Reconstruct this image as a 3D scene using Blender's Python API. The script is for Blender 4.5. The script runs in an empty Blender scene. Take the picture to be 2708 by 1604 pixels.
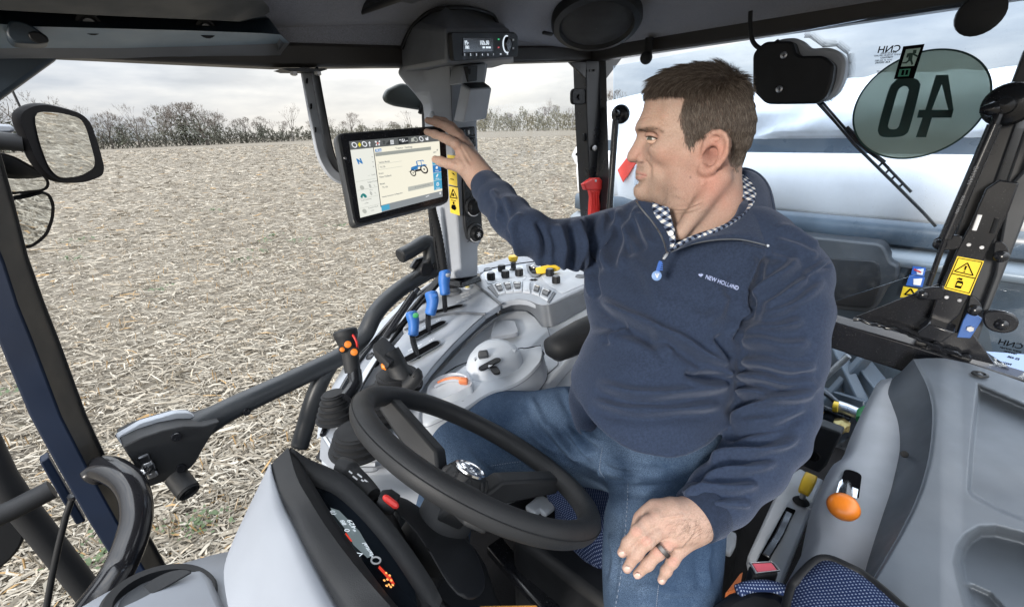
import bpy, math, random
from math import sin, cos, radians
from numpy import linspace
import numpy as np
from mathutils import Vector, Matrix
random.seed(7); RNG = np.random.default_rng(11)
SC = bpy.context.scene
COL = SC.collection
PI = math.pi
# ---------------------------------------------------------------- camera
CAMZ = 2.55
F_PX, CX_, CY_ = 1203.0,1354.0,802.0
PITCH, ROLL, YAW = radians(20.9), radians(1.7), radians(44.5)
_a = Vector((0, cos(PITCH),-sin(PITCH)))
_h = Vector((1,0,0)); _v = Vector((0, sin(PITCH), cos(PITCH)))
_cx = cos(ROLL) * _h - sin(ROLL) * _v
_cy = sin(ROLL) * _h + cos(ROLL) * _v
EYE = Vector((0,0, CAMZ))
cd = bpy.data.cameras.new('camera'); cam = bpy.data.objects.new('camera', cd); COL.objects.link(cam)
cd.sensor_width = 36; cd.lens = 36 * F_PX / 2708; cd.clip_start = 0.02; cd.clip_end = 5000
cam.matrix_world = Matrix((( _cx.x, _cy.x, -_a.x, 0),(_cx.y, _cy.y, -_a.y, 0),(_cx.z, _cy.z, -_a.z, CAMZ),(0,0,0,1)))
SC.camera = cam
# ---------------------------------------------------------------- world, sun, exposure
W = bpy.data.worlds.new('World'); SC.world = W; W.use_nodes = True
SUN_EL, SUN_AZ = radians(14), radians(-146)     # azimuth from +Y towards +X: sun lamp set behind the camera as frontal fill, opposite the visible sky glow
nt = W.node_tree; nt.nodes.clear()
def _n(t, **k):
    n = nt.nodes.new(t)
    for a, b in k.items(): setattr(n, a, b)
    return n
out = _n('ShaderNodeOutputWorld'); bg = _n('ShaderNodeBackground'); bg.inputs['Strength'].default_value = 0.1
sky = _n('ShaderNodeTexSky', sky_type='NISHITA', sun_disc=False, sun_elevation=SUN_EL, sun_rotation=SUN_AZ, altitude=50, air_density=1.0, dust_density=1.5, ozone_density=1.2)
tc = _n('ShaderNodeTexCoord'); sep = _n('ShaderNodeSeparateXYZ')
nt.links.new(tc.outputs['Generated'], sep.inputs[0])
# overcast deck: a CIE-like gradient (brighter overhead) broken by soft stretched cloud bands
mp = _n('ShaderNodeMapping'); mp.inputs['Scale'].default_value = (1.6,1.6,7.0)
nt.links.new(tc.outputs['Generated'], mp.inputs[0])
nz = _n('ShaderNodeTexNoise'); nz.inputs['Scale'].default_value = 2.2; nz.inputs['Detail'].default_value = 5; nz.inputs['Roughness'].default_value = 0.55
nt.links.new(mp.outputs[0], nz.inputs['Vector'])
grad = _n('ShaderNodeMapRange'); grad.inputs['From Min'].default_value = -0.05; grad.inputs['From Max'].default_value = 1.0
grad.inputs['From Min'].default_value = 0.0; grad.inputs['To Min'].default_value = 2.2; grad.inputs['To Max'].default_value = 19.5
zp = _n('ShaderNodeMath', operation='POWER', use_clamp=True); zc_ = _n('ShaderNodeMath', operation='MAXIMUM'); zc_.inputs[1].default_value = 0.0; nt.links.new(sep.outputs['Z'], zc_.inputs[0]); nt.links.new(zc_.outputs[0], zp.inputs[0]); zp.inputs[1].default_value = 1.3; nt.links.new(zp.outputs[0], grad.inputs['Value'])
cl = _n('ShaderNodeMapRange'); cl.inputs['From Min'].default_value = 0.32; cl.inputs['From Max'].default_value = 0.68
cl.inputs['To Min'].default_value = 0.66; cl.inputs['To Max'].default_value = 1.14
nt.links.new(nz.outputs['Fac'], cl.inputs['Value'])
mul = _n('ShaderNodeMath', operation='MULTIPLY'); nt.links.new(grad.outputs[0], mul.inputs[0]); nt.links.new(cl.outputs[0], mul.inputs[1])
tint = _n('ShaderNodeMixRGB', blend_type='MULTIPLY'); tint.inputs['Fac'].default_value = 1.0
ramp = _n('ShaderNodeValToRGB'); ramp.color_ramp.elements[0].position = 0.30; ramp.color_ramp.elements[0].color = (0.84,0.94,1.08,1)
ramp.color_ramp.elements[1].position = 0.68; ramp.color_ramp.elements[1].color = (1.0,0.995,0.98,1)
nt.links.new(nz.outputs['Fac'], ramp.inputs['Fac'])
nt.links.new(mul.outputs[0], tint.inputs['Color1']); nt.links.new(ramp.outputs[0], tint.inputs['Color2'])
mixs = _n('ShaderNodeMixRGB', blend_type='MIX'); mixs.inputs['Fac'].default_value = 0.985
nt.links.new(sky.outputs[0], mixs.inputs['Color1']); nt.links.new(tint.outputs[0], mixs.inputs['Color2'])
gd = _n('ShaderNodeVectorMath', operation='DOT_PRODUCT'); nt.links.new(tc.outputs['Generated'], gd.inputs[0]); gd.inputs[1].default_value = (-.20,.965,.12)
gm = _n('ShaderNodeMapRange', interpolation_type='SMOOTHERSTEP'); gm.inputs['From Min'].default_value = .86; gm.inputs['From Max'].default_value = 1.0; nt.links.new(gd.outputs['Value'], gm.inputs['Value'])
gl_ = _n('ShaderNodeMixRGB', blend_type='ADD'); gl_.inputs['Color2'].default_value = (1.0,.84,.58,1); nt.links.new(gm.outputs[0], gl_.inputs['Fac']); nt.links.new(mixs.outputs[0], gl_.inputs['Color1'])
nt.links.new(gl_.outputs[0], bg.inputs['Color']); nt.links.new(bg.outputs[0], out.inputs['Surface'])
sl = bpy.data.lights.new('sun', 'SUN'); so = bpy.data.objects.new('sun', sl); COL.objects.link(so)
sl.energy = 1.25; sl.angle = radians(10); sl.color = (1.0,0.93,0.84)
_sd = Vector((sin(SUN_AZ) * cos(SUN_EL), cos(SUN_AZ) * cos(SUN_EL), sin(SUN_EL)))
so.rotation_euler = _sd.to_track_quat('Z', 'Y').to_euler(); so.location = (0,0,30)
vs = SC.view_settings; vs.view_transform = 'Standard'; vs.look = 'None'; vs.exposure = 1.62; vs.gamma = 1; vs.use_curve_mapping = False
SC.cycles.max_bounces = 8; SC.cycles.diffuse_bounces = 4; SC.cycles.transparent_max_bounces = 16
SC.cycles.sample_clamp_indirect = 6; SC.cycles.caustics_reflective = False; SC.cycles.caustics_refractive = False
# ---------------------------------------------------------------- coordinates
def ray(px, py):
    px = float(px); py = float(py)
    return _a + (px - CX_) / F_PX * _cx + (CY_ - py) / F_PX * _cy
def at(px, py, t): return EYE + t * ray(px, py)
UU = Vector((sin(YAW), cos(YAW),0)); RR = Vector((-cos(YAW), sin(YAW),0)); ZZ = Vector((0,0,1))
def onR(px, py, r): d = ray(px, py); return EYE + d * float(r / d.dot(RR))
def onU(px, py, u): d = ray(px, py); return EYE + d * float(u / d.dot(UU))
def onZ(px, py, z): d = ray(px, py); return EYE + d * float(z / d.z)
def onPlane(px, py, p0, n): d = ray(px, py); return EYE + d * ((p0 - EYE).dot(n) / d.dot(n))
def T(u, r, z): return EYE + float(u) * UU + float(r) * RR + float(z) * ZZ      # u rearwards, r to the tractor's right, z up, all from the eye
def proj(V):
    V = np.asarray(V, float) - np.array(EYE)
    t = V @ np.array(_a); return CX_ + F_PX * (V @ np.array(_cx)) / t, CY_ - F_PX * (V @ np.array(_cy)) / t, t
# zoomed-region coordinates -> photograph pixels
_REG = {1: (0,0,2.65),2: (800,0,2.65),3: (1500,80,2.393),4: (2000,0,2.65),5: (0,520,2.559),6: (800,560,2.65),7: (1500,500,2.474),
        8: (2000,500,2.473),9: (0,1050,2.679),10: (650,1000,2.457),11: (1300,1100,2.944),12: (1900,900,2.108),
        13: (1040,20,4.639),14: (1230,650,6.961),15: (1060,880,5.012),16: (860,700,4.122),17: (860,320,4.947),18: (1100,290,6.453),19: (1600,1280,4.947),20: (1640,240,4.6375),0: (0,0,0.92536)}
def q(k, *pts):
    x0, y0, s = _REG[k]
    r = [(x0 + x / s, y0 + y / s) for x, y in pts]
    return r[0] if len(r) == 1 else r
# ---------------------------------------------------------------- objects
def tag(o, label=None, cat=None, group=None, kind=None):
    if label: o['label'] = label
    if cat: o['category'] = cat
    if group: o['group'] = group
    if kind: o['kind'] = kind
    return o
def thing(name, label, cat, loc, group=None):
    o = bpy.data.objects.new(name, None); COL.objects.link(o); o.location = loc; o.empty_display_size = 0.05
    bpy_loc[o.name] = Vector(loc)
    return tag(o, label, cat, group)
bpy_loc = {}
def world_loc(o):
    return bpy_loc[o.name]
class MB:
    def __init__(s): s.v = []; s.f = []
    def add(s, vs, fs):
        b = len(s.v); s.v += [Vector(x) for x in vs]; s.f += [tuple(b + i for i in f) for f in fs]; return s
    def prism(s, poly, ext, taper=None):
        """closed solid: polygon + extrusion vector"""
        poly = [Vector(p) for p in poly]; n = len(poly); ext = Vector(ext)
        c = sum(poly, Vector()) / n
        top = [p + ext if taper is None else c + (p - c) * taper + ext for p in poly]
        return s.add(poly + top, [tuple(range(n - 1,-1,-1)), tuple(range(n, 2 * n))] + [(i, (i + 1) % n, n + (i + 1) % n, n + i) for i in range(n)])
    def box(s, c, ax, ay, az):
        """centre + three half-extent vectors"""
        c = Vector(c); ax = Vector(ax); ay = Vector(ay); az = Vector(az)
        P = [c + i * ax + j * ay + k * az for k in (-1,1) for j in (-1,1) for i in (-1,1)]
        return s.add(P, [(0,2,3,1),(4,5,7,6),(0,1,5,4),(2,6,7,3),(0,4,6,2),(1,3,7,5)])
    def tube(s, path, r, n=12, cap=True, flat=1.0, up=None, closed=False):
        """round (or flattened) bar along a path; r scalar or list"""
        P = [Vector(p) for p in path]; m = len(P)
        R = r if hasattr(r, '__len__') else [r] * m
        prev = None; rings = []
        for i in range(m):
            if closed: tg = P[(i + 1) % m] - P[i - 1]
            else: tg = (P[min(i + 1, m - 1)] - P[max(i - 1,0)])
            tg = tg.normalized() if tg.length > 1e-9 else Vector((0,0,1))
            if up is not None: x = Vector(up)
            elif prev is None: x = Vector((0,0,1)) if abs(tg.z) < 0.9 else Vector((1,0,0))
            else: x = prev
            x = (x - tg * x.dot(tg)).normalized(); y = tg.cross(x); prev = x
            rings.append([P[i] + R[i] * (cos(2 * PI * k / n) * x * flat + sin(2 * PI * k / n) * y) for k in range(n)])
        return s.rings(rings, cap and not closed, closed)
    def rings(s, rings, cap=True, closed=False):
        n = len(rings[0]); m = len(rings); vs = [p for r in rings for p in r]; fs = []
        for i in range(m if closed else m - 1):
            a = i * n; b = ((i + 1) % m) * n
            for k in range(n): fs.append((a + k, a + (k + 1) % n, b + (k + 1) % n, b + k))
        if cap: fs.append(tuple(range(n - 1,-1,-1))); fs.append(tuple((m - 1) * n + k for k in range(n)))
        return s.add(vs, fs)
    def bar(s, path, w, h, up, cap=True):
        """rectangular bar; w along up x tangent, h along up (scalars or lists)"""
        P = [Vector(p) for p in path]; m = len(P); Wd = w if hasattr(w, '__len__') else [w] * m; H = h if hasattr(h, '__len__') else [h] * m
        rings = []
        for i in range(m):
            tg = (P[min(i + 1, m - 1)] - P[max(i - 1,0)]).normalized()
            u_ = Vector(up); u_ = (u_ - tg * u_.dot(tg)).normalized(); sd = tg.cross(u_)
            rings.append([P[i] + sd * Wd[i] / 2 * a + u_ * H[i] / 2 * b for a, b in ((-1,-1),(1,-1),(1,1),(-1,1))])
        return s.rings(rings, cap)
    def lathe(s, prof, o, axis, n=24, cap=True):
        """prof [(radius, height)] about axis at o"""
        o = Vector(o); a = Vector(axis).normalized(); x = a.orthogonal().normalized(); y = a.cross(x)
        return s.rings([[o + a * h + r * (cos(2 * PI * k / n) * x + sin(2 * PI * k / n) * y) for k in range(n)] for r, h in prof], cap)
    def grid(s, G, flip=False):
        """rows of points -> sheet"""
        nr, nc = len(G), len(G[0]); fs = []
        for i in range(nr - 1):
            for j in range(nc - 1):
                f = (i * nc + j, i * nc + j + 1,(i + 1) * nc + j + 1,(i + 1) * nc + j); fs.append(f[::-1] if flip else f)
        return s.add([p for r in G for p in r], fs)
    def build(s, name, mat, parent=None, smooth=35, bevel=0, segs=2, sub=0, solid=0, label=None, kind=None, crease=None):
        return mesh_obj(name, s.v, s.f, mat, parent, smooth, bevel, segs, sub, solid, label, kind)
def mesh_obj(name, V, Fc, mat, parent=None, smooth=35, bevel=0, segs=2, sub=0, solid=0, label=None, kind=None, recenter=True):
    V = np.asarray(V, float).reshape(-1,3)
    c = (V.min(0) + V.max(0)) / 2 if recenter and len(V) else np.zeros(3)
    me = bpy.data.meshes.new(name); me.from_pydata((V - c).tolist(),[], Fc if isinstance(Fc, list) else Fc.tolist()); me.update()
    import bmesh
    if len(V) < 60000 and not solid:
        bm = bmesh.new(); bm.from_mesh(me); bmesh.ops.recalc_face_normals(bm, faces=bm.faces[:]); bm.to_mesh(me); bm.free()
    if smooth:
        me.polygons.foreach_set('use_smooth', [True] * len(me.polygons))
        if smooth < 180 and not sub: me.set_sharp_from_angle(angle=radians(smooth))
    o = bpy.data.objects.new(name, me); COL.objects.link(o)
    for m in (mat if isinstance(mat, (list, tuple)) else [mat]):
        if m: me.materials.append(m)
    place(o, Vector(c), parent)
    if solid:
        m = o.modifiers.new('thick', 'SOLIDIFY'); m.thickness = solid; m.offset = -1
    if bevel:
        m = o.modifiers.new('edge', 'BEVEL'); m.width = bevel; m.segments = segs; m.limit_method = 'ANGLE'; m.angle_limit = radians(30); m.harden_normals = False
    if sub:
        m = o.modifiers.new('smooth', 'SUBSURF'); m.levels = sub; m.render_levels = sub
    if label: o['label'] = label
    if kind: o['kind'] = kind
    return o
def place(o, wl, parent):
    bpy_loc[o.name] = Vector(wl)
    if parent is not None:
        o.parent = parent; o.location = Vector(wl) - world_loc(parent)
    else: o.location = wl
def copy_tree(o, off, parent=None, label=None):
    """a copy of a thing with copies of its parts and sub-parts, moved by off"""
    c = o.copy(); COL.objects.link(c); wl = bpy_loc[o.name] + Vector(off); bpy_loc[c.name] = wl
    if parent is None: c.location = wl
    else: c.parent = parent; c.location = o.location.copy()
    if label: c['label'] = label
    for ch in list(o.children): copy_tree(ch, off, c)
    return c
def text_obj(name, s, o, xdir, ydir, size, mat, parent=None, align='CENTER', thick=0.0003, weight=0.0, shear=0.0):
    """flat lettering turned into a mesh; xdir = reading direction, ydir = up"""
    cu = bpy.data.curves.new(name, 'FONT'); cu.body = s; cu.size = size; cu.align_x = align; cu.align_y = 'CENTER'; cu.extrude = thick; cu.offset = weight; cu.shear = shear
    ob = bpy.data.objects.new(name + '_tmp', cu); COL.objects.link(ob)
    dg = bpy.context.evaluated_depsgraph_get(); me = bpy.data.meshes.new_from_object(ob.evaluated_get(dg))
    bpy.data.objects.remove(ob); bpy.data.curves.remove(cu)
    x = Vector(xdir).normalized(); y = Vector(ydir); y = (y - x * y.dot(x)).normalized(); z = x.cross(y)
    V = [o + v.co.x * x + v.co.y * y + v.co.z * z for v in me.vertices]; Fs = [tuple(p.vertices) for p in me.polygons]
    bpy.data.meshes.remove(me)
    return mesh_obj(name, V, Fs, mat, parent, smooth=0)
def catmull(pts, n=8, closed=False):
    P = [Vector(p) for p in pts]; m = len(P); o = []
    for i in range(m if closed else m - 1):
        if closed: a, b, c, d = P[i - 1], P[i], P[(i + 1) % m], P[(i + 2) % m]
        else: a, b, c, d = P[max(i - 1,0)], P[i], P[i + 1], P[min(i + 2, m - 1)]
        for k in range(n):
            t = k / n; o.append(0.5 * ((2 * b) + (c - a) * t + (2 * a - 5 * b + 4 * c - d) * t * t + (3 * b - a - 3 * c + d) * t ** 3))
    if not closed: o.append(P[-1])
    return o
def rounded(poly, r, n=4):
    """round the corners of a planar polygon of 3-D points"""
    P = [Vector(p) for p in poly]; m = len(P); o = []
    R = r if hasattr(r, '__len__') else [r] * m
    for i in range(m):
        a, b, c = P[i - 1], P[i], P[(i + 1) % m]; u, v = (a - b),(c - b); rr = min(R[i], u.length * .48, v.length * .48)
        if rr <= 0: o.append(b); continue
        s, e = b + u.normalized() * rr, b + v.normalized() * rr
        for k in range(n + 1):
            t = k / n; o.append((1 - t) ** 2 * s + 2 * t * (1 - t) * b + t * t * e)
    return o
def frame_mesh(mb, outer, inner, ext):
    """ring between two outlines of equal count, extruded"""
    n = len(outer); ext = Vector(ext); A = [Vector(p) for p in outer]; B = [Vector(p) for p in inner]
    vs_ = A + B + [p + ext for p in A] + [p + ext for p in B]; fs = []
    for i in range(n):
        j = (i + 1) % n
        fs += [(i, j, n + j, n + i),(2 * n + i, 3 * n + i, 3 * n + j, 2 * n + j),(i, 2 * n + i, 2 * n + j, j),(n + i, n + j, 3 * n + j, 3 * n + i)]
    return mb.add(vs_, fs)
# ---------------------------------------------------------------- materials
class NT:
    def __init__(s, name):
        s.m = bpy.data.materials.new(name); s.m.use_nodes = True; s.t = s.m.node_tree; s.t.nodes.clear()
        s.o = s.n('ShaderNodeOutputMaterial'); s.b = s.n('ShaderNodeBsdfPrincipled'); s.l(s.b.outputs[0], s.o.inputs['Surface'])
    def n(s, t, **k):
        x = s.t.nodes.new(t)
        for a, b in k.items(): setattr(x, a, b)
        return x
    def l(s, a, b): s.t.links.new(a, b)
    def noise(s, scale, detail=3, rough=.5, vec=None, dim='3D'):
        x = s.n('ShaderNodeTexNoise'); x.inputs['Scale'].default_value = scale; x.inputs['Detail'].default_value = detail; x.inputs['Roughness'].default_value = rough
        if vec is None: vec = s.obj()
        s.l(vec, x.inputs['Vector']); return x.outputs['Fac']
    def obj(s):
        if not hasattr(s, '_tc'): s._tc = s.n('ShaderNodeNewGeometry')
        return s._tc.outputs['Position']
    def ramp(s, fac, stops):
        x = s.n('ShaderNodeValToRGB'); e = x.color_ramp.elements
        while len(e) < len(stops): e.new(0.5)
        for k, (p, c) in enumerate(stops): e[k].position = p; e[k].color = tuple(c) + ((1,) if len(c) == 3 else ())
        s.l(fac, x.inputs[0]); return x.outputs[0]
    def mix(s, fac, a, b, mode='MIX'):
        x = s.n('ShaderNodeMixRGB', blend_type=mode)
        for i, v in enumerate((fac, a, b)):
            sock = x.inputs[i]
            if hasattr(v, 'node'): s.l(v, sock)
            elif isinstance(v, (int, float)): sock.default_value = v if i == 0 else (v, v, v, 1)
            else: sock.default_value = tuple(v) + ((1,) if len(v) == 3 else ())
        return x.outputs[0]
    def math(s, op, a, b=None):
        x = s.n('ShaderNodeMath', operation=op)
        for sock, v in ((x.inputs[0], a),(x.inputs[1], b)):
            if v is None: continue
            if hasattr(v, 'node'): s.l(v, sock)
            else: sock.default_value = v
        return x.outputs[0]
    def bump(s, h, strength=.3, dist=.001, normal=None):
        x = s.n('ShaderNodeBump'); x.inputs['Strength'].default_value = strength; x.inputs['Distance'].default_value = dist
        s.l(h, x.inputs['Height'])
        if normal is not None: s.l(normal, x.inputs['Normal'])
        return x.outputs[0]
    def set(s, **k):
        for a, v in k.items():
            i = s.b.inputs[a.replace('_', ' ')]
            if hasattr(v, 'node'): s.l(v, i)
            elif isinstance(v, (tuple, list)): i.default_value = tuple(v) + ((1,) if len(v) == 3 and i.type == 'RGBA' else ())
            else: i.default_value = v
        return s
def plastic(name, col, rough=.5, grain=700, gs=.25, gd=.0004, var=.12, spec=.5, dust=0.0):
    n = NT(name); c = n.mix(n.ramp(n.noise(9,4),[(.3,(0,0,0)),(.7,(1,1,1))]), tuple(x * (1 - var) for x in col), tuple(min(1, x * (1 + var)) for x in col))
    if dust:
        c = n.mix(n.ramp(n.noise(420,2),[(.66,(0,0,0)),(.78,(dust, dust, dust))]), c, (.45,.43,.40))
    n.set(Base_Color=c, Specular_IOR_Level=spec, Roughness=n.ramp(n.noise(14,4),[(.3,(rough * .85,) * 3),(.7,(min(1, rough * 1.18),) * 3)]))
    if grain: n.set(Normal=n.bump(n.noise(grain, 2), gs, gd))
    return n.m
def metal(name, col, rough=.3, metallic=1.0):
    n = NT(name); n.set(Base_Color=col, Metallic=metallic, Roughness=n.ramp(n.noise(40,4),[(.3,(rough * .7,) * 3),(.7,(rough * 1.4,) * 3)])); return n.m
def glow(name, col, strength):
    n = NT(name); n.set(Base_Color=(.01,.01,.01), Emission_Color=col, Emission_Strength=strength * .33, Roughness=.3); return n.m
def plain(name, col, rough=.5, spec=.5):
    n = NT(name); n.set(Base_Color=col, Roughness=rough, Specular_IOR_Level=spec); return n.m
M = {}
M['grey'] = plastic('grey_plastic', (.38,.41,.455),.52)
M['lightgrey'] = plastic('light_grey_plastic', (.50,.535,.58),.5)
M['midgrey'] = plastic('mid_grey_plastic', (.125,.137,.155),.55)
M['darkgrey'] = plastic('dark_grey_plastic', (.032,.036,.042),.5)
M['slate'] = plastic('slate_plastic', (.020,.034,.050),.5)
M['slatelight'] = plastic('slate_light_plastic', (.17,.235,.30),.5)
M['white'] = plastic('white_plastic', (.25,.27,.305),.5, var=.06)
M['black'] = plastic('black_plastic', (.010,.011,.013),.5, spec=.3)
M['rubber'] = plastic('black_rubber', (.012,.013,.015),.65,900,.3, spec=.3)
M['soft'] = plastic('soft_grained_black', (.016,.0175,.020),.58,1100,.5,.0006, spec=.38)
M['gloss'] = plastic('gloss_black_paint', (.010,.011,.014),.22,0, dust=.25)
M['paint'] = plastic('black_frame_paint', (.012,.014,.018),.30,400,.12)
M['navy'] = plastic('black_paint_blue_reflection', (.004,.010,.026),.45,0, spec=.25)  # blue of the pillar's reflection is put into the black base colour
M['brown'] = plastic('dark_trim_profile', (.028,.026,.025),.45,300,.1)
M['blue'] = plastic('blue_lever_rubber', (.030,.150,.48),.48,900,.2)
M['yellow'] = plastic('yellow_plastic', (.80,.52,.03),.38,0, var=.05)
M['orange'] = plastic('orange_plastic', (.80,.22,.02),.28,0, var=.04)
M['coral'] = plastic('faded_orange_plastic', (.78,.24,.10),.45,0, var=.04)
M['red'] = plastic('red_plastic', (.62,.035,.030),.38,0, var=.06)
M['pink'] = plastic('red_release_button', (.60,.10,.14),.4,0)
M['green'] = plastic('green_plastic', (.05,.36,.12),.45,0)
M['chrome'] = metal('bright_metal', (.75,.76,.78),.16)
M['steel'] = metal('zinc_steel', (.50,.51,.53),.38)
M['darksteel'] = metal('dark_steel', (.10,.105,.115),.35)
M['print'] = plain('white_print', (.75,.77,.80),.6)
M['inkblack'] = plain('black_print', (.004,.004,.005),.9,.05)
M['stickyellow'] = plain('yellow_sticker_film', (.82,.60,.03),.42)
M['stickblue'] = plain('blue_sticker_film', (.03,.12,.45),.45)
M['stickwhite'] = plain('white_sticker_film', (.78,.79,.80),.45)
M['mirror'] = NT('mirror_glass').set(Base_Color=(.80,.83,.84), Metallic=1.0, Roughness=.02).m
# ================================================================ OUTSIDE: field, straw, trees, far woods
def field_mat():
    n = NT('stubble_field'); p = n.obj()
    mp = n.n('ShaderNodeMapping'); mp.inputs['Scale'].default_value = (1,2.6,1); mp.inputs['Rotation'].default_value = (0,0,.35); n.l(p, mp.inputs[0])
    a = n.noise(7,5,.62, mp.outputs[0]); b = n.noise(.55,4,.6, p); c = n.noise(.06,4,.6, p); f = n.noise(26,3,.7, mp.outputs[0])
    soil = n.mix(n.ramp(b, [(.35,(0,0,0)),(.65,(1,1,1))]),(0.078,0.066,0.051),(0.128,0.111,0.088))
    straw = n.mix(n.ramp(f, [(.3,(0,0,0)),(.7,(1,1,1))]),(0.128,0.112,0.088),(0.234,0.208,0.167))
    col = n.mix(n.ramp(a, [(.36,(0,0,0)),(.60,(1,1,1))]), soil, straw)
    col = n.mix(n.ramp(c, [(.35,(0,0,0)),(.7,(0.280,0.280,0.280))]), col, (0.095,0.082,0.065))
    g = n.noise(.9,5,.7, p)
    col = n.mix(n.ramp(g, [(.62,(0,0,0)),(.76,(0.360,0.360,0.360))]), col, (0.105,0.119,0.056))
    n.set(Base_Color=col, Roughness=.9, Specular_IOR_Level=.2, Normal=n.bump(a, .7,.03)); return n.m
def lumpy(x, y):
    return .03 * np.sin(x * 1.7 + .6 * np.sin(y * 1.1)) * np.sin(y * 2.1 + .4) + .018 * np.sin(x * 4.3 + y * 3.1) * np.sin(y * 5.2 - x * 1.3)
def build_field():
    # near ground follows a gentle lumpiness, far ground is flat and runs to the horizon
    rr = np.concatenate([linspace(0,14,57),[16,20,26,34,46,60,90,140,220,400,900,2600]])
    th = linspace(0,2 * PI, 145)[:-1]
    V = [(0,0,0)]; Fc = []
    for r in rr[1:]:
        w = max(0,1 - r / 14)
        x = r * np.sin(th); y = r * np.cos(th); z = lumpy(x, y) * w
        V += list(zip(x, y, z))
    n = len(th)
    for k in range(n): Fc.append((0,1 + (k + 1) % n, 1 + k))
    for i in range(len(rr) - 2):
        a = 1 + i * n; b = a + n
        for k in range(n): Fc.append((a + k, a + (k + 1) % n, b + (k + 1) % n, b + k))
    o = mesh_obj('field', V, Fc, field_mat(), smooth=180, recenter=False); tag(o, kind='structure')
build_field()
def straw_mat():
    n = NT('dry_straw'); at_ = n.n('ShaderNodeAttribute', attribute_name='tint')
    c = n.ramp(at_.outputs['Fac'],[(0,(0.078,0.066,0.051)),(.25,(0.144,0.124,0.096)),(.6,(0.265,0.235,0.188)),(.9,(0.387,0.356,0.300)),(1,(0.297,0.194,0.090))])
    n.set(Base_Color=c, Roughness=.75, Specular_IOR_Level=.25); return n.m
def straw_stuff():
    N = 270000
    u = RNG.random(N); d = 1.5 * (170 / 1.5) ** u
    az = np.radians(RNG.uniform(-64,34, N))
    m = int(N * .10); az[m:int(N * .24)] = np.radians(RNG.uniform(34,82, int(N * .24) - m)); az[:m] = np.radians(RNG.uniform(-180,180, m)); d[:m] = 1.5 * (16 / 1.5) ** RNG.random(m)
    x = d * np.sin(az); y = d * np.cos(az); sc = np.maximum(1, d / 9) ** .62
    L = RNG.uniform(.04,.24, N) * sc * RNG.choice([.5,.8,1.3], N); Wd = RNG.uniform(.003,.0095, N) * sc; Wd[RNG.random(N) < .06] *= 2.2
    an = RNG.normal(.25,.75, N); tilt = RNG.normal(.0,.16, N); z0 = lumpy(x, y) * np.clip(1 - d / 14,0,1) + RNG.uniform(.004,.05, N)
    dx, dy = np.cos(an), np.sin(an); nx, ny = -dy, dx; bend = RNG.normal(0,.14, N) * L; roll = RNG.normal(0,.5, N)
    V = np.zeros((N, 6,3)); 
    for k, s in enumerate((-.5,0,.5)):
        px = x + dx * L * s + nx * bend * (s * s * 4 - .5); py = y + dy * L * s + ny * bend * (s * s * 4 - .5); pz = z0 + np.sin(tilt) * L * s + (.0 if k != 1 else .012)
        w = Wd * (1 if k == 1 else .7)
        for e, sg in enumerate((-1,1)):
            V[:, k * 2 + e, 0] = px + sg * nx * w * np.cos(roll); V[:, k * 2 + e, 1] = py + sg * ny * w * np.cos(roll); V[:, k * 2 + e, 2] = np.maximum(pz + sg * w * np.sin(roll),.001)
    base = (np.arange(N) * 6)[:, None]
    Q = np.concatenate([base + np.array([[0,1,3,2]]), base + np.array([[2,3,5,4]])],1).reshape(-1,4)
    tint = np.clip(RNG.beta(3.0,2.2, N),0,.93); tint[RNG.random(N) < .025] = 1.0
    return V.reshape(-1,3), Q, np.repeat(tint, 6)
def np_mesh(name, V, Q, mat, attr=None, kind=None, k=4, parent=None, smooth=False):
    me = bpy.data.meshes.new(name); me.vertices.add(len(V)); me.vertices.foreach_set('co', np.ascontiguousarray(V, dtype=np.float32).ravel())
    Q = np.ascontiguousarray(Q, dtype=np.int32); me.loops.add(Q.size); me.loops.foreach_set('vertex_index', Q.ravel())
    me.polygons.add(len(Q)); me.polygons.foreach_set('loop_start', np.arange(0, Q.size, Q.shape[1], dtype=np.int32)); me.update(calc_edges=True)
    if attr is not None:
        a = me.attributes.new('tint', 'FLOAT', 'POINT'); a.data.foreach_set('value', np.ascontiguousarray(attr, dtype=np.float32))
    if smooth: me.polygons.foreach_set('use_smooth', [True] * len(me.polygons))
    me.materials.append(mat); o = bpy.data.objects.new(name, me); COL.objects.link(o); bpy_loc[o.name] = Vector((0,0,0))
    if kind: o['kind'] = kind
    if parent is not None: place(o, (0,0,0), parent)
    return o
M['straw'] = straw_mat()
V_, Q_, t_ = straw_stuff(); np_mesh('straw_litter', V_, Q_, M['straw'], t_, kind='stuff')
# upright cut stalks in rows
def stubble():
    V, Q, t = [],[],[]
    row = Vector((cos(.28), sin(.28),0)); nrm = Vector((-row.y, row.x, 0)); b = 0
    for i in range(3600):
        d = 1.8 * (26 / 1.8) ** random.random(); a = radians(random.uniform(-62,18)); p = Vector((d * sin(a), d * cos(a),0))
        k = round(p.dot(nrm) / .75) * .75; p += nrm * (k - p.dot(nrm) + random.gauss(0,.07))
        h = random.uniform(.05,.17); w = random.uniform(.006,.012); lean = Vector((random.gauss(0,.25), random.gauss(0,.25),1)) * h
        x = Vector((1,0,0)) * w; y = Vector((.5,.87,0)) * w
        V += [p, p + x, p + y, p + lean, p + lean + x, p + lean + y]; Q += [(b, b + 1, b + 4, b + 3),(b + 1, b + 2, b + 5, b + 4),(b + 2, b, b + 3, b + 5)]
        t += [random.choice([1,.95,.55,.5,.6,.4])] * 6; b += 6
    np_mesh('cut_stubble', np.array([tuple(v) for v in V]), np.array(Q), M['straw'], np.array(t), kind='stuff')
stubble()
M['weed'] = plain('weed_green', (.050,.078,.028),.6)
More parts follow.
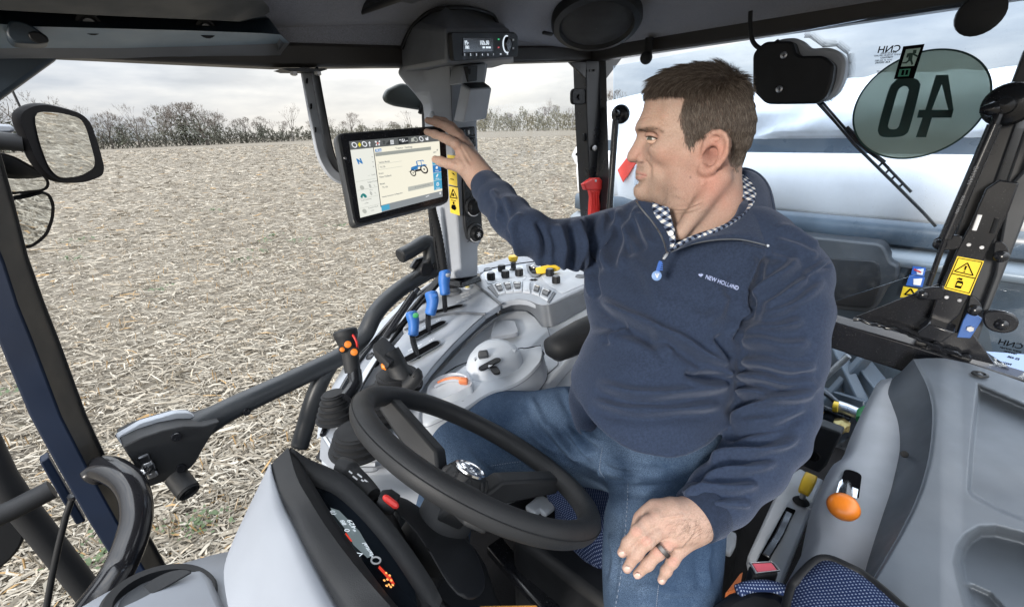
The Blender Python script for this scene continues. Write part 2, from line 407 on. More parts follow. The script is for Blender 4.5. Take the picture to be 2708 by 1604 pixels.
def weeds():
    V, Q = [],[]; b = 0
    spots = [onZ(*s_, -2.5) for s_ in [(528,1395),(545,1380),(505,1405),(300,1420),(270,1500),(700,640),(730,625),(790,640),(690,668),(190,690),(210,640),(420,770),(640,690),(60,1040),(250,1490),(330,1330),(560,560),(900,600)]]
    for p in spots:
        s_ = .5 + .10 * (p - EYE).length
        for k in range(26):
            c = p + Vector((random.gauss(0,.09) * s_, random.gauss(0,.06) * s_, random.uniform(.02,.06))); c.z = max(c.z, .03); a = random.uniform(0,6.28); L = random.uniform(.02,.05) * s_; w = L * .4
            d = Vector((cos(a), sin(a), random.uniform(.1,.7))); n_ = Vector((-sin(a), cos(a),0))
            V += [c, c + d * L * .5 + n_ * w, c + d * L, c + d * L * .5 - n_ * w]; Q.append((b, b + 1, b + 2, b + 3)); b += 4
    np_mesh('field_weeds', np.array([tuple(v) for v in V]), np.array(Q), M['weed'], kind='stuff')
weeds()
# ---------------------------------------------------------------- trees
M['bark'] = plastic('winter_bark', (.085,.075,.066),.85,6,.4,.02, var=.3)
M['twig'] = plastic('winter_twigs', (.115,.098,.086),.9,0, var=.35)
M['ivy'] = plastic('ivy_leaves', (.070,.076,.055),.7,0, var=.45)
M['brush'] = plastic('hedge_brush', (.115,.108,.076),.9,0, var=.45)
M['brushdark'] = plastic('hedge_dark', (.095,.092,.072),.9,0, var=.4)
M['farwood'] = plastic('far_wood', (.175,.172,.158),.95,0, var=.35)  # paler grey carries the distance haze in its colour
def tri_clumps(pts, size, rng, flat=1.0):
    n = len(pts); V = np.repeat(pts, 3,0) + rng.normal(0,1,(n * 3,3)) * np.repeat(size, 3)[:, None] * (np.array(flat) if hasattr(flat, '__len__') else np.array([1,1, flat])); return V, np.arange(n * 3).reshape(-1,3)
def make_tree(seed, h, spread, fork, dens, ivy=0, slender=False):
    rg = random.Random(seed); trunk, tw = MB(),[]
    def grow(p, d, L, r, lev):
        n = 3; pts = [p]; dd = d.copy()
        for k in range(n):
            dd = (dd + Vector((rg.gauss(0,.13), rg.gauss(0,.13), rg.gauss(0.03,.06)))).normalized(); pts.append(pts[-1] + dd * L / n)
        if lev <= 2: trunk.tube(pts, [r * (1 - .5 * k / n) for k in range(n + 1)],5 if lev < 2 else 3)
        else: tw.append((pts, r))
        if lev >= 5 or L < h * .025: return
        nb = (3 if lev == 0 else rg.choice([2,3,3])) + (1 if dens > 1 else 0)
        for k in range(nb):
            a = rg.uniform(0,2 * PI); s = spread * rg.uniform(.5,1.15)
            side = dd.orthogonal(); side.rotate(Matrix.Rotation(a, 3, dd)); nd = (dd + side * s + Vector((0,0,.22))).normalized()
            f = rg.uniform(.55,1.0) if k else 1.0
            q_ = pts[2] + (pts[3] - pts[2]) * f
            grow(q_, nd, L * rg.uniform(.58,.80), r * .55, lev + 1)
    grow(Vector((0,0,-.2)), Vector((rg.gauss(0,.05), rg.gauss(0,.05),1)).normalized(), h * fork, h * .018 + .06,0)
    T_ = trunk
    V, Fc = [],[]; b = 0
    for pts, r in tw:
        w = max(r, .055)
        for i in range(3):
            a, c = pts[i], pts[i + 1]; s = Vector((rg.gauss(0,1), rg.gauss(0,1), rg.gauss(0,.4))).normalized() * w * (1 - .25 * i)
            V += [a + s, a - s, c]; Fc.append((b, b + 1, b + 2)); b += 3
    if ivy:
        pts = np.array([tuple(t[0][-1]) for t in tw]); rgn = np.random.default_rng(seed); sel = pts[rgn.integers(0, len(pts), ivy)]; sel[:, 2] *= rgn.uniform(.15,.9, ivy); sel[:, :2] *= rgn.uniform(.1,.75,(ivy, 1))
        cv, cf = tri_clumps(sel + rgn.normal(0,.35, sel.shape), np.full(ivy, .20), rgn)
        iv = (cv, cf)
    else: iv = None
    return T_, (V, Fc), iv, max(v.z for v in T_.v + V)
PROTO = []
for k, a in enumerate([(1,12,.62,.30,1,0),(5,13,.75,.24,2,160),(9,14,.42,.40,1,0),(14,10,.8,.26,2,320),(22,15,.36,.46,1,60),(31,12,.68,.30,2,0)]):
    PROTO.append(make_tree(*a))
TREE_LABEL = ['bare grey-brown winter tree on the far field edge', 'broad bare tree with ivy on its limbs at the far field edge', 'slender bare tree rising above the hedge at the field edge', 'dense bushy dark tree in the far hedge line', 'tall thin bare tree on the far field edge', 'round-headed bare tree on the far field edge']
def place_tree(px, base, top, kind, dist=None, wid=1.0):
    p = onZ(px, base, -2.55); d = (p - EYE).length
    if dist: p = EYE + (p - EYE) * (dist / d); p.z = 0; d = dist
    hh = (base - top) / F_PX * (p - EYE).dot(_a); tr, (tv, tf), iv, top_h = PROTO[kind]; s = hh / top_h
    root = thing(['bare_tree', 'ivy_tree', 'slender_tree', 'bushy_tree', 'tall_tree', 'round_tree'][kind], tree_label(px, kind), 'tree', p, group='bare trees along the far field edge')
    if kind not in TCACHE:
        a = tr.build('trunk', M['bark'], None); b = mesh_obj('crown', tv, tf, M['twig'], None, smooth=0); c = mesh_obj('ivy', iv[0], iv[1].tolist(), M['ivy'], None, smooth=0) if iv else None
        TCACHE[kind] = [x for x in (a, b, c) if x]; objs = TCACHE[kind]
        ML[kind] = [bpy_loc[x.name].copy() for x in objs]
    else:
        objs = [x.copy() for x in TCACHE[kind]]
        for x in objs: COL.objects.link(x)
    rz = random.uniform(0,6.28); R_ = Matrix.Rotation(rz, 3, 'Z')
    for x, l in zip(objs, ML[kind]):
        x.parent = root; x.scale = (s * wid, s * wid, s); x.rotation_euler = (0,0, rz); x.location = R_ @ Vector((l.x * s * wid, l.y * s * wid, l.z * s))
        bpy_loc[x.name] = p + x.location
TCACHE, ML = {}, {}
TREES = [(75,402,240,0,1.1),(20,405,275,3,1.2),(170,398,262,0,.9),(250,396,285,2,.9),(300,394,300,5,.9),(372,391,280,2,1),(440,386,281,1,1.0),(505,385,276,3,1.0),(550,384,278,1,1.15),(585,381,300,3,1),
                            (615,380,292,4,1),(655,378,312,5,1),(700,377,310,3,.8),(775,374,276,4,1.2),(725,375,318,0,1),(335,393,310,3,1),(470,386,305,5,1),(880,366,312,0,1),(930,364,300,5,.9),(1085,357,295,2,1.1),(1010,361,318,0,1),
                            (1310,348,282,4,.8),(1340,347,300,5,1),(1375,346,292,0,1),(1420,346,285,1,.9),(1450,345,262,4,.8),(1475,345,280,5,1),(1515,345,284,0,1),(1285,348,300,3,1),(1355,346,305,1,1),(1500,345,288,2,1),(1620,342,245,1,.9),(1665,342,258,0,.9),(130,400,285,1,1),(210,397,300,5,.9),(275,395,312,0,.8),(405,388,312,5,.9),(530,384,300,1,1),(640,379,318,1,.9),(680,378,322,0,.9),(745,375,322,1,.8),(840,369,318,5,1),(905,365,322,1,.9),(960,363,316,0,1),(1040,359,322,5,1),(1230,350,300,0,1),(1260,349,305,5,1),(1395,346,300,5,1),(1435,345,300,0,1),(1540,344,292,5,.9)]
ZONES = [(-99,250, 'behind and left of the big mirror'),(250,800, 'between the big mirror and the monitor bracket'),(800,1150, 'between the monitor bracket and the control pillar'),(1150,1545, 'between the control pillar and the rear corner post'),(1545,9999, 'seen right of the rear corner post')]
ORD = ['first', 'second', 'third', 'fourth', 'fifth', 'sixth', 'seventh', 'eighth', 'ninth', 'tenth', 'eleventh', 'twelfth', 'thirteenth', 'fourteenth', 'fifteenth', 'sixteenth', 'seventeenth', 'eighteenth', 'nineteenth', 'twentieth', 'twenty-first', 'twenty-second', 'twenty-third']
def tree_label(px, kind):
    z = next(k for k in ZONES if k[0] <= px < k[1]); n = sorted(t[0] for t in TREES if z[0] <= t[0] < z[1]).index(px)
    return ['bare spreading tree', 'ivy-clad bare tree', 'slender bare tree', 'dense bushy bare tree', 'tall thin bare tree', 'round-headed bare tree'][kind] + ', ' + ORD[n] + ' from left ' + z[2]
for px, base, top, kind, w in TREES: place_tree(px, base, top, kind, wid=w)
def hedge_band(name, pxs, mat, h_px, n, size, dist_k=1.0, seed=3):
    dist_k = float(dist_k)
    rg = np.random.default_rng(seed); P, S_ = [],[]
    for i in range(n):
        x = rg.uniform(pxs[0][0], pxs[-1][0]); base = np.interp(x, [a[0] for a in pxs],[a[1] for a in pxs]); hp = np.interp(x, [a[0] for a in pxs],[a[2] for a in pxs])
        p = onZ(x, base, -2.55); d = (p - EYE).dot(_a); p = EYE + (p - EYE) * dist_k; p.z = 0; hh = float(hp) / F_PX * d * dist_k
        hh *= .72 + .28 * sin(x * .11) * sin(x * .037 + 1) + .12 * sin(x * .47)
        z = hh * rg.random() ** .75; p = Vector(p); P.append((p.x + rg.normal(0,1.2), p.y + rg.uniform(0,5), z)); S_.append(size * d / 150 * rg.uniform(.5,1.3))
    V, Fc = tri_clumps(np.array(P), np.array(S_), rg, (.55,.55,.95))
    np_mesh(name, V, Fc, mat, kind='stuff')
hedge_band('hedge_undergrowth', [(-60,408,48),(250,396,44),(480,386,42),(850,370,32),(1110,354,28)], M['brushdark'],0,16000,.36, seed=4)
hedge_band('field_edge_hedge', [(1215,350,52),(1440,346,56),(1560,344,54),(1760,338,60)], M['brush'],0,14000,.30, seed=6)
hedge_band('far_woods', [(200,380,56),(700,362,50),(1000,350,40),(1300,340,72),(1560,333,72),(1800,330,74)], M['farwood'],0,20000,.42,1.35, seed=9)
# ================================================================ CAB SHELL
def fabric(name, col, scale=900, speck=.5):
    n = NT(name); a = n.noise(scale, 2,.7); b = n.noise(scale * .35,3,.6); c = n.noise(5,4)
    k = n.mix(n.ramp(a, [(.35,(0,0,0)),(.65,(1,1,1))]), tuple(x * (1 - speck) for x in col), tuple(x * (1 + speck) for x in col))
    k = n.mix(n.ramp(c, [(.3,(0,0,0)),(.7,(.3,.3,.3))]), k, tuple(x * .75 for x in col))
    n.set(Base_Color=k, Roughness=.95, Specular_IOR_Level=.1, Sheen_Weight=.25, Normal=n.bump(n.mix(.5, a, b),.7,.0015)); return n.m
M['lining'] = fabric('headliner_felt', (.23,.245,.29))
def glass_mat(name, tint=(.93,.97,1.0), dust=.05, refl=.05, scale=60, haze=0.0):
    n = NT(name); n.t.nodes.remove(n.b)
    tr = n.n('ShaderNodeBsdfTransparent'); tr.inputs[0].default_value = tuple(tint) + (1,)
    gl = n.n('ShaderNodeBsdfGlossy'); gl.inputs['Roughness'].default_value = .02; gl.inputs[0].default_value = (.9,.95,1,1)
    df = n.n('ShaderNodeBsdfDiffuse'); df.inputs[0].default_value = (.6,.63,.66,1)
    fr = n.n('ShaderNodeFresnel'); fr.inputs['IOR'].default_value = 1.45
    m1 = n.n('ShaderNodeMixShader'); n.l(n.math('MULTIPLY', fr.outputs[0], refl * 18), m1.inputs[0]); n.l(tr.outputs[0], m1.inputs[1]); n.l(gl.outputs[0], m1.inputs[2])
    a = n.noise(scale, 4,.6); b = n.noise(scale * 9,1,.5)
    d = n.math('ADD', n.math('MULTIPLY', n.ramp(a, [(.5,(0,0,0)),(.85,(1,1,1))]), dust), n.math('MULTIPLY', n.ramp(b, [(.735,(0,0,0)),(.76,(1,1,1))]), dust * 8)); d = n.math('ADD', d, haze)
    m2 = n.n('ShaderNodeMixShader'); n.l(d, m2.inputs[0]); n.l(m1.outputs[0], m2.inputs[1]); n.l(df.outputs[0], m2.inputs[2])
    n.l(m2.outputs[0], n.o.inputs['Surface']); return n.m
M['glass'] = glass_mat('clean_cab_glass', (.99,.995,.995),.002,.0015)
M['rearglass'] = glass_mat('dusty_rear_glass', (.90,.95,1.0),.022,.03,40)
cab = thing('tractor_cab', 'black framed tractor cab with grey felt roof lining and open view over a stubble field', 'tractor cab', T(.8,.4,-1.25))
def lp(a, b, t): return a + (b - a) * t
# roof lining: felt shell that dips down to the rails
def zc(u, r):
    s = lambda x: max(0, min(1, x)) ** 2 * (3 - 2 * max(0, min(1, x)))
    return .340 - max((.075 + .085 * s((.95 - u) / .9)) * s((r - .93) / .19),.065 * s((u - 1.42) / .2),.05 * s((.25 - u) / .4))
G = [[T(u, r, zc(u, r)) for r in linspace(-.42,1.17,40)] for u in linspace(-.12,1.68,44)]
mb = MB().grid(G); top = MB().grid([[p + ZZ * .09 for p in row] for row in G])
mb.build('roof_lining', M['lining'], cab, 180)
top.build('roof_skin', M['white'], cab, 180)
# side rail and rear rail (square tube)
pts = [T(-.1,1.17,.155), T(.10,1.165,.160), T(.45,1.165,.166), T(.80,1.165,.190), T(1.15,1.165,.222), T(1.64,1.15,.262)]
MB().grid([[p + ZZ * .02 - RR * .02 for p in pts],[p + ZZ * .07 - RR * .04 for p in pts],[p + ZZ * .18 - RR * .06 for p in pts]]).build('rail_felt', M['lining'], cab, 180)
MB().bar(pts, .055,.05, ZZ).build('side_rail', M['brown'], cab, 35,.008)
pts = [T(1.635,1.17,.262), T(1.635,.4,.264), T(1.635,-.6,.268)]
MB().bar(pts, .05,.058, ZZ).build('rear_rail', M['brown'], cab, 35,.007)
# roof-corner trim above the front pillar
g = [onR(x, y, 1.16) for x, y in [(-170,375),(0,262),(100,190),(150,154),(175,120),(60,95),(-200,60)]]
MB().prism(g, RR * .05).build('corner_trim', M['slate'], cab, 35,.006)
# front pillar, right edge / middle edge / left edge traced at its own distance
Rt = [(-25,330),(29,520),(70,680),(113,801),(156,911),(225,1100),(278,1214),(360,1362),(470,1560),(560,1720)]
Md = [(-80,430),(-28,600),(10,690),(47,805),(82,890),(162,1100),(239,1250),(320,1395),(420,1570),(510,1720)]
Lf = [(-160,560),(-90,710),(-50,800),(-8,893),(20,962),(78,1100),(160,1250),(235,1380),(340,1545),(430,1690)]
rings = []
for a, b, c in zip(Rt, Md, Lf):
    A, B, C = onR(*a, 1.19), onR(*b, 1.13), onR(*c, 1.15); rings.append([A, B, C, C + RR * .07, A + RR * .05])
MB().rings(rings).build('front_pillar', M['navy'], cab, 30,.004)
MB().grid([[r_[0] - RR * .0025 for r_ in rings],[r_[1] - RR * .0025 + (r_[0] - r_[1]) * .03 for r_ in rings]]).build('pillar_face', plastic('pillar_face_black', (.0045,.005,.006),.5), cab, 180)
sealr = [[onR(a[0] + k, a[1],1.185) + RR * j for k, j in ((-3,0),(5,0),(5,.02),(-3,.02))] for a in Rt]
MB().rings(sealr).build('pillar_seal', M['black'], cab)
# rear corner post (right), with gussets
def post(u, r, top, bot, wu, wr):
    return MB().bar([top, bot], wr, wu, UU)
pl = [(1549,160),(1552,300),(1557,420),(1563,545),(1575,760)]; pm = [(1585,160),(1590,300),(1594,420),(1600,545),(1609,760)]; pr = [(1604,160),(1607,300),(1610,420),(1613,545),(1620,760)]
rings = []
for a, b, c in zip(pl, pm, pr):
    A, B, C = onR(*a, 1.12), onR(*b, 1.105), onU(*c, 1.66); rings.append([A, B, C, C + RR * .05, A + RR * .06])
MB().rings(rings).build('rear_corner_post', M['paint'], cab, 25,.003)
for poly in ([(1506,164),(1549,208),(1551,164)],[(1588,160),(1605,207),(1646,153)]):
    MB().prism([onR(x, y, 1.11) for x, y in poly], RR * .012 + UU * .004).build('gusset_plate', M['brown'], cab, 35,.002)
for x, y in ((1560,187),(1572,186)):
    MB().lathe([(.004,-.002),(.004,.002)], onR(x, y, 1.108),-RR, 10).build('rivet', M['black'], cab)
# rear left post
pL = [(2708,130),(2632,330),(2560,520),(2500,690),(2440,850),(2400,960)]
wp = [62,68,74,80,84,86]
rings = []
for (x, y), w in zip(pL, wp):
    A, B, C = onU(x, y, 1.60), onU(x + w * .72, y + 8,1.60), onU(x + w * 1.25, y + 12,1.64); rings.append([A, B, C, C + UU * .05, A + UU * .07])
MB().rings(rings).build('rear_left_post', M['paint'], cab, 25,.003)
rings = []
for (x, y), w in zip(pL, wp):
    A, B = onU(x + w * 1.15, y + 10,1.585), onU(x + w * 1.85, y + 25,1.585); rings.append([A, B, B + UU * .03, A + UU * .03])
MB().rings(rings).build('post_trim_strip', M['darkgrey'], cab, 25,.004)
# lower rear beam and plates welded on it
top_ = [onU(x, y, 1.56) for x, y in [(2000,828),(2190,846),(2400,908),(2530,950),(2800,1030)]]
rings = [[p, p + UU * .07 + ZZ * .0, p + UU * .07 - ZZ * .085, p - ZZ * .085] for p in top_]
MB().rings(rings).build('rear_beam', M['gloss'], cab, 25,.005)
seam = catmull([onU(x, y, 1.555) for x, y in q(8,(640,848),(760,880),(880,908),(1010,950),(1120,1010),(1280,1060),(1400,1100))],5)
MB().tube([p + Vector((random.gauss(0,.0012),0, random.gauss(0,.0018))) for p in seam],[.004 + .002 * random.random() for _ in seam],6).build('weld_seam', M['gloss'], cab, 60)
MB().prism([onU(x, y, 1.585) for x, y in q(8,(640,838),(1190,620),(1310,700),(1250,1010),(1080,985),(880,905))], UU * .008).build('weld_plate', M['gloss'], cab, 35,.002)
MB().prism([onU(x, y, 1.57) for x, y in q(8,(1270,930),(1420,945),(1560,1148),(1100,1040))], UU * .01).build('weld_plate', M['gloss'], cab, 35,.002)
# lower panel between seat and rear wall, floor
MB().box(T(.85,.45,-1.27), UU * 1.15, RR * .95, ZZ * .02).build('floor_panel', plastic('floor_mat_black', (.012,.012,.013),.9,200,.6,.002, spec=.05), cab, 35)
# rear lower sill
MB().prism([onU(x, y, 1.5) for x, y in q(12,(470,440),(690,520),(600,700),(560,740),(330,640),(420,500))], UU * .05).build('rear_sill', M['darkgrey'], cab, 35,.006)
# glass: door is open-side glazing, quarter window, rear window
zt = lambda u: .135 + .055 * max(0, u - .1)
MB().prism([T(1.0,1.185,-.48), T(1.60,1.185,-.50), T(1.60,1.185,.235), T(1.0,1.185,.195)], RR * .005).build('quarter_window', M['glass'], cab, 0)
# ---------------------------------------------------------------- rear window with wiper, disc and stickers
RW = 1.60   # plane of the rear glass
rear = thing('rear_window', 'dusty rear window pane with printed maker marks in its upper middle', 'rear window', onU(2300,600, RW))
MB().prism([onU(x, y, RW) for x, y in [(1622,175),(1622,800),(2090,835),(2500,700),(2720,120),(2800,-40),(2400,30)]], UU * .005).build('glass_pane', M['rearglass'], rear, 0)
MB().prism([onU(x, y, RW + .02) for x, y in [(1900,800),(2500,975),(2330,1120),(2050,1250),(1850,1150)]], UU * .004).build('lower_pane', M['rearglass'], rear, 0)
MB().prism([onU(x, y, RW + .02) for x, y in [(2580,700),(2900,560),(2900,1100),(2640,1000)]], UU * .004).build('side_pane', M['rearglass'], rear, 0)
XR = (onU(2500,300, RW) - onU(2200,300, RW)).normalized()     # picture-right along the glass
def on_rear(x, y, d=.002): return onU(x, y, RW - d)
def strip(name, pts, w, mat, parent, d=.002): return MB().tube([on_rear(x, y, d) for x, y in pts], w, 6).build(name, mat, parent)
# printed glass marks read from outside, so mirrored here
for s_, (x, y), sz in [('CNH', (2351,131),.021),('INDUSTRIAL', (2349,140.5),.0060),('SAINT GOBAIN SEKURIT', (2346,146.3),.0050),('TEMPERED', (2345,152.5),.0056),('DOT 27 AS2 M62', (2336,159.6),.0048),('43R 000585', (2334,165.5),.0064),('A8039157', (2333,189),.0056)]:
    text_obj('glass_print', s_, on_rear(x, y),-XR, ZZ, sz, M['inkblack'], rear, thick=.0001, weight=sz * .018)
for s_, (x, y), sz in [('CNH', (2672,910),.020),('SAINT GOBAIN', (2672,924),.0056),('TEMPERED', (2672,932),.005),('E2 43R', (2680,946),.0075),('94226181', (2655,959),.007)]:
    text_obj('glass_print', s_, onU(x, y, RW + .016),-XR, ZZ, sz, M['inkblack'], rear, thick=.0001, weight=.0003)
MB().prism([onU(x, y, RW + .017) for x, y in q(8,(1500,1060),(1760,1080),(1760,1230))], UU * .001).build('pale_film', plain('pale_blue_film', (.35,.5,.85),.4), rear, 0)
# dotted ceramic frit round the wiper motor: real dots printed on the glass
frit = MB(); fo = q(4,(340,262),(375,262),(470,330),(560,322),(640,380),(650,440),(640,520),(600,610),(520,690),(440,720))
for i in range(len(fo) - 1):
    (x0, y0),(x1, y1) = fo[i], fo[i + 1]; L = math.hypot(x1 - x0, y1 - y0); nx, ny = (y1 - y0) / L, -(x1 - x0) / L
    for a in np.arange(0, L, 4.2):
        for k in range(6):
            x = x0 + (x1 - x0) * a / L + nx * k * 3.6 + (k % 2) * 2.1 * (x1 - x0) / L; y = y0 + (y1 - y0) * a / L + ny * k * 3.6 + (k % 2) * 2.1 * (y1 - y0) / L
            c = on_rear(x, y, .001); r_ = .0019 * (1 - k * .13); frit.add([c + XR * r_ * cos(t) + ZZ * r_ * sin(t) for t in np.arange(6) * PI / 3],[tuple(range(6))])
frit.build('ceramic_dots', M['inkblack'], rear, 0, kind='stuff')
band = [on_rear(x, y, .0012) for x, y in fo] ; band2 = [on_rear(x - 12, y + 8,.0012) for x, y in fo]
# speed disc
disc = thing('speed_disc', 'round green-tinted 40 speed disc stuck on the rear window, seen from behind', 'speed sticker', onU(2440,275, RW))
def film(name, col, rough=.4, t=.45):
    n = NT(name); tr = n.n('ShaderNodeBsdfTransparent'); tr.inputs[0].default_value = (.78,.86,.80,1); m = n.n('ShaderNodeMixShader'); m.inputs[0].default_value = 1 - t
    n.set(Base_Color=col, Roughness=rough); tl = n.n('ShaderNodeBsdfTranslucent'); tl.inputs[0].default_value = tuple(col) + (1,); m3 = n.n('ShaderNodeMixShader'); m3.inputs[0].default_value = .6
    n.l(n.b.outputs[0], m3.inputs[1]); n.l(tl.outputs[0], m3.inputs[2]); n.l(tr.outputs[0], m.inputs[1]); n.l(m3.outputs[0], m.inputs[2]); n.l(m.outputs[0], n.o.inputs['Surface']); return n.m
M['discfilm'] = film('disc_film', (.25,.285,.25),.4,.34); M['discink'] = film('disc_ink', (.018,.060,.058),.4,.10)
# outline from its traced long and short axes
cc = Vector(onU(2440,274, RW)); th = linspace(0,2 * PI, 65)[:-1]
dpx = [(2254,300),(2290,225),(2340,175),(2420,137),(2490,129),(2560,142),(2605,175),(2624,235),(2612,290),(2560,350),(2490,395),(2420,418),(2360,418),(2300,395),(2265,350)]
ring = [on_rear(*q(4,(1165 + 492 * cos(t),728 - 388 * cos(t - 1.274))),.0035) for t in linspace(0,2 * PI, 73)[:-1]]; c0 = sum(ring, Vector()) / len(ring)
MB().prism(ring, UU * .0008).build('film', M['discfilm'], disc, 0)
frame_mesh(MB(),[p - UU * .0006 for p in ring],[c0 + (p - c0) * .968 - UU * .0006 for p in ring],-UU * .0006).build('rim', M['discink'], disc, 0)
def flat(name, polys, mat, parent, d, th_=.0006):
    m_ = MB()
    for poly in polys: m_.prism([on_rear(x, y, d) for x, y in poly],-UU * th_)
    return m_.build(name, mat, parent, 0)
zo = q(4,(965,575),(1010,550),(1110,550),(1145,580),(1145,630),(1080,880),(1050,940),(990,960),(890,960),(855,930),(860,870),(925,640))
zi = q(4,(1000,625),(1030,605),(1055,608),(1066,625),(1064,650),(1010,850),(995,890),(975,905),(940,905),(925,890),(928,860),(985,660))
frame_mesh(MB(), catmull([on_rear(x, y, .0052) for x, y in zo],5, True), catmull([on_rear(x, y, .0052) for x, y in zi],5, True),-UU * .0006).build('numeral_zero', M['discink'], disc, 0)
flat('numeral_four', [q(4,(1258,528),(1345,524),(1383,770),(1360,825),(1310,795),(1345,770),(1300,590)), q(4,(1258,528),(1300,590),(1230,770),(1185,770)), q(4,(1140,770),(1383,770),(1368,825),(1126,826)), q(4,(1165,826),(1232,824),(1190,962),(1118,962))], M['discink'], disc, .0052)
# exit sticker with running figure
ex = thing('exit_sticker', 'dark green running-man exit sticker overlapping the speed disc', 'sticker', on_rear(2405,165,.006))
flat('film', [q(4,(1030,326),(1180,309),(1105,548),(964,556))], M['inkblack'], ex, .0068)
flat('panel', [q(4,(1050,348),(1152,336),(1106,462),(1014,468))], plain('exit_pale_green', (.45,.62,.56),.5), ex, .0080)
flat('running_figure', [q(4,(1100,352),(1124,350),(1120,376),(1096,378)), q(4,(1070,372),(1100,372),(1092,420),(1064,424)), q(4,(1100,372),(1130,388),(1136,400),(1128,402),(1094,384)), q(4,(1060,374),(1074,376),(1062,406),(1050,404)),
                        q(4,(1070,420),(1092,418),(1100,450),(1088,458),(1080,432)), q(4,(1064,422),(1080,424),(1052,446),(1022,446),(1024,438),(1048,436))], plain('exit_dark', (.01,.05,.035),.5), ex, .0086)
flat('pictogram_box', [q(4,(1005,487),(1082,482),(1068,534),(992,538))], plain('exit_green', (.05,.28,.18),.5), ex, .0080)
flat('pictogram', [q(4,(1022,492),(1040,491),(1032,528),(1014,529)), q(4,(1050,491),(1068,490),(1060,526),(1042,527))], M['inkblack'], ex, .0086)
# wiper motor cover and wiper
wm = thing('wiper_motor', 'black wiper motor cover with two silver screws on the rear window', 'wiper motor', onU(2110,190,1.53))
cov = rounded([onU(x, y, 1.50) for x, y in [(1990,140),(2022,110),(2095,108),(2105,140),(2118,148),(2180,147),(2206,172),(2200,215),(2185,255),(2160,274),(2025,276),(1990,240)]],[.014,.012,.010,.006,.006,.014,.010,.010,.014,.016,.016,.014],4)
MB().prism(cov, UU * .05).build('cover', M['black'], wm, 40,.006)
cs = sum(cov, Vector()) / len(cov)
back = rounded([onU(x, y, 1.545) for x, y in [(2040,105),(2110,98),(2140,125),(2150,128),(2200,124),(2238,150),(2232,205),(2215,245),(2180,268),(2040,270)]],.03,4)
MB().prism(back, UU * .05).build('back_shell', M['grey'], wm, 40,.008)
for x, y in ((2073,146),(2061,236)):
    s_ = MB().lathe([(.0085,0),(.0085,.003),(.006,.0055),(.001,.006)], onU(x, y, 1.499),-UU, 16).build('screw', M['steel'], wm, 40)
    a = onU(x, y, 1.4925); m_ = MB(); m_.box(a, XR * .004, ZZ * .0012, UU * .0004); m_.box(a, XR * .0012, ZZ * .004, UU * .0005); m_.build('cross_slot', M['black'], s_, 0)
MB().tube(catmull([onU(x, y, 1.52) for x, y in [(1985,30),(1984,70),(1990,108),(2010,128),(2035,124),(2060,108)]],6),.006,8).build('cable', M['black'], wm, 60)
wi = thing('rear_wiper', 'black rear wiper blade lying diagonally across the rear window', 'wiper', onU(2320,430,1.63))
bl = [onU(x, y, 1.625) for x, y in [(2172,278),(2260,382),(2360,480),(2440,560),(2475,598)]]
MB().bar(bl, .006,.016, UU).build('blade_rubber', M['black'], wi, 35)
MB().bar([onU(x, y, 1.64) for x, y in [(2160,262),(2230,340),(2300,400),(2340,430)]],[.016,.013,.011,.010],.008, UU).build('arm', M['black'], wi, 35,.002)
for a in ([(2268,374),(2330,425),(2410,508)],[(2240,335),(2300,395),(2350,445)]):
    MB().tube([onU(x, y, 1.635) for x, y in a],.0035,6).build('frame', M['black'], wi, 60)
for (x0, y0),(x1, y1) in [((2322,442),(2336,428)),((2340,460),(2354,446)),((2358,474),(2370,462)),((2378,494),(2390,484)),((2230,350),(2240,340)),((2246,366),(2256,357))]:
    MB().tube([onU(x0, y0,1.632), onU(x1, y1,1.636)],.003,6).build('link', M['black'], wi, 60)
# rubber buffers under the rear rail
for k, (x, y, r_, lab) in enumerate([(1709,153,.020, 'small black rubber buffer under the rear rail beside the corner post'),(2592,38,.043, 'large black rubber buffer hanging at the top right of the rear window')]):
    b = thing('rubber_buffer', lab, 'buffer', onU(x, y, 1.57), 'buffers under the roof rail')
    p = onU(x, y, 1.57)
    MB().lathe([(r_ * .9,-.012),(r_, -.004),(r_, .006),(r_ * .6,.016),(.004,.018)], p, -UU * .8 - ZZ * .3 - RR * .3,24).build('cap', M['rubber'], b, 50)
    MB().tube([p + ZZ * .06 + UU * .012, p + UU * .01], r_ * .7,12).build('stem', M['rubber'], b, 50)
tb = thing('hinge_buffer', 'black rounded hinge flap on the left side of the rear corner post', 'hinge', onR(1530,257,1.12))
MB().prism(rounded([onR(x, y, 1.125) for x, y in [(1549,234),(1549,277),(1513,277),(1513,234)]],.02,5), RR * .012).build('flap', M['black'], tb, 40,.004)
MB().lathe([(.010,0),(.009,.006),(.002,.007)], onR(1531,257,1.125),-RR, 14).build('bolt', M['black'], tb, 40)
# gas struts of the rear window
gs = thing('gas_strut', 'black gas strut beside the rear corner post at the left of the rear window', 'gas strut', onU(1630,420,1.58), 'gas struts of the rear window')
MB().tube([onU(1628,318,1.57), onU(1612,545,1.55), onU(1600,760,1.5)],.0125,14).build('cylinder', M['gloss'], gs, 60)
MB().tube([onU(1628,330,1.57), onU(1631,300,1.575)],.007,10).build('rod_end', M['gloss'], gs, 60)
MB().lathe([(.030,-.004),(.034,0),(.032,.008),(.022,.014),(.004,.016)], onU(1641,302,1.59),-UU - RR * .4,24).build('mount_disc', M['gloss'], gs, 50)
MB().lathe([(.012,0),(.014,.012),(.010,.026),(.002,.028)], onU(1636,300,1.58),-UU - RR * .2,16).build('ball_joint', M['gloss'], gs, 50)
M['dimprint'] = plain('dim_print', (.16,.17,.19),.6)
gs2 = thing('gas_strut', 'thick black gas strut with white lettering beside the rear left post', 'gas strut', onU(2560,480,1.5), 'gas struts of the rear window')
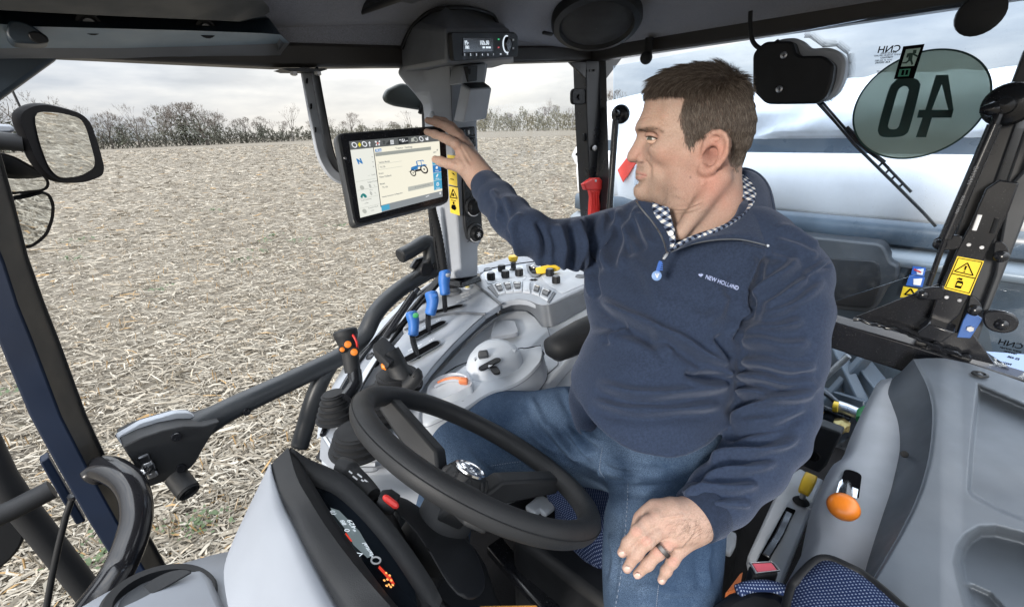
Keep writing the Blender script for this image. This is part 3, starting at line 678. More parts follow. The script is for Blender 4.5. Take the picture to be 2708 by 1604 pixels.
a, b, c = onU(2630,330,1.52), onU(2500,630,1.50), onU(2455,755,1.50)
MB().tube([a, b],.0125,16).build('cylinder', M['gloss'], gs2,60)
MB().tube([b, c],.006,12).build('rod', M['gloss'], gs2,60)
MB().tube([a, onU(2642,295,1.525), onU(2650,278,1.53)],[.008,.009,.008],12).build('rod_end', M['gloss'], gs2,60)
MB().lathe([(.040,-.006),(.046,0),(.043,.010),(.028,.018),(.004,.020)], onU(2668,276,1.56),-UU + RR * .1,28).build('mount_disc', M['gloss'], gs2,50)
MB().lathe([(.016,0),(.020,.012),(.016,.03),(.003,.034)], onU(2656,280,1.545),-UU, 16).build('ball_joint', M['gloss'], gs2,50)
MB().tube([onU(2590,292,1.52), onU(2620,288,1.52), onU(2645,290,1.53)],[.006,.016,.014],10).build('bracket_lug', M['gloss'], gs2,60)
ax_ = (b - a).normalized(); nrm_ = (-a + EYE).normalized()
text_obj('lettering', 'GAYSAN', lp(a, b, .42) + nrm_ * .0128, ax_, ax_.cross(nrm_) * -1,.0105, M['dimprint'], gs2, thick=.0001)
text_obj('lettering', '853378 340N', lp(a, b, .68) + nrm_ * .0128, ax_, ax_.cross(nrm_) * -1,.0075, M['dimprint'], gs2, thick=.0001)
# mounting bracket on the rear left post with wing knobs and warning label
br = thing('mounting_bracket', 'black steel mounting bracket bolted to the rear left post with wing knobs', 'bracket', onU(2540,700,1.52))
plate = [(2708 - 60,420),(2690 - 5,470),(2708 - 55,560),(2610,690),(2560,820),(2520,900),(2470,895),(2490,800),(2545,640),(2600,500),(2630,430)]
MB().prism([onU(x, y, 1.53) for x, y in q(8,(1590,-60),(1720,-40),(1650,150),(1560,330),(1480,480),(1400,690),(1330,820),(1240,900),(1120,880),(1200,640),(1300,420),(1400,230),(1500,0))], UU * .02).build('upright_plate', M['gloss'], br, 35,.003)
MB().prism([onU(x, y, 1.545) for x, y in q(8,(1660,-20),(1751,-120),(1900,-500),(1900,-200),(1740,240),(1520,800),(1470,800),(1560,560))], UU * .03).build('post_cover', M['darkgrey'], br, 35,.004)
MB().prism([onU(x, y, 1.49) for x, y in q(8,(1130,880),(1300,940),(1210,1005),(1060,960),(1050,940))], ZZ * .006 + UU * .05).build('foot_tray', M['gloss'], br, 35,.003)
for lug, hub in [([(1148,360),(1165,325),(1220,305),(1360,300),(1330,395),(1190,405)],(1200,360)),([(1560,340),(1620,345),(1655,400),(1650,460),(1600,482),(1550,440)],(1600,440)),
                 ([(1035,690),(1060,660),(1130,642),(1240,640),(1225,725),(1080,725)],(1085,690)),([(1400,690),(1450,720),(1478,770),(1465,820),(1420,835),(1380,800)],(1425,790)),
                 ([(1480,800),(1590,790),(1690,820),(1725,870),(1700,925),(1630,948),(1530,930),(1480,880)],(1605,885))]:
    k = MB().prism(rounded([onU(x, y, 1.52) for x, y in q(8, *lug)],.012,3), UU * .012).build('wing_lug', M['gloss'], br, 40,.004)
    MB().lathe([(.014,0),(.012,.008),(.004,.013)], onU(*q(8, hub),1.52),-UU, 16).build('bolt_head', M['gloss'], k, 50)
for x, y in [(1390,362),(1475,380),(1245,705),(1330,725)]:
    MB().lathe([(.005,0),(.004,.003)], onU(*q(8,(x, y)),1.529),-UU, 10).build('bolt', M['steel'], br)
for x0, y0, x1, y1, mt in [(1462,168,1424,268, 'stickwhite'),(1575,190,1540,288, 'black')]:
    MB().tube([onU(*q(8,(x0, y0)),1.528), onU(*q(8,(x1, y1)),1.528)],.0045,6).build('slot', M[mt], br)
bl_ = MB().prism([onU(x, y, 1.535) for x, y in q(8,(1390,790),(1480,850),(1400,975),(1310,970),(1350,860))], UU * .01).build('blue_tab', plastic('blue_tab_paint', (.05,.12,.34),.35), br, 35,.002)
MB().lathe([(.008,0),(.007,.006)], onU(*q(8,(1400,910)),1.534),-UU, 6).build('nut', M['steel'], bl_)
MB().lathe([(.028,0),(.030,.006),(.026,.013),(.003,.015)], onU(*q(8,(1800,195)),1.50),-UU, 20).build('pivot_bolt', M['gloss'], br, 50) if False else None
wl = thing('warning_label', 'yellow warning label with triangle and fire extinguisher symbol on the bracket', 'warning label', onU(2550,730,1.525))
def lab(k, name, polys, mat, parent, u, th_=.0006):
    m_ = MB()
    for p_ in polys: m_.prism([onU(x, y, u) for x, y in q(k, *p_)],-UU * th_)
    return m_.build(name, mat, parent, 0)
lab(8, 'film', [[(1315,438),(1490,470),(1398,693),(1226,650)]], M['stickyellow'], wl, 1.5285)
def outline(k, name, poly, w, mat, parent, u):
    P_ = [onU(x, y, u) for x, y in q(k, *poly)]; m_ = MB()
    for i in range(len(P_)): m_.bar([P_[i], P_[(i + 1) % len(P_)]], w, .0006, UU)
    return m_.build(name, mat, parent, 0)
outline(8, 'border', [(1322,450),(1478,478),(1392,680),(1238,642)],.0016, M['inkblack'], wl, 1.5270)
outline(8, 'divider', [(1280,550),(1432,582),(1431,584),(1279,552)],.0014, M['inkblack'], wl, 1.5268)
outline(8, 'triangle', [(1382,482),(1418,564),(1296,536)],.0022, M['inkblack'], wl, 1.5264)
lab(8, 'exclamation_mark', [[(1366,500),(1380,503),(1368,530),(1360,528)],[(1358,534),(1367,536),(1364,544),(1355,542)]], M['inkblack'], wl, 1.5262)
lab(8, 'extinguisher_symbol', [[(1318,596),(1350,602),(1354,616),(1338,650),(1298,642),(1310,606)],[(1330,580),(1350,583),(1346,596),(1326,592)],[(1312,584),(1332,578),(1334,584),(1316,590)]], M['inkblack'], wl, 1.5262)
lab(8, 'extinguisher_band', [[(1316,612),(1346,618),(1340,634),(1308,628)]], M['stickyellow'], wl, 1.5254)
# emergency hammer
hm = thing('emergency_hammer', 'red emergency hammer in its holder on the rear corner post', 'hammer', onR(1575,500,1.10))
MB().prism([onR(x, y, 1.085) for x, y in q(2,(1975,1290),(2035,1248),(2085,1245),(2128,1290),(2105,1330),(1990,1332))], RR * .02).build('head', M['red'], hm, 35,.004)
MB().prism([onR(x, y, 1.088) for x, y in q(2,(2020,1325),(2095,1325),(2082,1380),(2090,1440),(2080,1560),(2022,1560),(2028,1430),(2032,1380))], RR * .02).build('handle', M['red'], hm, 35,.004)
for x in (2045,2062,2078): MB().tube([onR(*q(2,(x - 8,1345)),1.086), onR(*q(2,(x - 6,1470)),1.086)],.002,6).build('rib', M['red'], hm)
MB().lathe([(.006,0),(.005,.004)], onR(*q(2,(2053,1266)),1.085),-RR, 12).build('screw', M['steel'], hm)
MB().lathe([(.011,0),(.010,.003),(.006,.004),(.005,.001)], onR(*q(2,(2047,1038)),1.107),-RR - UU * .3,18).build('rivet_nut', M['steel'], cab, 40)
MB().prism(rounded([onR(x, y, 1.13) for x, y in q(2,(1974,935),(1998,935),(1998,990),(1974,990))],.004), RR * .01).build('latch_plate', M['black'], cab, 35,.002)
# ---------------------------------------------------------------- trailed machine behind the tractor
TU = 2.7
tr = thing('trailer', 'big white trailed hopper with tarpaulin top and dark stripe behind the rear window', 'trailer', onU(2200,500, TU) * 1)
tr.location.z = 0; bpy_loc[tr.name].z = 0
M['tarp'] = fabric('white_tarp', (.66,.70,.76),12,.06); M['shell'] = plastic('white_gelcoat', (.78,.80,.84),.22,0, var=.03)
M['stripe'] = plastic('blue_grey_stripe', (.075,.100,.130),.3,0); M['hull'] = plastic('blue_grey_hull', (.050,.066,.085),.35,0, var=.15, dust=.3)
def zat(x, y, u): return (onU(x, y, u) - EYE).z
r_at = lambda x, y, u: (onU(x, y, u) - EYE).dot(RR)
rs = [2.9,1.98,1.9,1.2,.5,-.2,-1.2]; rs = linspace(1.95,-1.3,40)
z1, z2, z3 = zat(2200,366, TU), zat(2200,405, TU), zat(2200,560, TU)
def sheet(name, prof, mat, wob=0, r0=1.95, r1=-1.3, n=40, ripple=None):
    G_ = []
    for r in linspace(r0, r1, n):
        row = []
        for k, (du, z) in enumerate(prof):
            w = wob * (sin(r * 9 + k * 1.3) + .6 * sin(r * 23 + k * 2.1) + .5 * sin(r * 41 + k)) if 0 < k < len(prof) - 1 else 0
            row.append(T(TU + du - w, r, z + w * .5))
        G_.append(row)
    return MB().grid(G_).build(name, mat, tr, 180)
ztop = zat(2200,238, TU)
sheet('tarpaulin', [(.014, z1 - .02),(.012, z1 + .005),(-.01, z1 + .03),(-.005, lp(z1, ztop, .35)),(.0, lp(z1, ztop, .55)),(.03, lp(z1, ztop, .75)),(.10, ztop - .02),(.3, ztop + .03),(.7, ztop + .09),(1.4, ztop + .12)], M['tarp'],.014, n=90)
sheet('stripe_band', [(0, z1),(-.004, z2)], M['stripe'])
sheet('hopper_front', [(0, z2 + .002),(-.03, z2 - .01),(-.04, lp(z2, z3,.5)),(-.02, z3),(.06, z3 - .05)], M['shell'], n=60)
sheet('lower_rail', [(-.03, z3 - .01),(-.05, z3 - .03),(-.05, z3 - .11),(0, z3 - .13)], M['stripe'])
sheet('lower_ledge', [(-.02, z3 - .135),(-.10, z3 - .16),(-.10, z3 - .20),(-.04, z3 - .21)], plastic('ledge_grey', (.16,.185,.21),.35,0))
sheet('hull_front', [(-.04, z3 - .215),(-.02, z3 - .5),(.1, z3 - .95),(.3, z3 - 1.2)], M['hull'])
MB().box(T(TU + 1.0,.3, z3 - .4), UU * .8, RR * 1.5, ZZ * .45).build('body', M['hull'], tr, 35)
# rounded nose that sticks out to the left
nose = []
for k, (x, yt, yb, d) in enumerate([(1700,300,560,0),(1660,322,556,.02),(1625,345,540,.05),(1585,360,505,.10),(1550,370,468,.16),(1526,386,436,.22),(1517,404,418,.26)]):
    a, b = onU(x, yt, TU + .02 + d), onU(x, yb, TU + .02 + d); m_ = (a + b) / 2; h = (a - b).length / 2
    nose.append([m_ + ZZ * h * cos(t) - UU * (.10 * (1 - k / 8)) * sin(t) for t in linspace(0,2 * PI, 21)[:-1]])
MB().rings(nose).build('nose_cone', M['shell'], tr, 60)
MB().lathe([(.012,0),(.010,.008)], onU(1526,408, TU + .12),-UU, 12).build('plug', M['black'], tr)
MB().prism([onU(x, y, TU - .09) for x, y in q(3,(316,885),(400,775),(470,790),(352,964))], UU * .01).build('marker_board', plastic('faded_red_board', (.72,.07,.05),.5), tr, 35,.003, label='red warning stripe board beside the nose')
hb = MB().prism(rounded([onU(x, y, TU - .17) for x, y in q(8,(250,300),(830,360),(880,480),(930,500),(925,590),(860,640),(800,760),(740,810),(250,760))],.03), UU * .12).build('tool_box', M['darkgrey'], tr, 35,.02)
MB().prism(rounded([onU(x, y, TU - .185) for x, y in q(8,(300,440),(800,470),(815,600),(760,780),(300,740))],.03), UU * .012).build('box_door', M['black'], hb, 35,.01)
for k, (poly, mt) in enumerate([([(1024,502),(1110,514),(1098,570),(1012,558)], 'stickblue'),([(1002,560),(1104,576),(1086,640),(978,628)], 'stickblue'),([(962,634),(1060,654),(1010,700),(940,708)], 'stickyellow')]):
    st = lab(8, 'hazard_sticker', [poly], M[mt], tr, TU - .11)
    c_ = np.mean(np.array(poly),0)
    sh = [tuple(c_ + (np.array(p_) - c_) * .72) for p_ in poly]
    if k < 2: lab(8, 'pictogram', [[tuple(lp(np.array(sh[0]), np.array(sh[2]),.25)), sh[1], sh[2], tuple(lp(np.array(sh[3]), np.array(sh[2]),.4))]], M['stickwhite'], st, TU - .112)
    else: outline(8, 'triangle', [(1010,650),(1035,690),(970,688)],.006, M['inkblack'], st, TU - .112)
lab(8, 'red_arrow', [[(1034,518),(1080,540),(1078,550),(1030,528)]], M['red'], tr, TU - .114)
# drawbar and couplings seen through the lower pane
db = thing('drawbar', 'grey steel V-shaped drawbar below the trailed machine, seen through the lower pane', 'drawbar', onU(2240,1050,2.2)); db.location.z = 0; bpy_loc[db.name].z = 0
for name, a, b, w in [('strut', (2195,900),(2305,1130),.05),('strut', (2330,900),(2130,1120),.03),('strut', (2270,960),(2420,1150),.08),('strut', (2060,1000),(2290,1075),.022)]:
    MB().bar([onU(*a, 2.2), onU(*b, 2.0)], w, .05, ZZ).build(name, M['hull'], db, 35,.006)
MB().tube([onU(*a_, 2.0) for a_ in q(12,(530,270),(620,180),(725,85))],.012,8).build('brace_rod', M['steel'], db, 60)
MB().box(onU(2230,1180,2.3), UU * .3, RR * .7, ZZ * .03).build('frame_deck', M['darksteel'], db, 35)
cp = thing('hose_coupling', 'zinc hydraulic couplings with brass and yellow fittings behind the driver', 'coupling', onU(2220,1090,1.72))
for nm, pts, r_, mt in [('hose', [(500,400),(600,425),(700,460)],.016, 'rubber'),('collar', [(550,412),(585,422)],.018, 'yellow'),('fitting', [(655,450),(720,478)],.021, 'steel'),('valve', [(650,360),(700,375),(775,405)],.020, 'steel'),('cap', [(640,365),(668,372)],.018, 'yellow'),
                        ('plug', [(515,320),(540,330)],.016, 'stickwhite'),('rail', [(470,330),(620,390),(735,440)],.012, 'gloss'),('chain', [(570,270),(610,300),(660,345)],.010, 'darksteel')]:
    MB().tube([onU(x, y, 1.72 - .02 * (nm == 'cap')) for x, y in q(12, *pts)], r_, 10).build(nm, M[mt], cp, 50)
MB().lathe([(.026,0),(.026,.02),(.016,.03),(.014,.05)], onU(*q(12,(690,465)),1.70),-UU, 6).build('hex_nut', metal('brass', (.55,.42,.18),.35), cp, 30)
# ================================================================ CENTRE PILLAR WITH RADIO POD, SWITCHES, MONITOR
cpil = thing('control_pillar', 'grey plastic centre pillar carrying radio pod, open pocket, rocker switches and heater knobs', 'pillar', onR(1215,720,1.1))
rows = [(170,1058,1112,1191,1292),(190,1050,1116,1192,1290),(214,1068,1124,1193,1286),(245,1096,1132,1194,1282),(272,1117,1139,1195,1276),(300,1121,1143,1196,1264),(330,1123,1146,1198,1262),(450,1140,1158,1203,1268),(583,1158,1172,1209,1275),(640,1166,1178,1213,1274),(655,1168,1180,1214,1265),(735,1178,1188,1219,1265)]
PC = lambda y: float(np.interp(y, [r[0] for r in rows],[r[3] for r in rows])); PL = lambda y: float(np.interp(y, [r[0] for r in rows],[r[1] for r in rows])); PR = lambda y: float(np.interp(y, [r[0] for r in rows],[r[4] for r in rows]))
rings = []
for y, l, m_, c, r in rows:
    k = max(0, min(1,(300 - y) / 110))
    L, Mm, C, Rr = onR(l, y + 3,1.165), onR(m_, y + 2,1.105 + .035 * k), onR(c, y, 1.06), onR(r, y - 4,1.07)
    rings.append([L, Mm, C, Rr, Rr + RR * .09, L + RR * .02 + UU * .02])
MB().rings(rings).build('column', M['grey'], cpil, 28,.006,3)
foot = [onR(x, y, r) for x, y, r in [(1174,722,1.17),(1188,738,1.10),(1219,745,1.055),(1268,728,1.065),(1270,722,1.16)]]
MB().prism(foot, -ZZ * .02,1.12).build('foot_gasket', M['gloss'], cpil, 35,.004)
seam = [onR(PC(y) - 1, y, 1.0595) for y in (178,230,280,322)]
MB().tube(seam, .0008,5).build('seam_line', M['darkgrey'], cpil)
# radio pod
PT = lambda x, y, r: onR(x, y, r)
podv = [PT(1178,74,.90), PT(1182,168,.905), PT(1062,189,1.14), PT(1056,117,1.14), PT(1090,66,1.12), PT(1141,26,1.05), PT(1178,14,1.0), PT(1297,30,1.03), PT(1322,66,1.04), PT(1350,76,.985), PT(1361,153,.985), PT(1350,166,1.03), PT(1300,182,1.10), PT(1345,60,1.12), PT(1180,5,1.14)]
MB().add(podv, [(0,1,2,3,4),(0,4,5,6,7,8,9),(0,9,10,1),(1,10,11,12,2),(9,8,13,12,11,10),(3,2,12,13,14),(4,3,14),(5,4,14),(6,5,14),(7,6,14),(8,7,14,13)]).build('radio_pod', M['midgrey'], cpil, 30,.010,3)
arch = catmull([PT(x, y, r) for x, y, r in [(1062,130,1.135),(1082,85,1.12),(1110,50,1.08),(1141,31,1.045),(1178,22,.995),(1240,22,1.0),(1297,37,1.025),(1310,50,1.03),(1318,70,1.035)]],5)
MB().tube(arch, .005,8).build('pod_gasket', M['black'], cpil, 60)
# pocket
MB().prism([PT(1219,222,.995), PT(1224,172,1.02), PT(1287,168,1.03), PT(1281,219,1.005)], RR * .05).build('pocket_back', M['grey'], cpil, 30,.004)
MB().prism([PT(1237,175,1.0), PT(1264,173,1.005), PT(1262,214,1.0), PT(1238,217,.995)], RR * .03).build('pocket_opening', M['darkgrey'], cpil, 30,.002)
MB().prism([PT(1239,182,.998), PT(1245,182,.998), PT(1244,197,.998), PT(1239,198,.998)], RR * .01).build('socket', M['black'], cpil, 30)
a = [PT(1219,222,1.0), PT(1243,237,.93), PT(1301,232,.945), PT(1281,218,1.01)]; b = [PT(1199,321,1.03), PT(1225,324,.965), PT(1286,315,.975), PT(1275,305,1.05)]
MB().rings([b, a]).build('pocket_box', M['grey'], cpil, 30,.005,3)
ins = [lp(p, sum(a, Vector()) / 4,.14) + ZZ * .0015 for p in a]
MB().prism(ins, ZZ * .001).build('pocket_mouth', M['black'], cpil, 0)
MB().lathe([(.0085,0),(.008,.003),(.005,.006),(.001,.007)], PT(1142,303,1.108),-RR * .6 - UU * .8,18).build('cap_button', M['lightgrey'], cpil, 60)
# rocker switches on the inner face
def rocker(polyS, r, lab=None):
    p = [onR(x, y, r) for x, y in polyS]; c = sum(p, Vector()) / 4
    f = MB().prism(rounded(p, .003,2), RR * .01).build('rocker_switch', M['black'], cpil, 35,.001)
    k = [lp(v, c, .16) for v in p]; MB().prism([v - RR * .001 for v in rounded(k, .006,3)],-RR * .005,.86).build('rocker', M['gloss'], f, 35,.001)
    xm = (p[1] - p[0]) * .02; h = (p[3] - p[0]); cc_ = lp(c, (p[0] + p[3]) / 2,.05) - RR * .0072
    MB().box(cc_, (p[1] - p[0]) * .05, h * .20, RR * .0004).build('light_bar', M['stickwhite'], f, 0)
for s_ in ([(1215,338),(1255,334),(1257,361),(1218,364)],[(1219,367),(1257,362),(1259,388),(1222,392)],[(1224,395),(1259,391),(1261,418),(1227,421)],[(1226,425),(1261,421),(1263,448),(1229,451)]):
    rocker(s_, 1.052)
kp = rounded([onR(x, y, 1.053) for x, y in [(1226,462),(1266,460),(1276,600),(1272,628),(1252,641),(1238,634),(1230,600)]],.02,4)
kpanel = MB().prism(kp, RR * .012).build('knob_panel', plastic('carbon_panel', (.03,.032,.036),.35,0), cpil, 35,.002)
for i in range(26):
    y0 = 466 + i * 6.6; MB().tube([onR(1229 + i * .3, y0 + 9,1.0525), onR(1240 + i * .3, y0,1.0525)],.0012,4).build('carbon_rib', M['darkgrey'], kpanel)
for x, y in ((1250,547),(1256,616)):
    p = onR(x, y, 1.05); kb = MB().lathe([(.030,0),(.030,.004),(.026,.007),(.025,.004)], p, -RR, 28).build('heater_knob', M['darkgrey'], cpil, 40)
    MB().lathe([(.022,.003),(.020,.020),(.016,.026),(.015,.024),(.001,.024)], p, -RR - UU * .25,24).build('dial', M['black'], kb, 40)
    for k in range(10):
        a_ = k * 2 * PI / 10; e1 = ZZ.cross(RR).normalized(); d_ = (e1 * cos(a_) + ZZ * sin(a_)); MB().tube([p + d_ * .021 - RR * .006 - UU * .002, p + d_ * .018 - RR * .024 - UU * .006],.0022,5).build('grip_rib', M['soft'], kb)
    arcp = [p - RR * .0065 + (UU * cos(t) + ZZ * sin(t)) * .0265 for t in linspace(3.6,5.6,10)]; MB().tube(arcp, .0016,5).build('scale_print', M['print'], kb)
    if y > 600:
        for k in range(3): MB().bar([p - RR * .0262 - UU * .0065 + (UU * cos(k * PI / 3) + ZZ * sin(k * PI / 3)) * s_ * .008 for s_ in (-1,1)],.002,.0006, RR).build('snowflake_print', M['print'], kb, 0)
# yellow warning stickers on the front face, beside the monitor
stk = thing('pillar_stickers', 'two tall yellow warning stickers on the pillar between monitor and heater knobs', 'stickers', onR(1200,500,1.06))
def leftface(x, y, d):
    C = onR(PC(y), y, 1.06); Mm = onR(float(np.interp(y, [r[0] for r in rows],[r[2] for r in rows])), y + 2,1.105); n_ = (Mm - C).cross(ZZ).normalized()
    if n_.dot(EYE - C) < 0: n_ = -n_
    return onPlane(x, y, C + n_ * d, n_)
def lf(polys, name, mat, par, d):
    m_ = MB()
    for p_ in polys:
        P_ = [leftface(x, y, d) for x, y in p_]; n_ = (P_[1] - P_[0]).cross(P_[2] - P_[0]).normalized()
        if n_.dot(EYE - P_[0]) < 0: n_ = -n_
        m_.prism(P_, n_ * .0005)
    return m_.build(name, mat, par, 0)
s1 = lf([[(1183,409),(1206,412),(1210,493),(1187,487)]], 'sticker', M['stickyellow'], stk, .004)
s2 = lf([[(1187,492),(1211,496),(1216,570),(1191,562)]], 'sticker', M['stickyellow'], stk, .004)
lf([[(1187,489),(1211,494),(1211,496),(1187,491)]], 'gap', M['inkblack'], stk, .0048)
for s_, polys in ((s1,[[(1188,440),(1190,440),(1197,422),(1195,420)],[(1197,422),(1195,420),(1203,442),(1205,443)],[(1188,440),(1188,442),(1205,445),(1205,443)],[(1191,472),(1200,474),(1200,476),(1191,474)],[(1194,456),(1200,458),(1203,464),(1197,460)]]),
                  (s2,[[(1190,521),(1192,521),(1199,501),(1197,499)],[(1199,501),(1197,499),(1207,522),(1209,523)],[(1190,521),(1190,523),(1209,526),(1209,523)],[(1196,512),(1200,511),(1201,519),(1196,518)],[(1197,534),(1201,533),(1202,539),(1198,540)],[(1195,541),(1203,541),(1207,551),(1203,556),(1196,553),(1193,549)],[(1193,528),(1206,531),(1206,532.5),(1193,529.5)]])):
    lf(polys, 'pictogram', M['inkblack'], s_, .0056)
# ---------------------------------------------------------------- radio
rad = thing('car_radio', 'black car radio with lit white display showing 105.30 in the roof pod', 'radio', PT(1270,120,.93))
RP0, RPx = PT(1180,120,.897), PT(1360,118,.980)
rn = (RPx - RP0).cross(ZZ).normalized(); rn = rn if rn.dot(EYE - RP0) > 0 else -rn
rn = (rn - ZZ * .12).normalized()
def rp(x, y, d=.0): return onPlane(x, y, RP0 + rn * d, rn)
def rq(*pts): return [rp(*q(13, p)) if False else p for p in pts]
def rad_poly(name, poly, mat, par, d, th_=.001):
    P_ = [rp(x, y, d) for x, y in q(13, *poly)]; return MB().prism(P_, rn * th_).build(name, mat, par, 0)
M['lcd'] = glow('lcd_white', (.80,.90,1.0),1.0); M['lcdback'] = plain('lcd_back', (.008,.009,.014),.15); M['lcdgreen'] = glow('lcd_green', (.05,.9,.3),.7); M['lcdred'] = glow('lcd_red', (.9,.08,.1),.6)
fp = MB().prism(rounded([rp(x, y, 0) for x, y in q(13,(656,305),(1440,300),(1485,345),(1482,600),(690,660))],.008,3), rn * .012).build('faceplate', M['black'], rad, 35,.003)
rad_poly('display', [(850,375),(1225,372),(1220,535),(855,550)], M['lcdback'], rad, .0125)
rx = (rp(*q(13,(1400,430)),.0) - rp(*q(13,(700,440)),.0)).normalized()
for s_, (x, y), sz in [('PI-', (900,430),.0150),('105.30', (1118,430),.0158),('FM1', (910,492),.0095)]:
    text_obj('display_digits', s_, rp(*q(13,(x, y)),.0138), rx, ZZ, sz, M['lcd'], rad, thick=.0002, weight=.0003)
for x in (1110,1150,1182): rad_poly('display_icon', [(x - 15,480),(x + 13,480),(x + 13,502),(x - 15,502)], M['lcd'], rad, .0138,.0003)
for k, x in enumerate((877,950,1022,1093,1162,1230)):
    b_ = rad_poly('preset_button', [(x - 32,562),(x + 34,560),(x + 34,592),(x - 32,596)], M['black'], rad, .0125)
    text_obj('button_print', str(k + 1), rp(*q(13,(x, 580)),.0142), rx, ZZ, .0065, M['lcd'], b_, thick=.0001, weight=.0003)
for x, s_ in ((1318, '<<'),(1402, '>>')): text_obj('button_print', s_, rp(*q(13,(x, 574)),.0136), rx, ZZ, .0065, M['lcd'], rad, thick=.0001, weight=.0003)
p = rp(*q(13,(1385,452)),.0125); kb = MB().lathe([(.0175,0),(.0175,.006),(.0145,.010),(.0145,.009),(.001,.009)], p, rn, 28).build('volume_knob', M['gloss'], rad, 40)
MB().tube([p + rn * .002 + (rx * cos(t) + ZZ * sin(t)) * .0192 for t in linspace(1.3,5.0,22)],.0017,6).build('light_ring', M['lcd'], kb)
for (x, y), mt in (((1292,392), 'lcdgreen'),((1292,492), 'lcdred')): rad_poly('phone_key', [(x - 10, y - 8),(x + 10, y - 10),(x + 10, y + 6),(x - 10, y + 8)], M[mt], rad, .0136,.0003)
for x, y in ((1437,398),(1472,398),(1437,500),(1472,500)): rad_poly('key_icon', [(x - 9, y - 12),(x + 9, y - 12),(x + 9, y + 12),(x - 9, y + 12)], M['print'], rad, .0136,.0003)
# ---------------------------------------------------------------- things behind and beside the pillar
fl = thing('mirror_flap', 'dark grey rounded mirror back beyond the pillar, above the monitor', 'mirror', onR(1070,250,1.20))
MB().prism(rounded([onR(x, y, 1.21) for x, y in [(1018,256),(1026,237),(1068,216),(1100,235),(1128,262),(1128,293),(1046,280),(1024,270)]],.02,4), RR * .02).build('shell', plastic('olive_grey_shell', (.055,.065,.062),.5), fl, 40,.006)
MB().tube([onR(1110,300,1.2), onR(1130,240,1.2), onR(1140,180,1.19)],.006,8).build('arm', M['black'], fl)
MB().bar([onR(1120,288,1.185), onR(1124,420,1.185), onR(1150,700,1.185)],.006,.012, RR).build('door_seal', M['black'], cab, 35)
cb = thing('cable_conduit', 'black ribbed cable conduit running down the pillar below the monitor', 'cable', onR(1170,705,1.12))
cpth = catmull([onR(x, y, 1.10) for x, y in [(1142,548),(1146,566),(1155,600),(1163,640),(1170,690),(1174,716)]],8)
MB().tube(cpth, [.011 + (.0018 if k % 2 else 0) for k in range(len(cpth))],10).build('conduit', M['rubber'], cb, 60)
MB().tube(catmull([onR(x, y, 1.115) for x, y in [(1148,570),(1150,640),(1156,680),(1160,710)]],6),.005,8).build('thin_wire', M['black'], cb, 60)
# ---------------------------------------------------------------- monitor bracket and monitor
mbk = thing('monitor_bracket', 'flat black bracket bar with punched holes hanging from the roof rail to the monitor', 'bracket', onR(815,180,1.1))
path = catmull([at(x, y, t) for x, y, t in [(806,178,1.05),(826,290,1.05),(846,395,1.04),(864,440,1.04),(890,468,1.05),(940,488,1.08)]],6)
MB().bar(path, .022,.010,-_a * .6 + _cx * .8).build('bar', M['grey'], mbk, 35,.002)  # lit face of the black bar is imitated by grey plastic
for x, y, w in ((811,214,1),(822,281,1),(833,344,1),(844,406,1)):
    MB().lathe([(.0062,-.001),(.0062,.0012),(.0045,.0006),(.001,.0006)], at(x + 1, y, 1.038),-_a * .6 + _cx * -.8,16).build('hole', M['inkblack'], mbk, 40)
path2 = [p + _cx * .015 + _a * .012 for p in path]
MB().bar(path2,.004,.036,-_a * .6 + _cx * .8).build('bar_edge', M['black'], mbk, 35,.001)
MB().prism([onR(x, y, 1.10) for x, y in [(745,182),(758,180),(860,181),(867,184),(850,189),(765,188)]], RR * .05).build('top_flange', M['darkgrey'], mbk, 35,.001)
for x in (776,840): MB().lathe([(.008,0),(.008,.006),(.004,.008)], onR(x, 190,1.11),-ZZ, 6).build('bolt', M['steel'], mbk, 30)
mon = thing('monitor', 'large black touchscreen monitor lit with a tractor settings page', 'monitor', at(1040,470,1.06))
MA_, MB_, MD_ = at(886,350,.945), at(1178,332,1.165), at(936,600,.935)
mn = (MB_ - MA_).cross(MD_ - MA_).normalized(); mn = mn if mn.dot(EYE - MA_) > 0 else -mn
def mp_(x, y, d=0.0): return onPlane(x, y, MA_ + mn * d, mn)
cas = rounded([mp_(x, y) for x, y in [(888,352),(1178,330),(1189,534),(936,601)]],.016,5); cc = sum(cas, Vector()) / len(cas)
MB().rings([[cc + (p - cc) * .90 - mn * .040 for p in cas],[p - mn * .018 for p in cas],[p - mn * .004 for p in cas],[cc + (p - cc) * .985 for p in cas]]).build('casing', plastic('monitor_casing', (.035,.038,.041),.4), mon, 35)
MB().prism(rounded([mp_(x, y, .0008) for x, y in [(899,357),(1176,336),(1186,529),(943,592)]],.010,4), mn * .0012).build('bezel_glass', M['gloss'], mon, 35)
MX, MY = mp_(1169,519) - mp_(953,576), mp_(924,374) - mp_(953,576)
MXn, MYn = MX.normalized(), None
def col(name, c, e): return glow(name, c, e)
UI = dict(page=col('ui_page', (1.0,.96,.80),.92), side=col('ui_side', (.97,.98,.90),.85), head=col('ui_header', (.16,.17,.17),.7), bar=col('ui_bar', (.42,.44,.40),.8), blue=col('ui_blue', (.03,.22,.55),.9), cyan=col('ui_cyan', (.08,.42,.65),.9), dark=col('ui_dark', (.03,.035,.04),.6),
          text=col('ui_text', (.42,.44,.42),.7), white=col('ui_white', (.95,.97,1),.9), foot=col('ui_foot', (.33,.36,.38),.8), teal=col('ui_teal', (.02,.30,.30),.7), yel=col('ui_yellow', (.85,.72,.05),.9), line=col('ui_line', (.60,.62,.56),.8), red=col('ui_red', (.75,.2,.18),.8))
def ui(name, poly, c, d=.0026, par=None): return MB().prism([mp_(x, y, d) for x, y in q(17, *poly)], mn * .0003).build(name, UI[c], par or mon, 0)
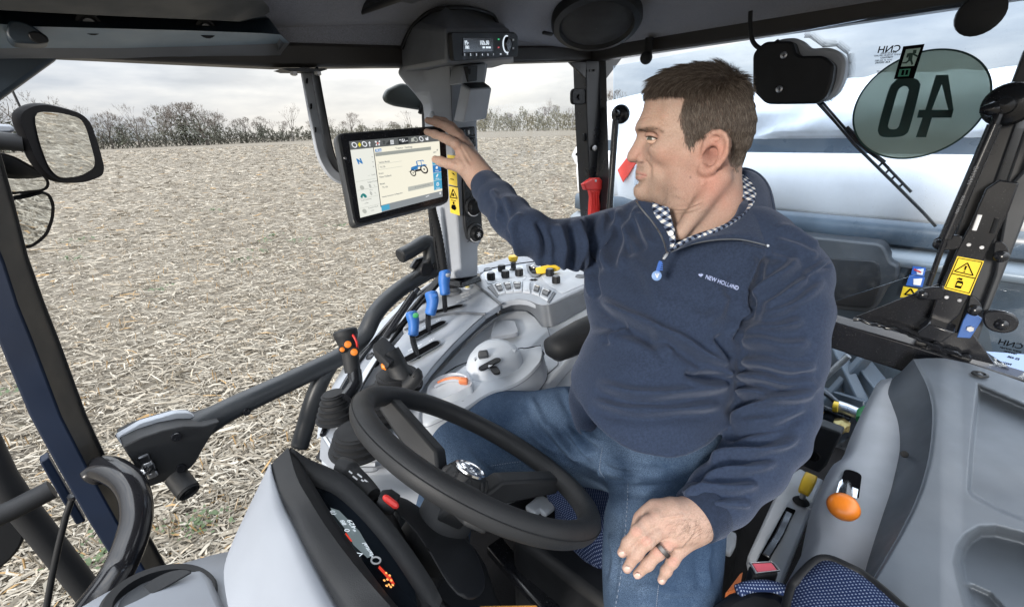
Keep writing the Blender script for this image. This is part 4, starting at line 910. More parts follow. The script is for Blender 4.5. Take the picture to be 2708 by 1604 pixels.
scr = ui('screen', [(313,268),(1488,172),(1535,988),(460,1265)], 'side', .0022)
# bilinear frame of the lit area in region-17 pixels
def sb(u_, v_):
    A, B, C, D = np.array((313,268)), np.array((1488,172)), np.array((1535,988)), np.array((460,1265)); return tuple((A * (1 - u_) + B * u_) * (1 - v_) + (D * (1 - u_) + C * u_) * v_)
def rect(name, a, b, c, d_, colr, lev): return ui(name, [sb(a, b), sb(c, b), sb(c, d_), sb(a, d_)], colr, .0026 + lev * .0006, scr)
rect('header_bar', 0,0,1,.112, 'head', 0); rect('page', .262,.112,1,.905, 'page', 0); rect('title_strip', .27,.185,.90,.235, 'bar', 1); rect('footer_bar', .262,.905,1,1, 'foot', 0); rect('footer_button', .262,.915,.36,.985, 'cyan', 1)
rect('divider', .255,.112,.262,.93, 'dark', 1)
for k, (v0, v1, c_) in enumerate([(.36,.475, 'cyan'),(.48,.60, 'blue'),(.605,.72, 'cyan'),(.725,.87, 'cyan')]): rect('menu_key', .905, v0,1, v1, c_, 1)
rect('clock_box', .545,.012,.655,.10, 'dark', 1); rect('menu_tab', .275,.135,.345,.175, 'blue', 1)
for v in (.53,.645,.76,.88): rect('side_line', .01, v, .245, v + .004, 'line', 1)
for a_, b_, c_, d_ in [(.285,.345,.56,.349),(.285,.42,.56,.424),(.285,.345,.288,.42)]: rect('field_line', a_, b_, c_, d_, 'line', 1)
rect('soft_button', .60,.735,.90,.80, 'line', 1)
def sxy(u_, v_, d=.004): return mp_(*q(17, sb(u_, v_)), d)
sx_ = lambda v_: (sxy(.9, v_) - sxy(.1, v_)).normalized()
def st(s_, u_, v_, size, c, align='CENTER', w=.0): text_obj('screen_text', s_, sxy(u_, v_, .0042), sx_(v_),(sxy(u_, v_ - .1) - sxy(u_, v_)), size * .78, UI[c], scr, align, .0001, w)
st('9:51', .592,.052,.0125, 'white', w=.0003); st('AM', .64,.06,.005, 'white'); st('N', .085,.275,.019, 'blue', w=.0010); st('Tractor : Settings', .60,.155,.0088, 'text', w=.0001); st('Menu', .315,.155,.0075, 'white', w=.0002)
st('Engine Power', .20,.565,.0058, 'text'); st('0', .165,.62,.013, 'text', w=.0002); st('%', .215,.625,.007, 'line'); st('PTO', .17,.675,.005, 'text'); st('0', .165,.72,.013, 'text', w=.0002); st('%', .215,.725,.007, 'line')
st('Fuel Economy', .10,.785,.0058, 'text'); st('---L/ha', .09,.83,.006, 'text'); st('Remote Work', .17,.905,.0055, 'text'); st('---L/hr', .15,.945,.0055, 'text'); st('---   km/h', .20,.475,.0065, 'text')
for s_, u_, v_, z_ in [('Vehicle Model', .36,.325,.0065),('T5.120', .335,.39,.0065),('Brand', .31,.475,.0065),('New Holland', .355,.525,.0075),('Model', .31,.62,.0065),('T5.120', .335,.672,.0065),('Vehicle Hardware Configuration', .41,.80,.0055),('MY 20 AG CONNECTED', .77,.765,.0055)]: st(s_, u_, v_, z_, 'text', w=.0001)
for k, s_ in enumerate(['Setup', 'Work', 'Engine']): st(s_, .952,(.575,.70,.85)[k],.0058, 'white')
# header icons
for u_, c_ in ((.052, 'white'),(.165, 'white'),(.735, 'line'),(.80, 'white')): MB().lathe([(.0062,0),(.0062,.0004)], sxy(u_, .052,.0036), mn, 16).build('header_icon', UI[c_], scr, 0)
for u_ in (.052,.735,.165,.80): MB().lathe([(.0042,0),(.0042,.0003)], sxy(u_, .052,.0042), mn, 12).build('header_icon', UI['head'], scr, 0)
def icon(name, polys, c, d=.0040):
    m_ = MB()
    for p_ in polys: m_.prism([sxy(a, b, d) for a, b in p_], mn * .0002)
    return m_.build(name, UI[c], scr, 0)
icon('header_icon', [[(.11,.02),(.128,.054),(.11,.088),(.092,.054)]], 'yel'); icon('header_icon', [[(.222,.02),(.236,.048),(.226,.048),(.226,.092),(.218,.092),(.218,.048),(.208,.048)]], 'white')
icon('header_icon', [[(.285,.02),(.305,.03),(.30,.05),(.283,.042)],[(.325,.03),(.34,.02),(.34,.045),(.325,.05)],[(.29,.07),(.30,.06),(.305,.088),(.288,.09)],[(.32,.06),(.335,.065),(.332,.09),(.318,.088)]], 'white'); icon('header_icon', [[(.303,.045),(.322,.045),(.322,.07),(.303,.07)]], 'red')
icon('header_icon', [[(.405 + k * .012,.088 - .014 * (k + 1)),(.413 + k * .012,.088 - .014 * (k + 1)),(.413 + k * .012,.09),(.405 + k * .012,.09)] for k in range(4)], 'dark'); icon('header_icon', [[(.365,.045),(.382,.03),(.399,.045),(.395,.052),(.382,.042),(.369,.052)],[(.373,.062),(.382,.055),(.391,.062),(.382,.085)]], 'dark')
icon('header_icon', [[(.455 + a * .013,.03 + b * .022),(.465 + a * .013,.03 + b * .022),(.465 + a * .013,.046 + b * .022),(.455 + a * .013,.046 + b * .022)] for a in range(3) for b in range(3)], 'white')
icon('header_icon', [[(.69,.03),(.70,.022),(.71,.03),(.715,.08),(.685,.08)]], 'line'); icon('header_icon', [[(.845,.05),(.855,.035),(.862,.06),(.868,.03),(.878,.03),(.878,.08),(.868,.08),(.852,.075)]], 'white')
icon('menu_icon', [[(.94,.515),(.952,.50),(.966,.515),(.962,.545),(.942,.545)]], 'white'); icon('menu_icon', [[(.935,.665),(.955,.625),(.968,.635),(.95,.675)]], 'white'); icon('menu_icon', [[(.942,.76),(.962,.76),(.968,.80),(.952,.82),(.936,.80)]], 'white'); icon('menu_icon', [[(.948,.775),(.958,.775),(.960,.795),(.952,.805),(.944,.795)]], 'cyan', .0044)
icon('menu_icon', [[(.925,.275),(.938,.265),(.94,.29),(.926,.292)],[(.945,.275),(.955,.268),(.957,.285),(.946,.288)],[(.965,.24),(.978,.235),(.975,.262),(.963,.262)]], 'text')
# small tractor picture
def circ(u_, v_, r_, c, d): MB().lathe([(r_, 0),(r_, .0002)], sxy(u_, v_, d), mn, 24).build('tractor_picture', UI[c], scr, 0)
icon('tractor_picture', [[(.655,.47),(.665,.455),(.735,.44),(.735,.50),(.69,.505),(.655,.52)]], 'blue', .0038)
icon('tractor_picture', [[(.72,.385),(.726,.375),(.80,.372),(.812,.40),(.802,.40),(.795,.385),(.732,.385),(.738,.445),(.80,.45),(.80,.46),(.728,.47)],[(.772,.38),(.778,.38),(.786,.46),(.778,.46)]], 'blue', .0040)
icon('tractor_picture', [[(.775,.45),(.81,.44),(.84,.46),(.838,.47),(.80,.455),(.78,.475)]], 'blue', .0046)
icon('tractor_picture', [[(.70,.505),(.78,.50),(.78,.53),(.70,.535)],[(.628,.508),(.65,.52),(.65,.526),(.628,.515)]], 'dark', .0037)
for u_, v_, r_ in ((.676,.545,.0080),(.806,.517,.0112)): circ(u_, v_, r_, 'dark', .0040); circ(u_, v_, r_ * .66, 'page', .0044); circ(u_, v_, r_ * .2, 'dark', .0048)
icon('side_icon', [[(.045,.71),(.07,.695),(.095,.71),(.095,.728),(.045,.733)]], 'teal')
for u_, r_ in ((.05,.0026),(.092,.0036)): circ(u_, .737, r_, 'teal', .0044)
for u_, v_ in ((.07,.62),(.06,.93)): circ(u_, v_, .0050, 'line', .0036)
for v_ in (.23,.30,.36): icon('side_icon', [[(.225, v_),(.24, v_ + .004),(.24, v_ + .012),(.225, v_ + .008)]], 'text')
MB().lathe([(.0035,0),(.003,.0006),(.0005,.0008)], mp_(913,418,.002), mn, 12).build('sensor', M['steel'], mon)
icon('menu_icon', [[(.965,.925),(.98,.915),(.985,.95),(.97,.96)]], 'white'); icon('menu_icon', [[(.80,.935),(.84,.925),(.84,.935),(.80,.945)]], 'white')
# ================================================================ ROOF FITTINGS
sp = thing('loudspeaker', 'round black loudspeaker grille set in the felt roof lining', 'loudspeaker', onZ(1577,57,.30))
p = onZ(1577,58,.295); sn = (-ZZ * .92 - RR * .25 - UU * .3).normalized()
MB().lathe([(.135,.012),(.135,-.004),(.128,-.014),(.112,-.018),(.108,-.010),(.105,-.006)], p, -sn, 56, False).build('rim', M['black'], sp, 40)
MB().lathe([(.108,-.006),(.09,-.013),(.05,-.019),(.001,-.021)], p, -sn, 48, False).build('grille', plastic('speaker_mesh', (.016,.017,.019),.7,2200,1.0,.001), sp, 60)
sl_ = thing('roof_slot', 'small dark oval slot in the roof lining beside the loudspeaker', 'slot', onZ(1448,88,.27))
c = onR(1448,89,1.02); ax_ = (onR(1472,94,1.02) - onR(1424,83,1.02)).normalized()
MB().tube([c - ax_ * .022, c - ax_ * .018, c + ax_ * .018, c + ax_ * .022],[.003,.0075,.0075,.003],10, flat=.7).build('plug', M['black'], sl_, 60)
# sliding blind at the top
rb = thing('roller_blind', 'black roller blind bar with pale edge under the roof lining at the top', 'blind', onZ(900,40,.25))
def rz(x, y, z=.27): return onZ(x, y, z)
MB().tube([rz(845,54), rz(1010,2), rz(1120,-40)],.013,12).build('roller', M['gloss'], rb, 60)
MB().tube([rz(855,66,.262), rz(1005,12,.262), rz(1120,-30,.262)],.008,12).build('bar', M['black'], rb, 60)
MB().tube([rz(838,50), rz(852,60)],.020,12).build('end_cap', M['black'], rb, 50)
MB().prism([rz(868,70,.285), rz(1130,-25,.285), rz(1150,-10,.285), rz(1000,46,.285), rz(900,72,.285)], ZZ * .006).build('pale_panel', M['midgrey'], rb, 35,.003)
# upper-left side panel with air-duct face
ovh = thing('overhead_panel', 'dark blue-grey overhead side panel with pale lower ledge at the top left', 'overhead panel', onR(400,80,1.1))
L1 = [(-260,130,1.12),(-20,128,1.12),(72,127,1.12),(300,128,1.12),(500,123,1.12),(700,117,1.12),(766,114,1.12)]
L2 = [(-260,40,1.02),(-20,62,1.02),(72,70,1.02),(300,76,1.02),(500,81,1.02),(690,88,1.02),(742,92,1.035)]
L0 = [(-260,158,1.15),(-20,156,1.15),(72,155,1.15),(300,155,1.14),(500,154,1.14),(700,152,1.14),(738,151,1.14)]
L3 = [(-260,0,1.06),(-20,26,1.06),(72,31,1.06),(300,43,1.06),(500,51,1.06),(640,58,1.06),(712,50,1.07)]
L4 = [(-260,0,.90),(-20,26,.90),(72,31,.90),(300,43,.90),(500,51,.90),(618,57,.90),(700,40,.95)]
L5 = [(-260,-90,.82),(-20,-40,.82),(72,-30,.82),(300,-20,.82),(500,-12,.82),(640,0,.84),(713,33,.95)]
L6 = [(-260,-190,.70),(-20,-120,.70),(72,-110,.7),(300,-90,.7),(500,-80,.7),(640,-60,.74),(712,20,.94)]
def strip_(a, b, name, mat, par, **k): return MB().grid([[onR(*p) for p in a],[onR(*p) for p in b]]).build(name, mat, par, 35, **k)
MB().grid([[onR(*p) for p in L_] for L_ in (L0, L1)]).build('under_ledge', M['midgrey'], ovh, 180)
MB().grid([[onR(*p) for p in L_] for L_ in (L1, L2)]).build('pale_ledge', M['slatelight'], ovh, 180)
MB().grid([[onR(*p) for p in L_] for L_ in (L2, L3)]).build('recess_wall', M['slate'], ovh, 180)
MB().grid([[onR(*p) for p in L_] for L_ in (L3, L4, L5, L6)]).build('duct_bulge', plastic('duct_slate', (.009,.016,.025),.55, spec=.3), ovh, 180)
MB().prism([onR(*p) for p in [(762,113,1.121),(741,92,1.036),(712,49,1.075),(738,150,1.141)]], RR * .03 + UU * .01).build('end_face', M['midgrey'], ovh, 35)
MB().prism(rounded([onR(x, y, 1.0) for x, y in q(1,(60,130),(200,160),(340,260),(345,300),(270,310),(90,300),(40,240))],.02), RR * .05).build('blank_cover', M['slate'], ovh, 35,.008)
MB().prism(rounded([onR(x, y, .997) for x, y in q(1,(190,225),(270,215),(335,262),(345,296),(270,306),(210,280))],.015), RR * .02).build('grip_hollow', M['black'], ovh, 35,.004)
for x, y in q(1,(622,163),(1440,197)):
    p = onR(x, y, 1.045); b_ = MB().lathe([(.016,0),(.016,.004),(.012,.005),(.010,.002),(.001,.002)], p, -RR - ZZ * .4,20).build('screw_cup', M['black'], ovh, 40)
    MB().lathe([(.009,.002),(.008,.0045),(.001,.005)], p, -RR - ZZ * .4,14).build('screw', M['darksteel'], b_, 40)
# ================================================================ RIGHT SIDE CONSOLE
con = thing('side_console', 'long grey curved side console with levers, knobs and rocker switches along the window', 'console', T(.8,.95,-.9))
def ztop(u): return float(np.interp(u, [.1,.35,.6,.8,1.0,2.0],[-.69,-.615,-.55,-.515,-.495,-.49]))
def onS(px, py, f):
    d = ray(px, py); lo_, hi_ = .2,4.0
    for _ in range(40):
        m_ = (lo_ + hi_) / 2; p = d * m_
        if p.z > f(p.dot(UU)): lo_ = m_
        else: hi_ = m_
    return EYE + d * lo_
def onTop(px, py, dz=0.0): return onS(px, py, lambda u: ztop(u) + dz)
def top_poly(pts, dz=0): return [onTop(x, y, dz) for x, y in pts]
def slab(name, pts, mat, dz=0.0, th=.02, bevel=.004, par=None, r=0, smooth=35):
    P_ = top_poly(pts, dz)
    if r: P_ = rounded(P_, r, 4)
    return MB().prism(P_, -ZZ * th).build(name, mat, par or con, smooth, bevel)
LOW = -.055
# lower tray surface (light grey, swells under the pod)
low_pts = q(6,(820,1250),(1100,960),(1340,745),(1480,690),(1570,690),(1640,735),(1690,800),(1730,805),(2200,560),(2400,800),(1990,900),(1740,1180),(1250,1400),(1000,1520),(780,1500))
slab('tray', low_pts, M['lightgrey'], LOW, .05,.006)
# outer sheet below everything so that no gap shows
slab('base_shell', [(845,1216),(905,1090),(985,930),(1080,800),(1160,735),(1262,700),(1430,672),(1620,700),(1660,840),(1600,960),(1440,1120),(1180,1200),(1060,1240),(930,1250)], M['grey'],-.075,.20,.01)
# step face between upper panels and tray
edge_t = q(6,(805,1238),(900,1100),(1050,930),(1180,800),(1280,716),(1390,650),(1440,622),(1500,612),(1570,618),(1630,640),(1670,652),(1710,652),(1760,640),(2040,540),(2160,490))
edge_b = q(6,(812,1262),(960,1090),(1100,955),(1230,830),(1340,748),(1420,708),(1490,690),(1560,690),(1610,715),(1650,760),(1685,803),(1730,806),(1790,785),(2040,650),(2160,590))
A_ = catmull(top_poly(edge_t, .0),4); B_ = catmull(top_poly(edge_b, LOW + .001),4)
MB().grid([A_, [lp(a, b, .08) + ZZ * .002 for a, b in zip(A_, B_)], B_]).build('step_face', M['midgrey'], con, 180)  # vertical step coloured darker than the panels to carry its shade
p = lp(onTop(*q(6,(1345,682))), onTop(*q(6,(1400,730)), LOW),.45); nf = (EYE - p).normalized()
sc = MB().lathe([(.011,-.002),(.010,.002),(.004,.0025)], p + nf * .004, nf, 16).build('socket_screw', M['black'], con, 40)
MB().lathe([(.004,.002),(.002,.004)], p + nf * .004, nf, 8).build('screw_head', M['steel'], sc)
# switch panel (upper right)
sp_pts = q(14,(92,702),(235,560),(345,470),(480,410),(900,335),(1400,268),(2300,405),(2700,480),(2700,560),(2350,700),(1900,900),(1560,1065),(1430,1090),(1290,1055),(1150,1000),(1000,985),(850,1000),(670,1062))
slab('switch_panel', sp_pts, M['grey'],.0,.02,.005)
slab('window_ledge', [(1262,703),(1390,667),(1450,672),(1560,700),(1640,720),(1640,735),(1560,716),(1433,690),(1300,709),(1268,722)], M['white'],-.004,.03,.005)
MB().tube(top_poly(q(14,(345,462),(480,411),(700,368),(1000,320),(1400,269),(1480,275)),.002),.0018,6).build('seam_line', M['inkblack'], con)
# recessed label plates
slab('label_plate', q(14,(350,500),(420,460),(1050,350),(1120,590),(1080,620),(800,632),(420,690),(365,620)), M['lightgrey'],.0016,.002,0, None, .008)
slab('label_plate', q(14,(1400,560),(1500,440),(2300,440),(2330,640),(1850,850),(1780,862),(1700,820),(1470,650)), M['lightgrey'],.0016,.002,0, None, .01)
# lever panels
lpA = q(6,(1185,492),(1390,650),(1282,714),(1150,704),(1000,712),(860,750),(735,810),(700,815),(800,690),(900,570),(960,505),(1010,470),(1080,470))
slab('lever_panel', lpA, M['grey'],.0,.02,.004)
lpB = q(6,(735,818),(860,758),(1000,718),(1150,710),(1284,718),(1050,932),(900,1102),(808,1240),(760,1260),(640,1200),(560,1060),(620,960))
slab('lever_panel', lpB, M['grey'],-.004,.02,.004)
MB().tube(catmull(top_poly(q(6,(1183,490),(1290,565),(1392,648)),.003),5),.004,8).build('panel_ridge', M['midgrey'], con)
MB().tube(catmull(top_poly(q(6,(715,826),(860,754),(1000,715),(1150,707),(1284,716)),.001),5),.0035,8).build('panel_ridge', M['midgrey'], con)
# outer flange, seals and pale strips beside the door opening
inn = [(1172,738),(1120,790),(1080,835),(1030,905),(990,965),(950,1035),(915,1110),(890,1190)]
o1 = [(1166,738),(1110,787),(1066,835),(1018,900),(975,960),(934,1030),(900,1100),(880,1160)]
o2 = [(1160,737),(1100,782),(1050,830),(995,895),(948,955),(905,1025),(875,1090),(852,1150)]
o3 = [(1155,736),(1088,780),(1028,830),(965,895),(915,960),(875,1030),(848,1095),(838,1160)]
def band(a, b, za, zb, name, mat): return MB().grid([catmull(top_poly(a, za),4), catmull(top_poly(b, zb),4)]).build(name, mat, con, 180)
band(inn, o1,-.012,-.016, 'inner_flange', M['lightgrey']); band(o1, o2,-.018,-.022, 'door_seal', M['white']); band(o2, o3,-.026,-.050, 'outer_flange', M['grey'])
MB().tube(catmull(top_poly(o2,-.016),4),.006,8).build('rubber_seal', M['gloss'], con, 60)
MB().tube(catmull(top_poly(inn, -.012),4),.003,8).build('seal_line', M['black'], con, 60)
# front base carrying the joysticks
bp = q(10,(515,372),(560,300),(600,230),(660,120),(760,40),(900,20),(1060,60),(1150,200),(1130,330),(960,420),(840,545),(690,556),(610,530))
slab('joystick_base', bp, M['grey'],-.03,.03,.008)
MB().grid([top_poly(q(10,(488,372),(560,478),(620,545),(690,575),(840,572),(900,560)),-.032), top_poly(q(10,(480,520),(560,590),(640,585),(700,590),(850,588),(910,580)),-.06)]).build('base_edge', M['white'], con, 180)
MB().grid([top_poly(q(10,(515,372),(560,440),(615,530),(690,556),(840,545)),-.030), top_poly(q(10,(488,372),(545,465),(620,545),(690,575),(840,572)),-.034)]).build('base_lip', M['lightgrey'], con, 180)
def boot(poly_c, r0, dz, n, name, axis=ZZ, r1=None, h=.05):
    prof = []; r1 = r1 or r0 * .5
    for k in range(n):
        a = r0 + (r1 - r0) * k / (n - 1); z = h * k / (n - 1); prof += [(a, z),(a * .985 + .002, z + h / n * .35),(a * .90, z + h / n * .55),(a * .90, z + h / n * .8)]
    return MB().lathe(prof, poly_c, axis, 28).build(name, M['rubber'], con, 40)
# ---------------------------------------------------------------- dark joysticks
jx = onTop(*q(10,(600,250)),-.02); boot(jx, .050,0,5, 'rubber_boot', (ZZ + RR * .1).normalized(),.026,.055)
bt2 = onTop(*q(10,(735,450)),-.02); boot(bt2,.062,0,4, 'rubber_boot', ZZ, .045,.04)
bt3 = onTop(*q(10,(890,250)),-.015); boot(bt3,.055,0,5, 'rubber_boot', ZZ, .042,.06)
tj = 1.10
def J(x, y, t=tj): return at(*q(16,(x, y)), t)
js = thing('joystick', 'black joystick grip with round orange buttons at the front of the console', 'joystick', jx)
MB().tube(catmull([J(230,1440,1.06), J(300,1350,1.08), J(330,1280,1.09), J(318,1160,1.10)],6),[.024,.019,.0165] + [.0165] * 30,12).build('stem', M['gloss'], js, 60) if False else MB().tube(catmull([J(225,1450,1.06), J(300,1350,1.08), J(330,1280,1.09), J(318,1150,1.10)],6),.0165,12).build('stem', M['gloss'], js, 60)
gp = catmull([J(300,1165), J(285,1060), J(270,950), J(245,850), J(225,765), J(212,715), J(206,694)],5)
gr = np.interp(linspace(0,1, len(gp)),[0,.3,.5,.66,.8,.92,.97,1],[.0185,.0195,.0225,.0285,.0285,.0225,.0140,.003]).tolist()
MB().tube(gp, gr, 18).build('grip', M['soft'], js, 60)
MB().tube(catmull([J(285,745,1.088), J(318,790,1.082), J(345,850,1.083), J(350,915,1.088)],4),.0030,8).build('trigger', M['red'], js, 60)
for x, y, r_ in ((247,866,.0085),(316,950,.0085),(186,922,.006)):
    p = J(x, y, 1.072); ns = (EYE - p).normalized(); k = MB().lathe([(r_ * 1.45,-.008),(r_ * 1.4,.001),(r_, .002)], p, ns, 20).build('button_ring', M['black'], js, 50); MB().lathe([(r_, .001),(r_ * .92,.004),(r_ * .3,.0052)], p, ns, 18).build('button', M['orange'], k, 50)
MB().tube([J(268,1168,1.095), J(300,1178,1.088), J(332,1172,1.092)],.003,6).build('wire_end', M['chrome'], js, 60)
tj2 = 1.02
def K(x, y, t=tj2): return at(*q(16,(x, y)), t)
jk = thing('joystick', 'black armrest joystick with slanted flat head and small orange button beside the blue levers', 'joystick', K(900,1330))
MB().tube(catmull([K(905,1370), K(865,1260), K(800,1150), K(740,1040), K(690,960)],5), np.interp(linspace(0,1,21),[0,.2,.5,1],[.030,.027,.024,.026]).tolist(),18).build('grip', M['soft'], jk, 60)
MB().tube(catmull([K(880,1330,1.0), K(950,1270,1.0), K(990,1210,1.0), K(960,1180,1.0)],4),[.016] * 12 + [.012],12).build('hand_rest', M['soft'], jk, 60)
hd = [K(512,885,1.0), K(635,775,1.08), K(832,965,1.05), K(700,1085,.965)]; hd = rounded(hd, .010,4); cc = sum(hd, Vector()) / len(hd)
dn = K(640,1040,1.02) - K(665,930,1.025)
MB().rings([[cc + (p - cc) * .75 + dn * .9 for p in hd],[cc + (p - cc) * .97 + dn * .35 for p in hd],[p for p in hd],[cc + (p - cc) * .96 - dn * .05 for p in hd]]).build('head', M['soft'], jk, 40)
MB().tube([K(515,895,.998) + _a * -.003, K(610,985,.975) + _a * -.003, K(705,1080,.958) + _a * -.003],.0008,5).build('head_seam', M['black'], jk)
p = K(645,1105,.985); MB().tube([K(622,1080,.985), K(645,1105,.983), K(672,1135,.983)],[.004,.0075,.004],10).build('button', M['orange'], jk, 60)
boot(K(800,1330,1.04),.055,0,3, 'rubber_boot', ZZ, .045,.03)
# ---------------------------------------------------------------- blue hydraulic levers with slots
for k, (kn, st, slot, sw) in enumerate([([(1310,330),(1300,250),(1295,170),(1305,95),(1300,55)],[(1298,315),(1302,400),(1310,520)],[(1150,530),(1300,490),(1460,452)],.0135),
                                  ([(1140,545),(1160,470),(1170,390),(1158,325),(1150,283)],[(1125,540),(1122,640),(1128,740)],[(985,785),(1130,710),(1262,640)],.0135),
                                  ([(958,772),(965,690),(962,610),(945,545),(935,500)],[(950,765),(968,870),(1015,1000)],[(905,1025),(1060,935),(1190,868)],.0155)]):
    sl2 = [onTop(*q(16, s_),.002) for s_ in slot]; d_ = (sl2[-1] - sl2[0]).normalized(); sd = d_.cross(ZZ)
    pill = []
    for c_, a0 in ((sl2[0], PI / 2),(sl2[-1],-PI / 2)):
        for t in linspace(a0, a0 + PI, 9): pill.append(c_ + d_ * cos(t) * sw + sd * sin(t) * sw)
    MB().prism(pill, ZZ * .0006).build('lever_slot', M['inkblack'], con, 0)
    cpl = sum(pill, Vector()) / len(pill)
    frame_mesh(MB(),[cpl + (p - cpl) * 1.06 for p in pill], pill, ZZ * .002).build('slot_rim', M['midgrey'], con, 0)
    base = lp(sl2[0], sl2[-1],(.42,.5,.28)[k]); tb_ = (base - EYE).dot(_a)
    lev = thing('hydraulic_lever', ['blue hydraulic lever nearest the pillar, with silver cap and yellow knob behind', 'middle blue hydraulic lever in its slot on the console', 'blue hydraulic lever with green cap mark nearest the steering wheel'][k], 'lever', base, 'blue hydraulic levers on the console')
    tt = tb_ - .03
    S_ = catmull([at(*q(16, st[0]), tt - .02), at(*q(16, st[1]), tt), at(*q(16, st[2]), tb_)],5); MB().tube(S_, .0078,10).build('stem', M['gloss'], lev, 60)
    Kp = catmull([at(*q(16, s_), tt - .02) for s_ in kn],5); rr_ = np.interp(linspace(0,1, len(Kp)),[0,.04,.3,.6,.82,.92,.97,1],[.010,.0150,.0155,.0178,.0178,.0150,.0095,.002]) * (tb_ / 1.2)
    MB().tube(Kp, rr_.tolist(),18, flat=.85).build('knob', M['blue'], lev, 60)
    tip = at(*q(16,[(1340,95),(1190,320),(985,530)][k]), tt - .046)
    MB().lathe([(.0078,-.004),(.0072,.0),(.002,.001)], tip - ZZ * .003, ZZ + (EYE - tip).normalized() * .5,16).build('cap_mark', [M['steel'], M['blue'], M['green']][k], lev, 60)
    for x, y in [[(1460,400),(1500,390)],[(1235,597),(1085,668)],[(1160,815),(935,920),(1020,880)]][k]:
        c_ = onTop(*q(16,(x, y)),.003); d2 = d_ * .012
        for j in range(3): MB().box(c_ + d2 * (j - 1) * .55, d_ * .0022, sd * (.0018 + .001 * (j % 2)), ZZ * .0002).build('panel_print', M['print'], con, 0)
# printed symbols near the pillar foot
for i in range(9):
    x, y = 1490 + (i % 3) * 32 + (i // 3) * 12,320 + (i // 3) * 30 - (i % 3) * 10
    if x < 1575: 
        c_ = onTop(*q(16,(x, y)),.003); MB().box(c_, UU * .005, RR * .004, ZZ * .0002).build('panel_print', M['print'], con, 0)
yk = onTop(*q(16,(1395,300)),0)
kb = MB().lathe([(.030,0),(.028,.008),(.020,.012),(.018,.02)], yk, ZZ, 24).build('knob_collar', M['midgrey'], con, 40)
MB().lathe([(.017,.015),(.016,.06),(.015,.065)], yk, ZZ, 18).build('knob_stem', M['black'], kb, 40)
MB().lathe([(.018,.062),(.019,.072),(.017,.092),(.012,.098),(.001,.099)], yk, ZZ, 20).build('knob_cap', M['yellow'], kb, 50)
bk = onTop(*q(14,(45,775)),.002); b2 = MB().lathe([(.014,0),(.013,.003),(.008,.004)], bk, ZZ, 20).build('push_button', M['lightgrey'], con, 50); MB().lathe([(.008,.003),(.007,.007),(.001,.008)], bk, ZZ, 16).build('button_top', plain('pale_yellow', (.75,.65,.25),.4), b2,50)
# ---------------------------------------------------------------- round knobs on the switch panel
def knob(x, y, r_, mt='black', par=None):
    c_ = onTop(*q(14,(x, y)),.002); s_ = MB().lathe([(r_ * 1.08,0),(r_ * 1.02,.003),(r_ * .98, r_ * 1.5),(r_ * .86, r_ * 1.85),(r_ * .5, r_ * 1.95),(.0005, r_ * 1.95)], c_, ZZ, 24).build('knob', M[mt], par or con, 40)
    for k in range(11):
        a = k * 2 * PI / 11; d_ = UU * cos(a) + RR * sin(a); MB().tube([c_ + d_ * r_ * 1.0 + ZZ * .004, c_ + d_ * r_ * .97 + ZZ * r_ * 1.45, c_ + d_ * r_ * .84 + ZZ * r_ * 1.8], r_ * .13,6).build('grip_rib', M['soft'], s_)
    MB().lathe([(r_ * .84, r_ * 1.87),(r_ * .8, r_ * 1.96),(.0005, r_ * 1.98)], c_, ZZ, 20).build('knob_top', M['midgrey'], s_, 40)
    fr = MB().lathe([(r_ * 1.55,0),(r_ * 1.5,.0006)], c_, ZZ, 24).build('knob_scale', M['lightgrey'], con, 0)
for x, y, r_ in ((480,620,.0135),(675,468,.0130),(742,580,.0135),(995,545,.0135),(1450,375,.0125),(1558,545,.0135),(1675,680,.0130)): knob(x, y, r_)
def mush(x, y):
    c_ = onTop(*q(14,(x, y)),.002); s_ = MB().lathe([(.016,0),(.012,.004),(.010,.006),(.010,.026),(.016,.03),(.017,.034),(.013,.036)], c_, ZZ, 22).build('plunger', M['darkgrey'], con, 40)
    MB().lathe([(.0150,.036),(.0175,.041),(.0185,.048),(.0160,.053),(.0005,.054)], c_, ZZ, 24).build('plunger_cap', M['yellow'], s_, 50)
    MB().tube([c_ + ZZ * .033 + (UU * cos(t) + RR * sin(t)) * .0175 for t in linspace(0,2 * PI, 21)],.0015,6).build('clip_ring', M['chrome'], s_)
mush(890,435)
def oval(x, y, rx_, ry_, mt):
    c_ = onTop(*q(14,(x, y)),.001); return MB().lathe([(rx_, 0),(rx_ * .95,.004),(rx_ * .8,.005),(rx_ * .78,.003),(.0005,.0035)], c_, ZZ, 28).build('blind_cover', M[mt], con, 40)
oval(2125,570,.019,0, 'midgrey'); oval(418,440,.016,0, 'midgrey')
# yellow park lever
yl = thing('park_lever', 'yellow handled lever rising from the switch panel under the raised arm', 'lever', onTop(*q(14,(1260,520)),0))
pk = [onTop(*q(14, p_),.003) for p_ in [(1120,350),(1290,330),(1400,540),(1320,580),(1220,560),(1150,470)]]; MB().prism(rounded(pk, .01,3), ZZ * .004).build('gate', M['midgrey'], yl, 40,.001); cg = sum(pk, Vector()) / 6
MB().prism([cg + (p_ - cg) * .62 + ZZ * .0045 for p_ in pk], ZZ * .0004).build('gate_opening', M['inkblack'], yl, 0)
ty = (cg - EYE).dot(_a) - .03
def Y(x, y, d=0): return at(*q(14,(x, y)), ty + d)
MB().tube([Y(1230,540,.02), Y(1270,490,.005), Y(1320,475)],[.011,.0105,.0085],14).build('shaft', M['black'], yl, 60)
MB().tube([Y(1225,400,.02), Y(1255,380,.02), Y(1275,400,.02)],.009,10).build('ball', M['steel'], yl, 60)
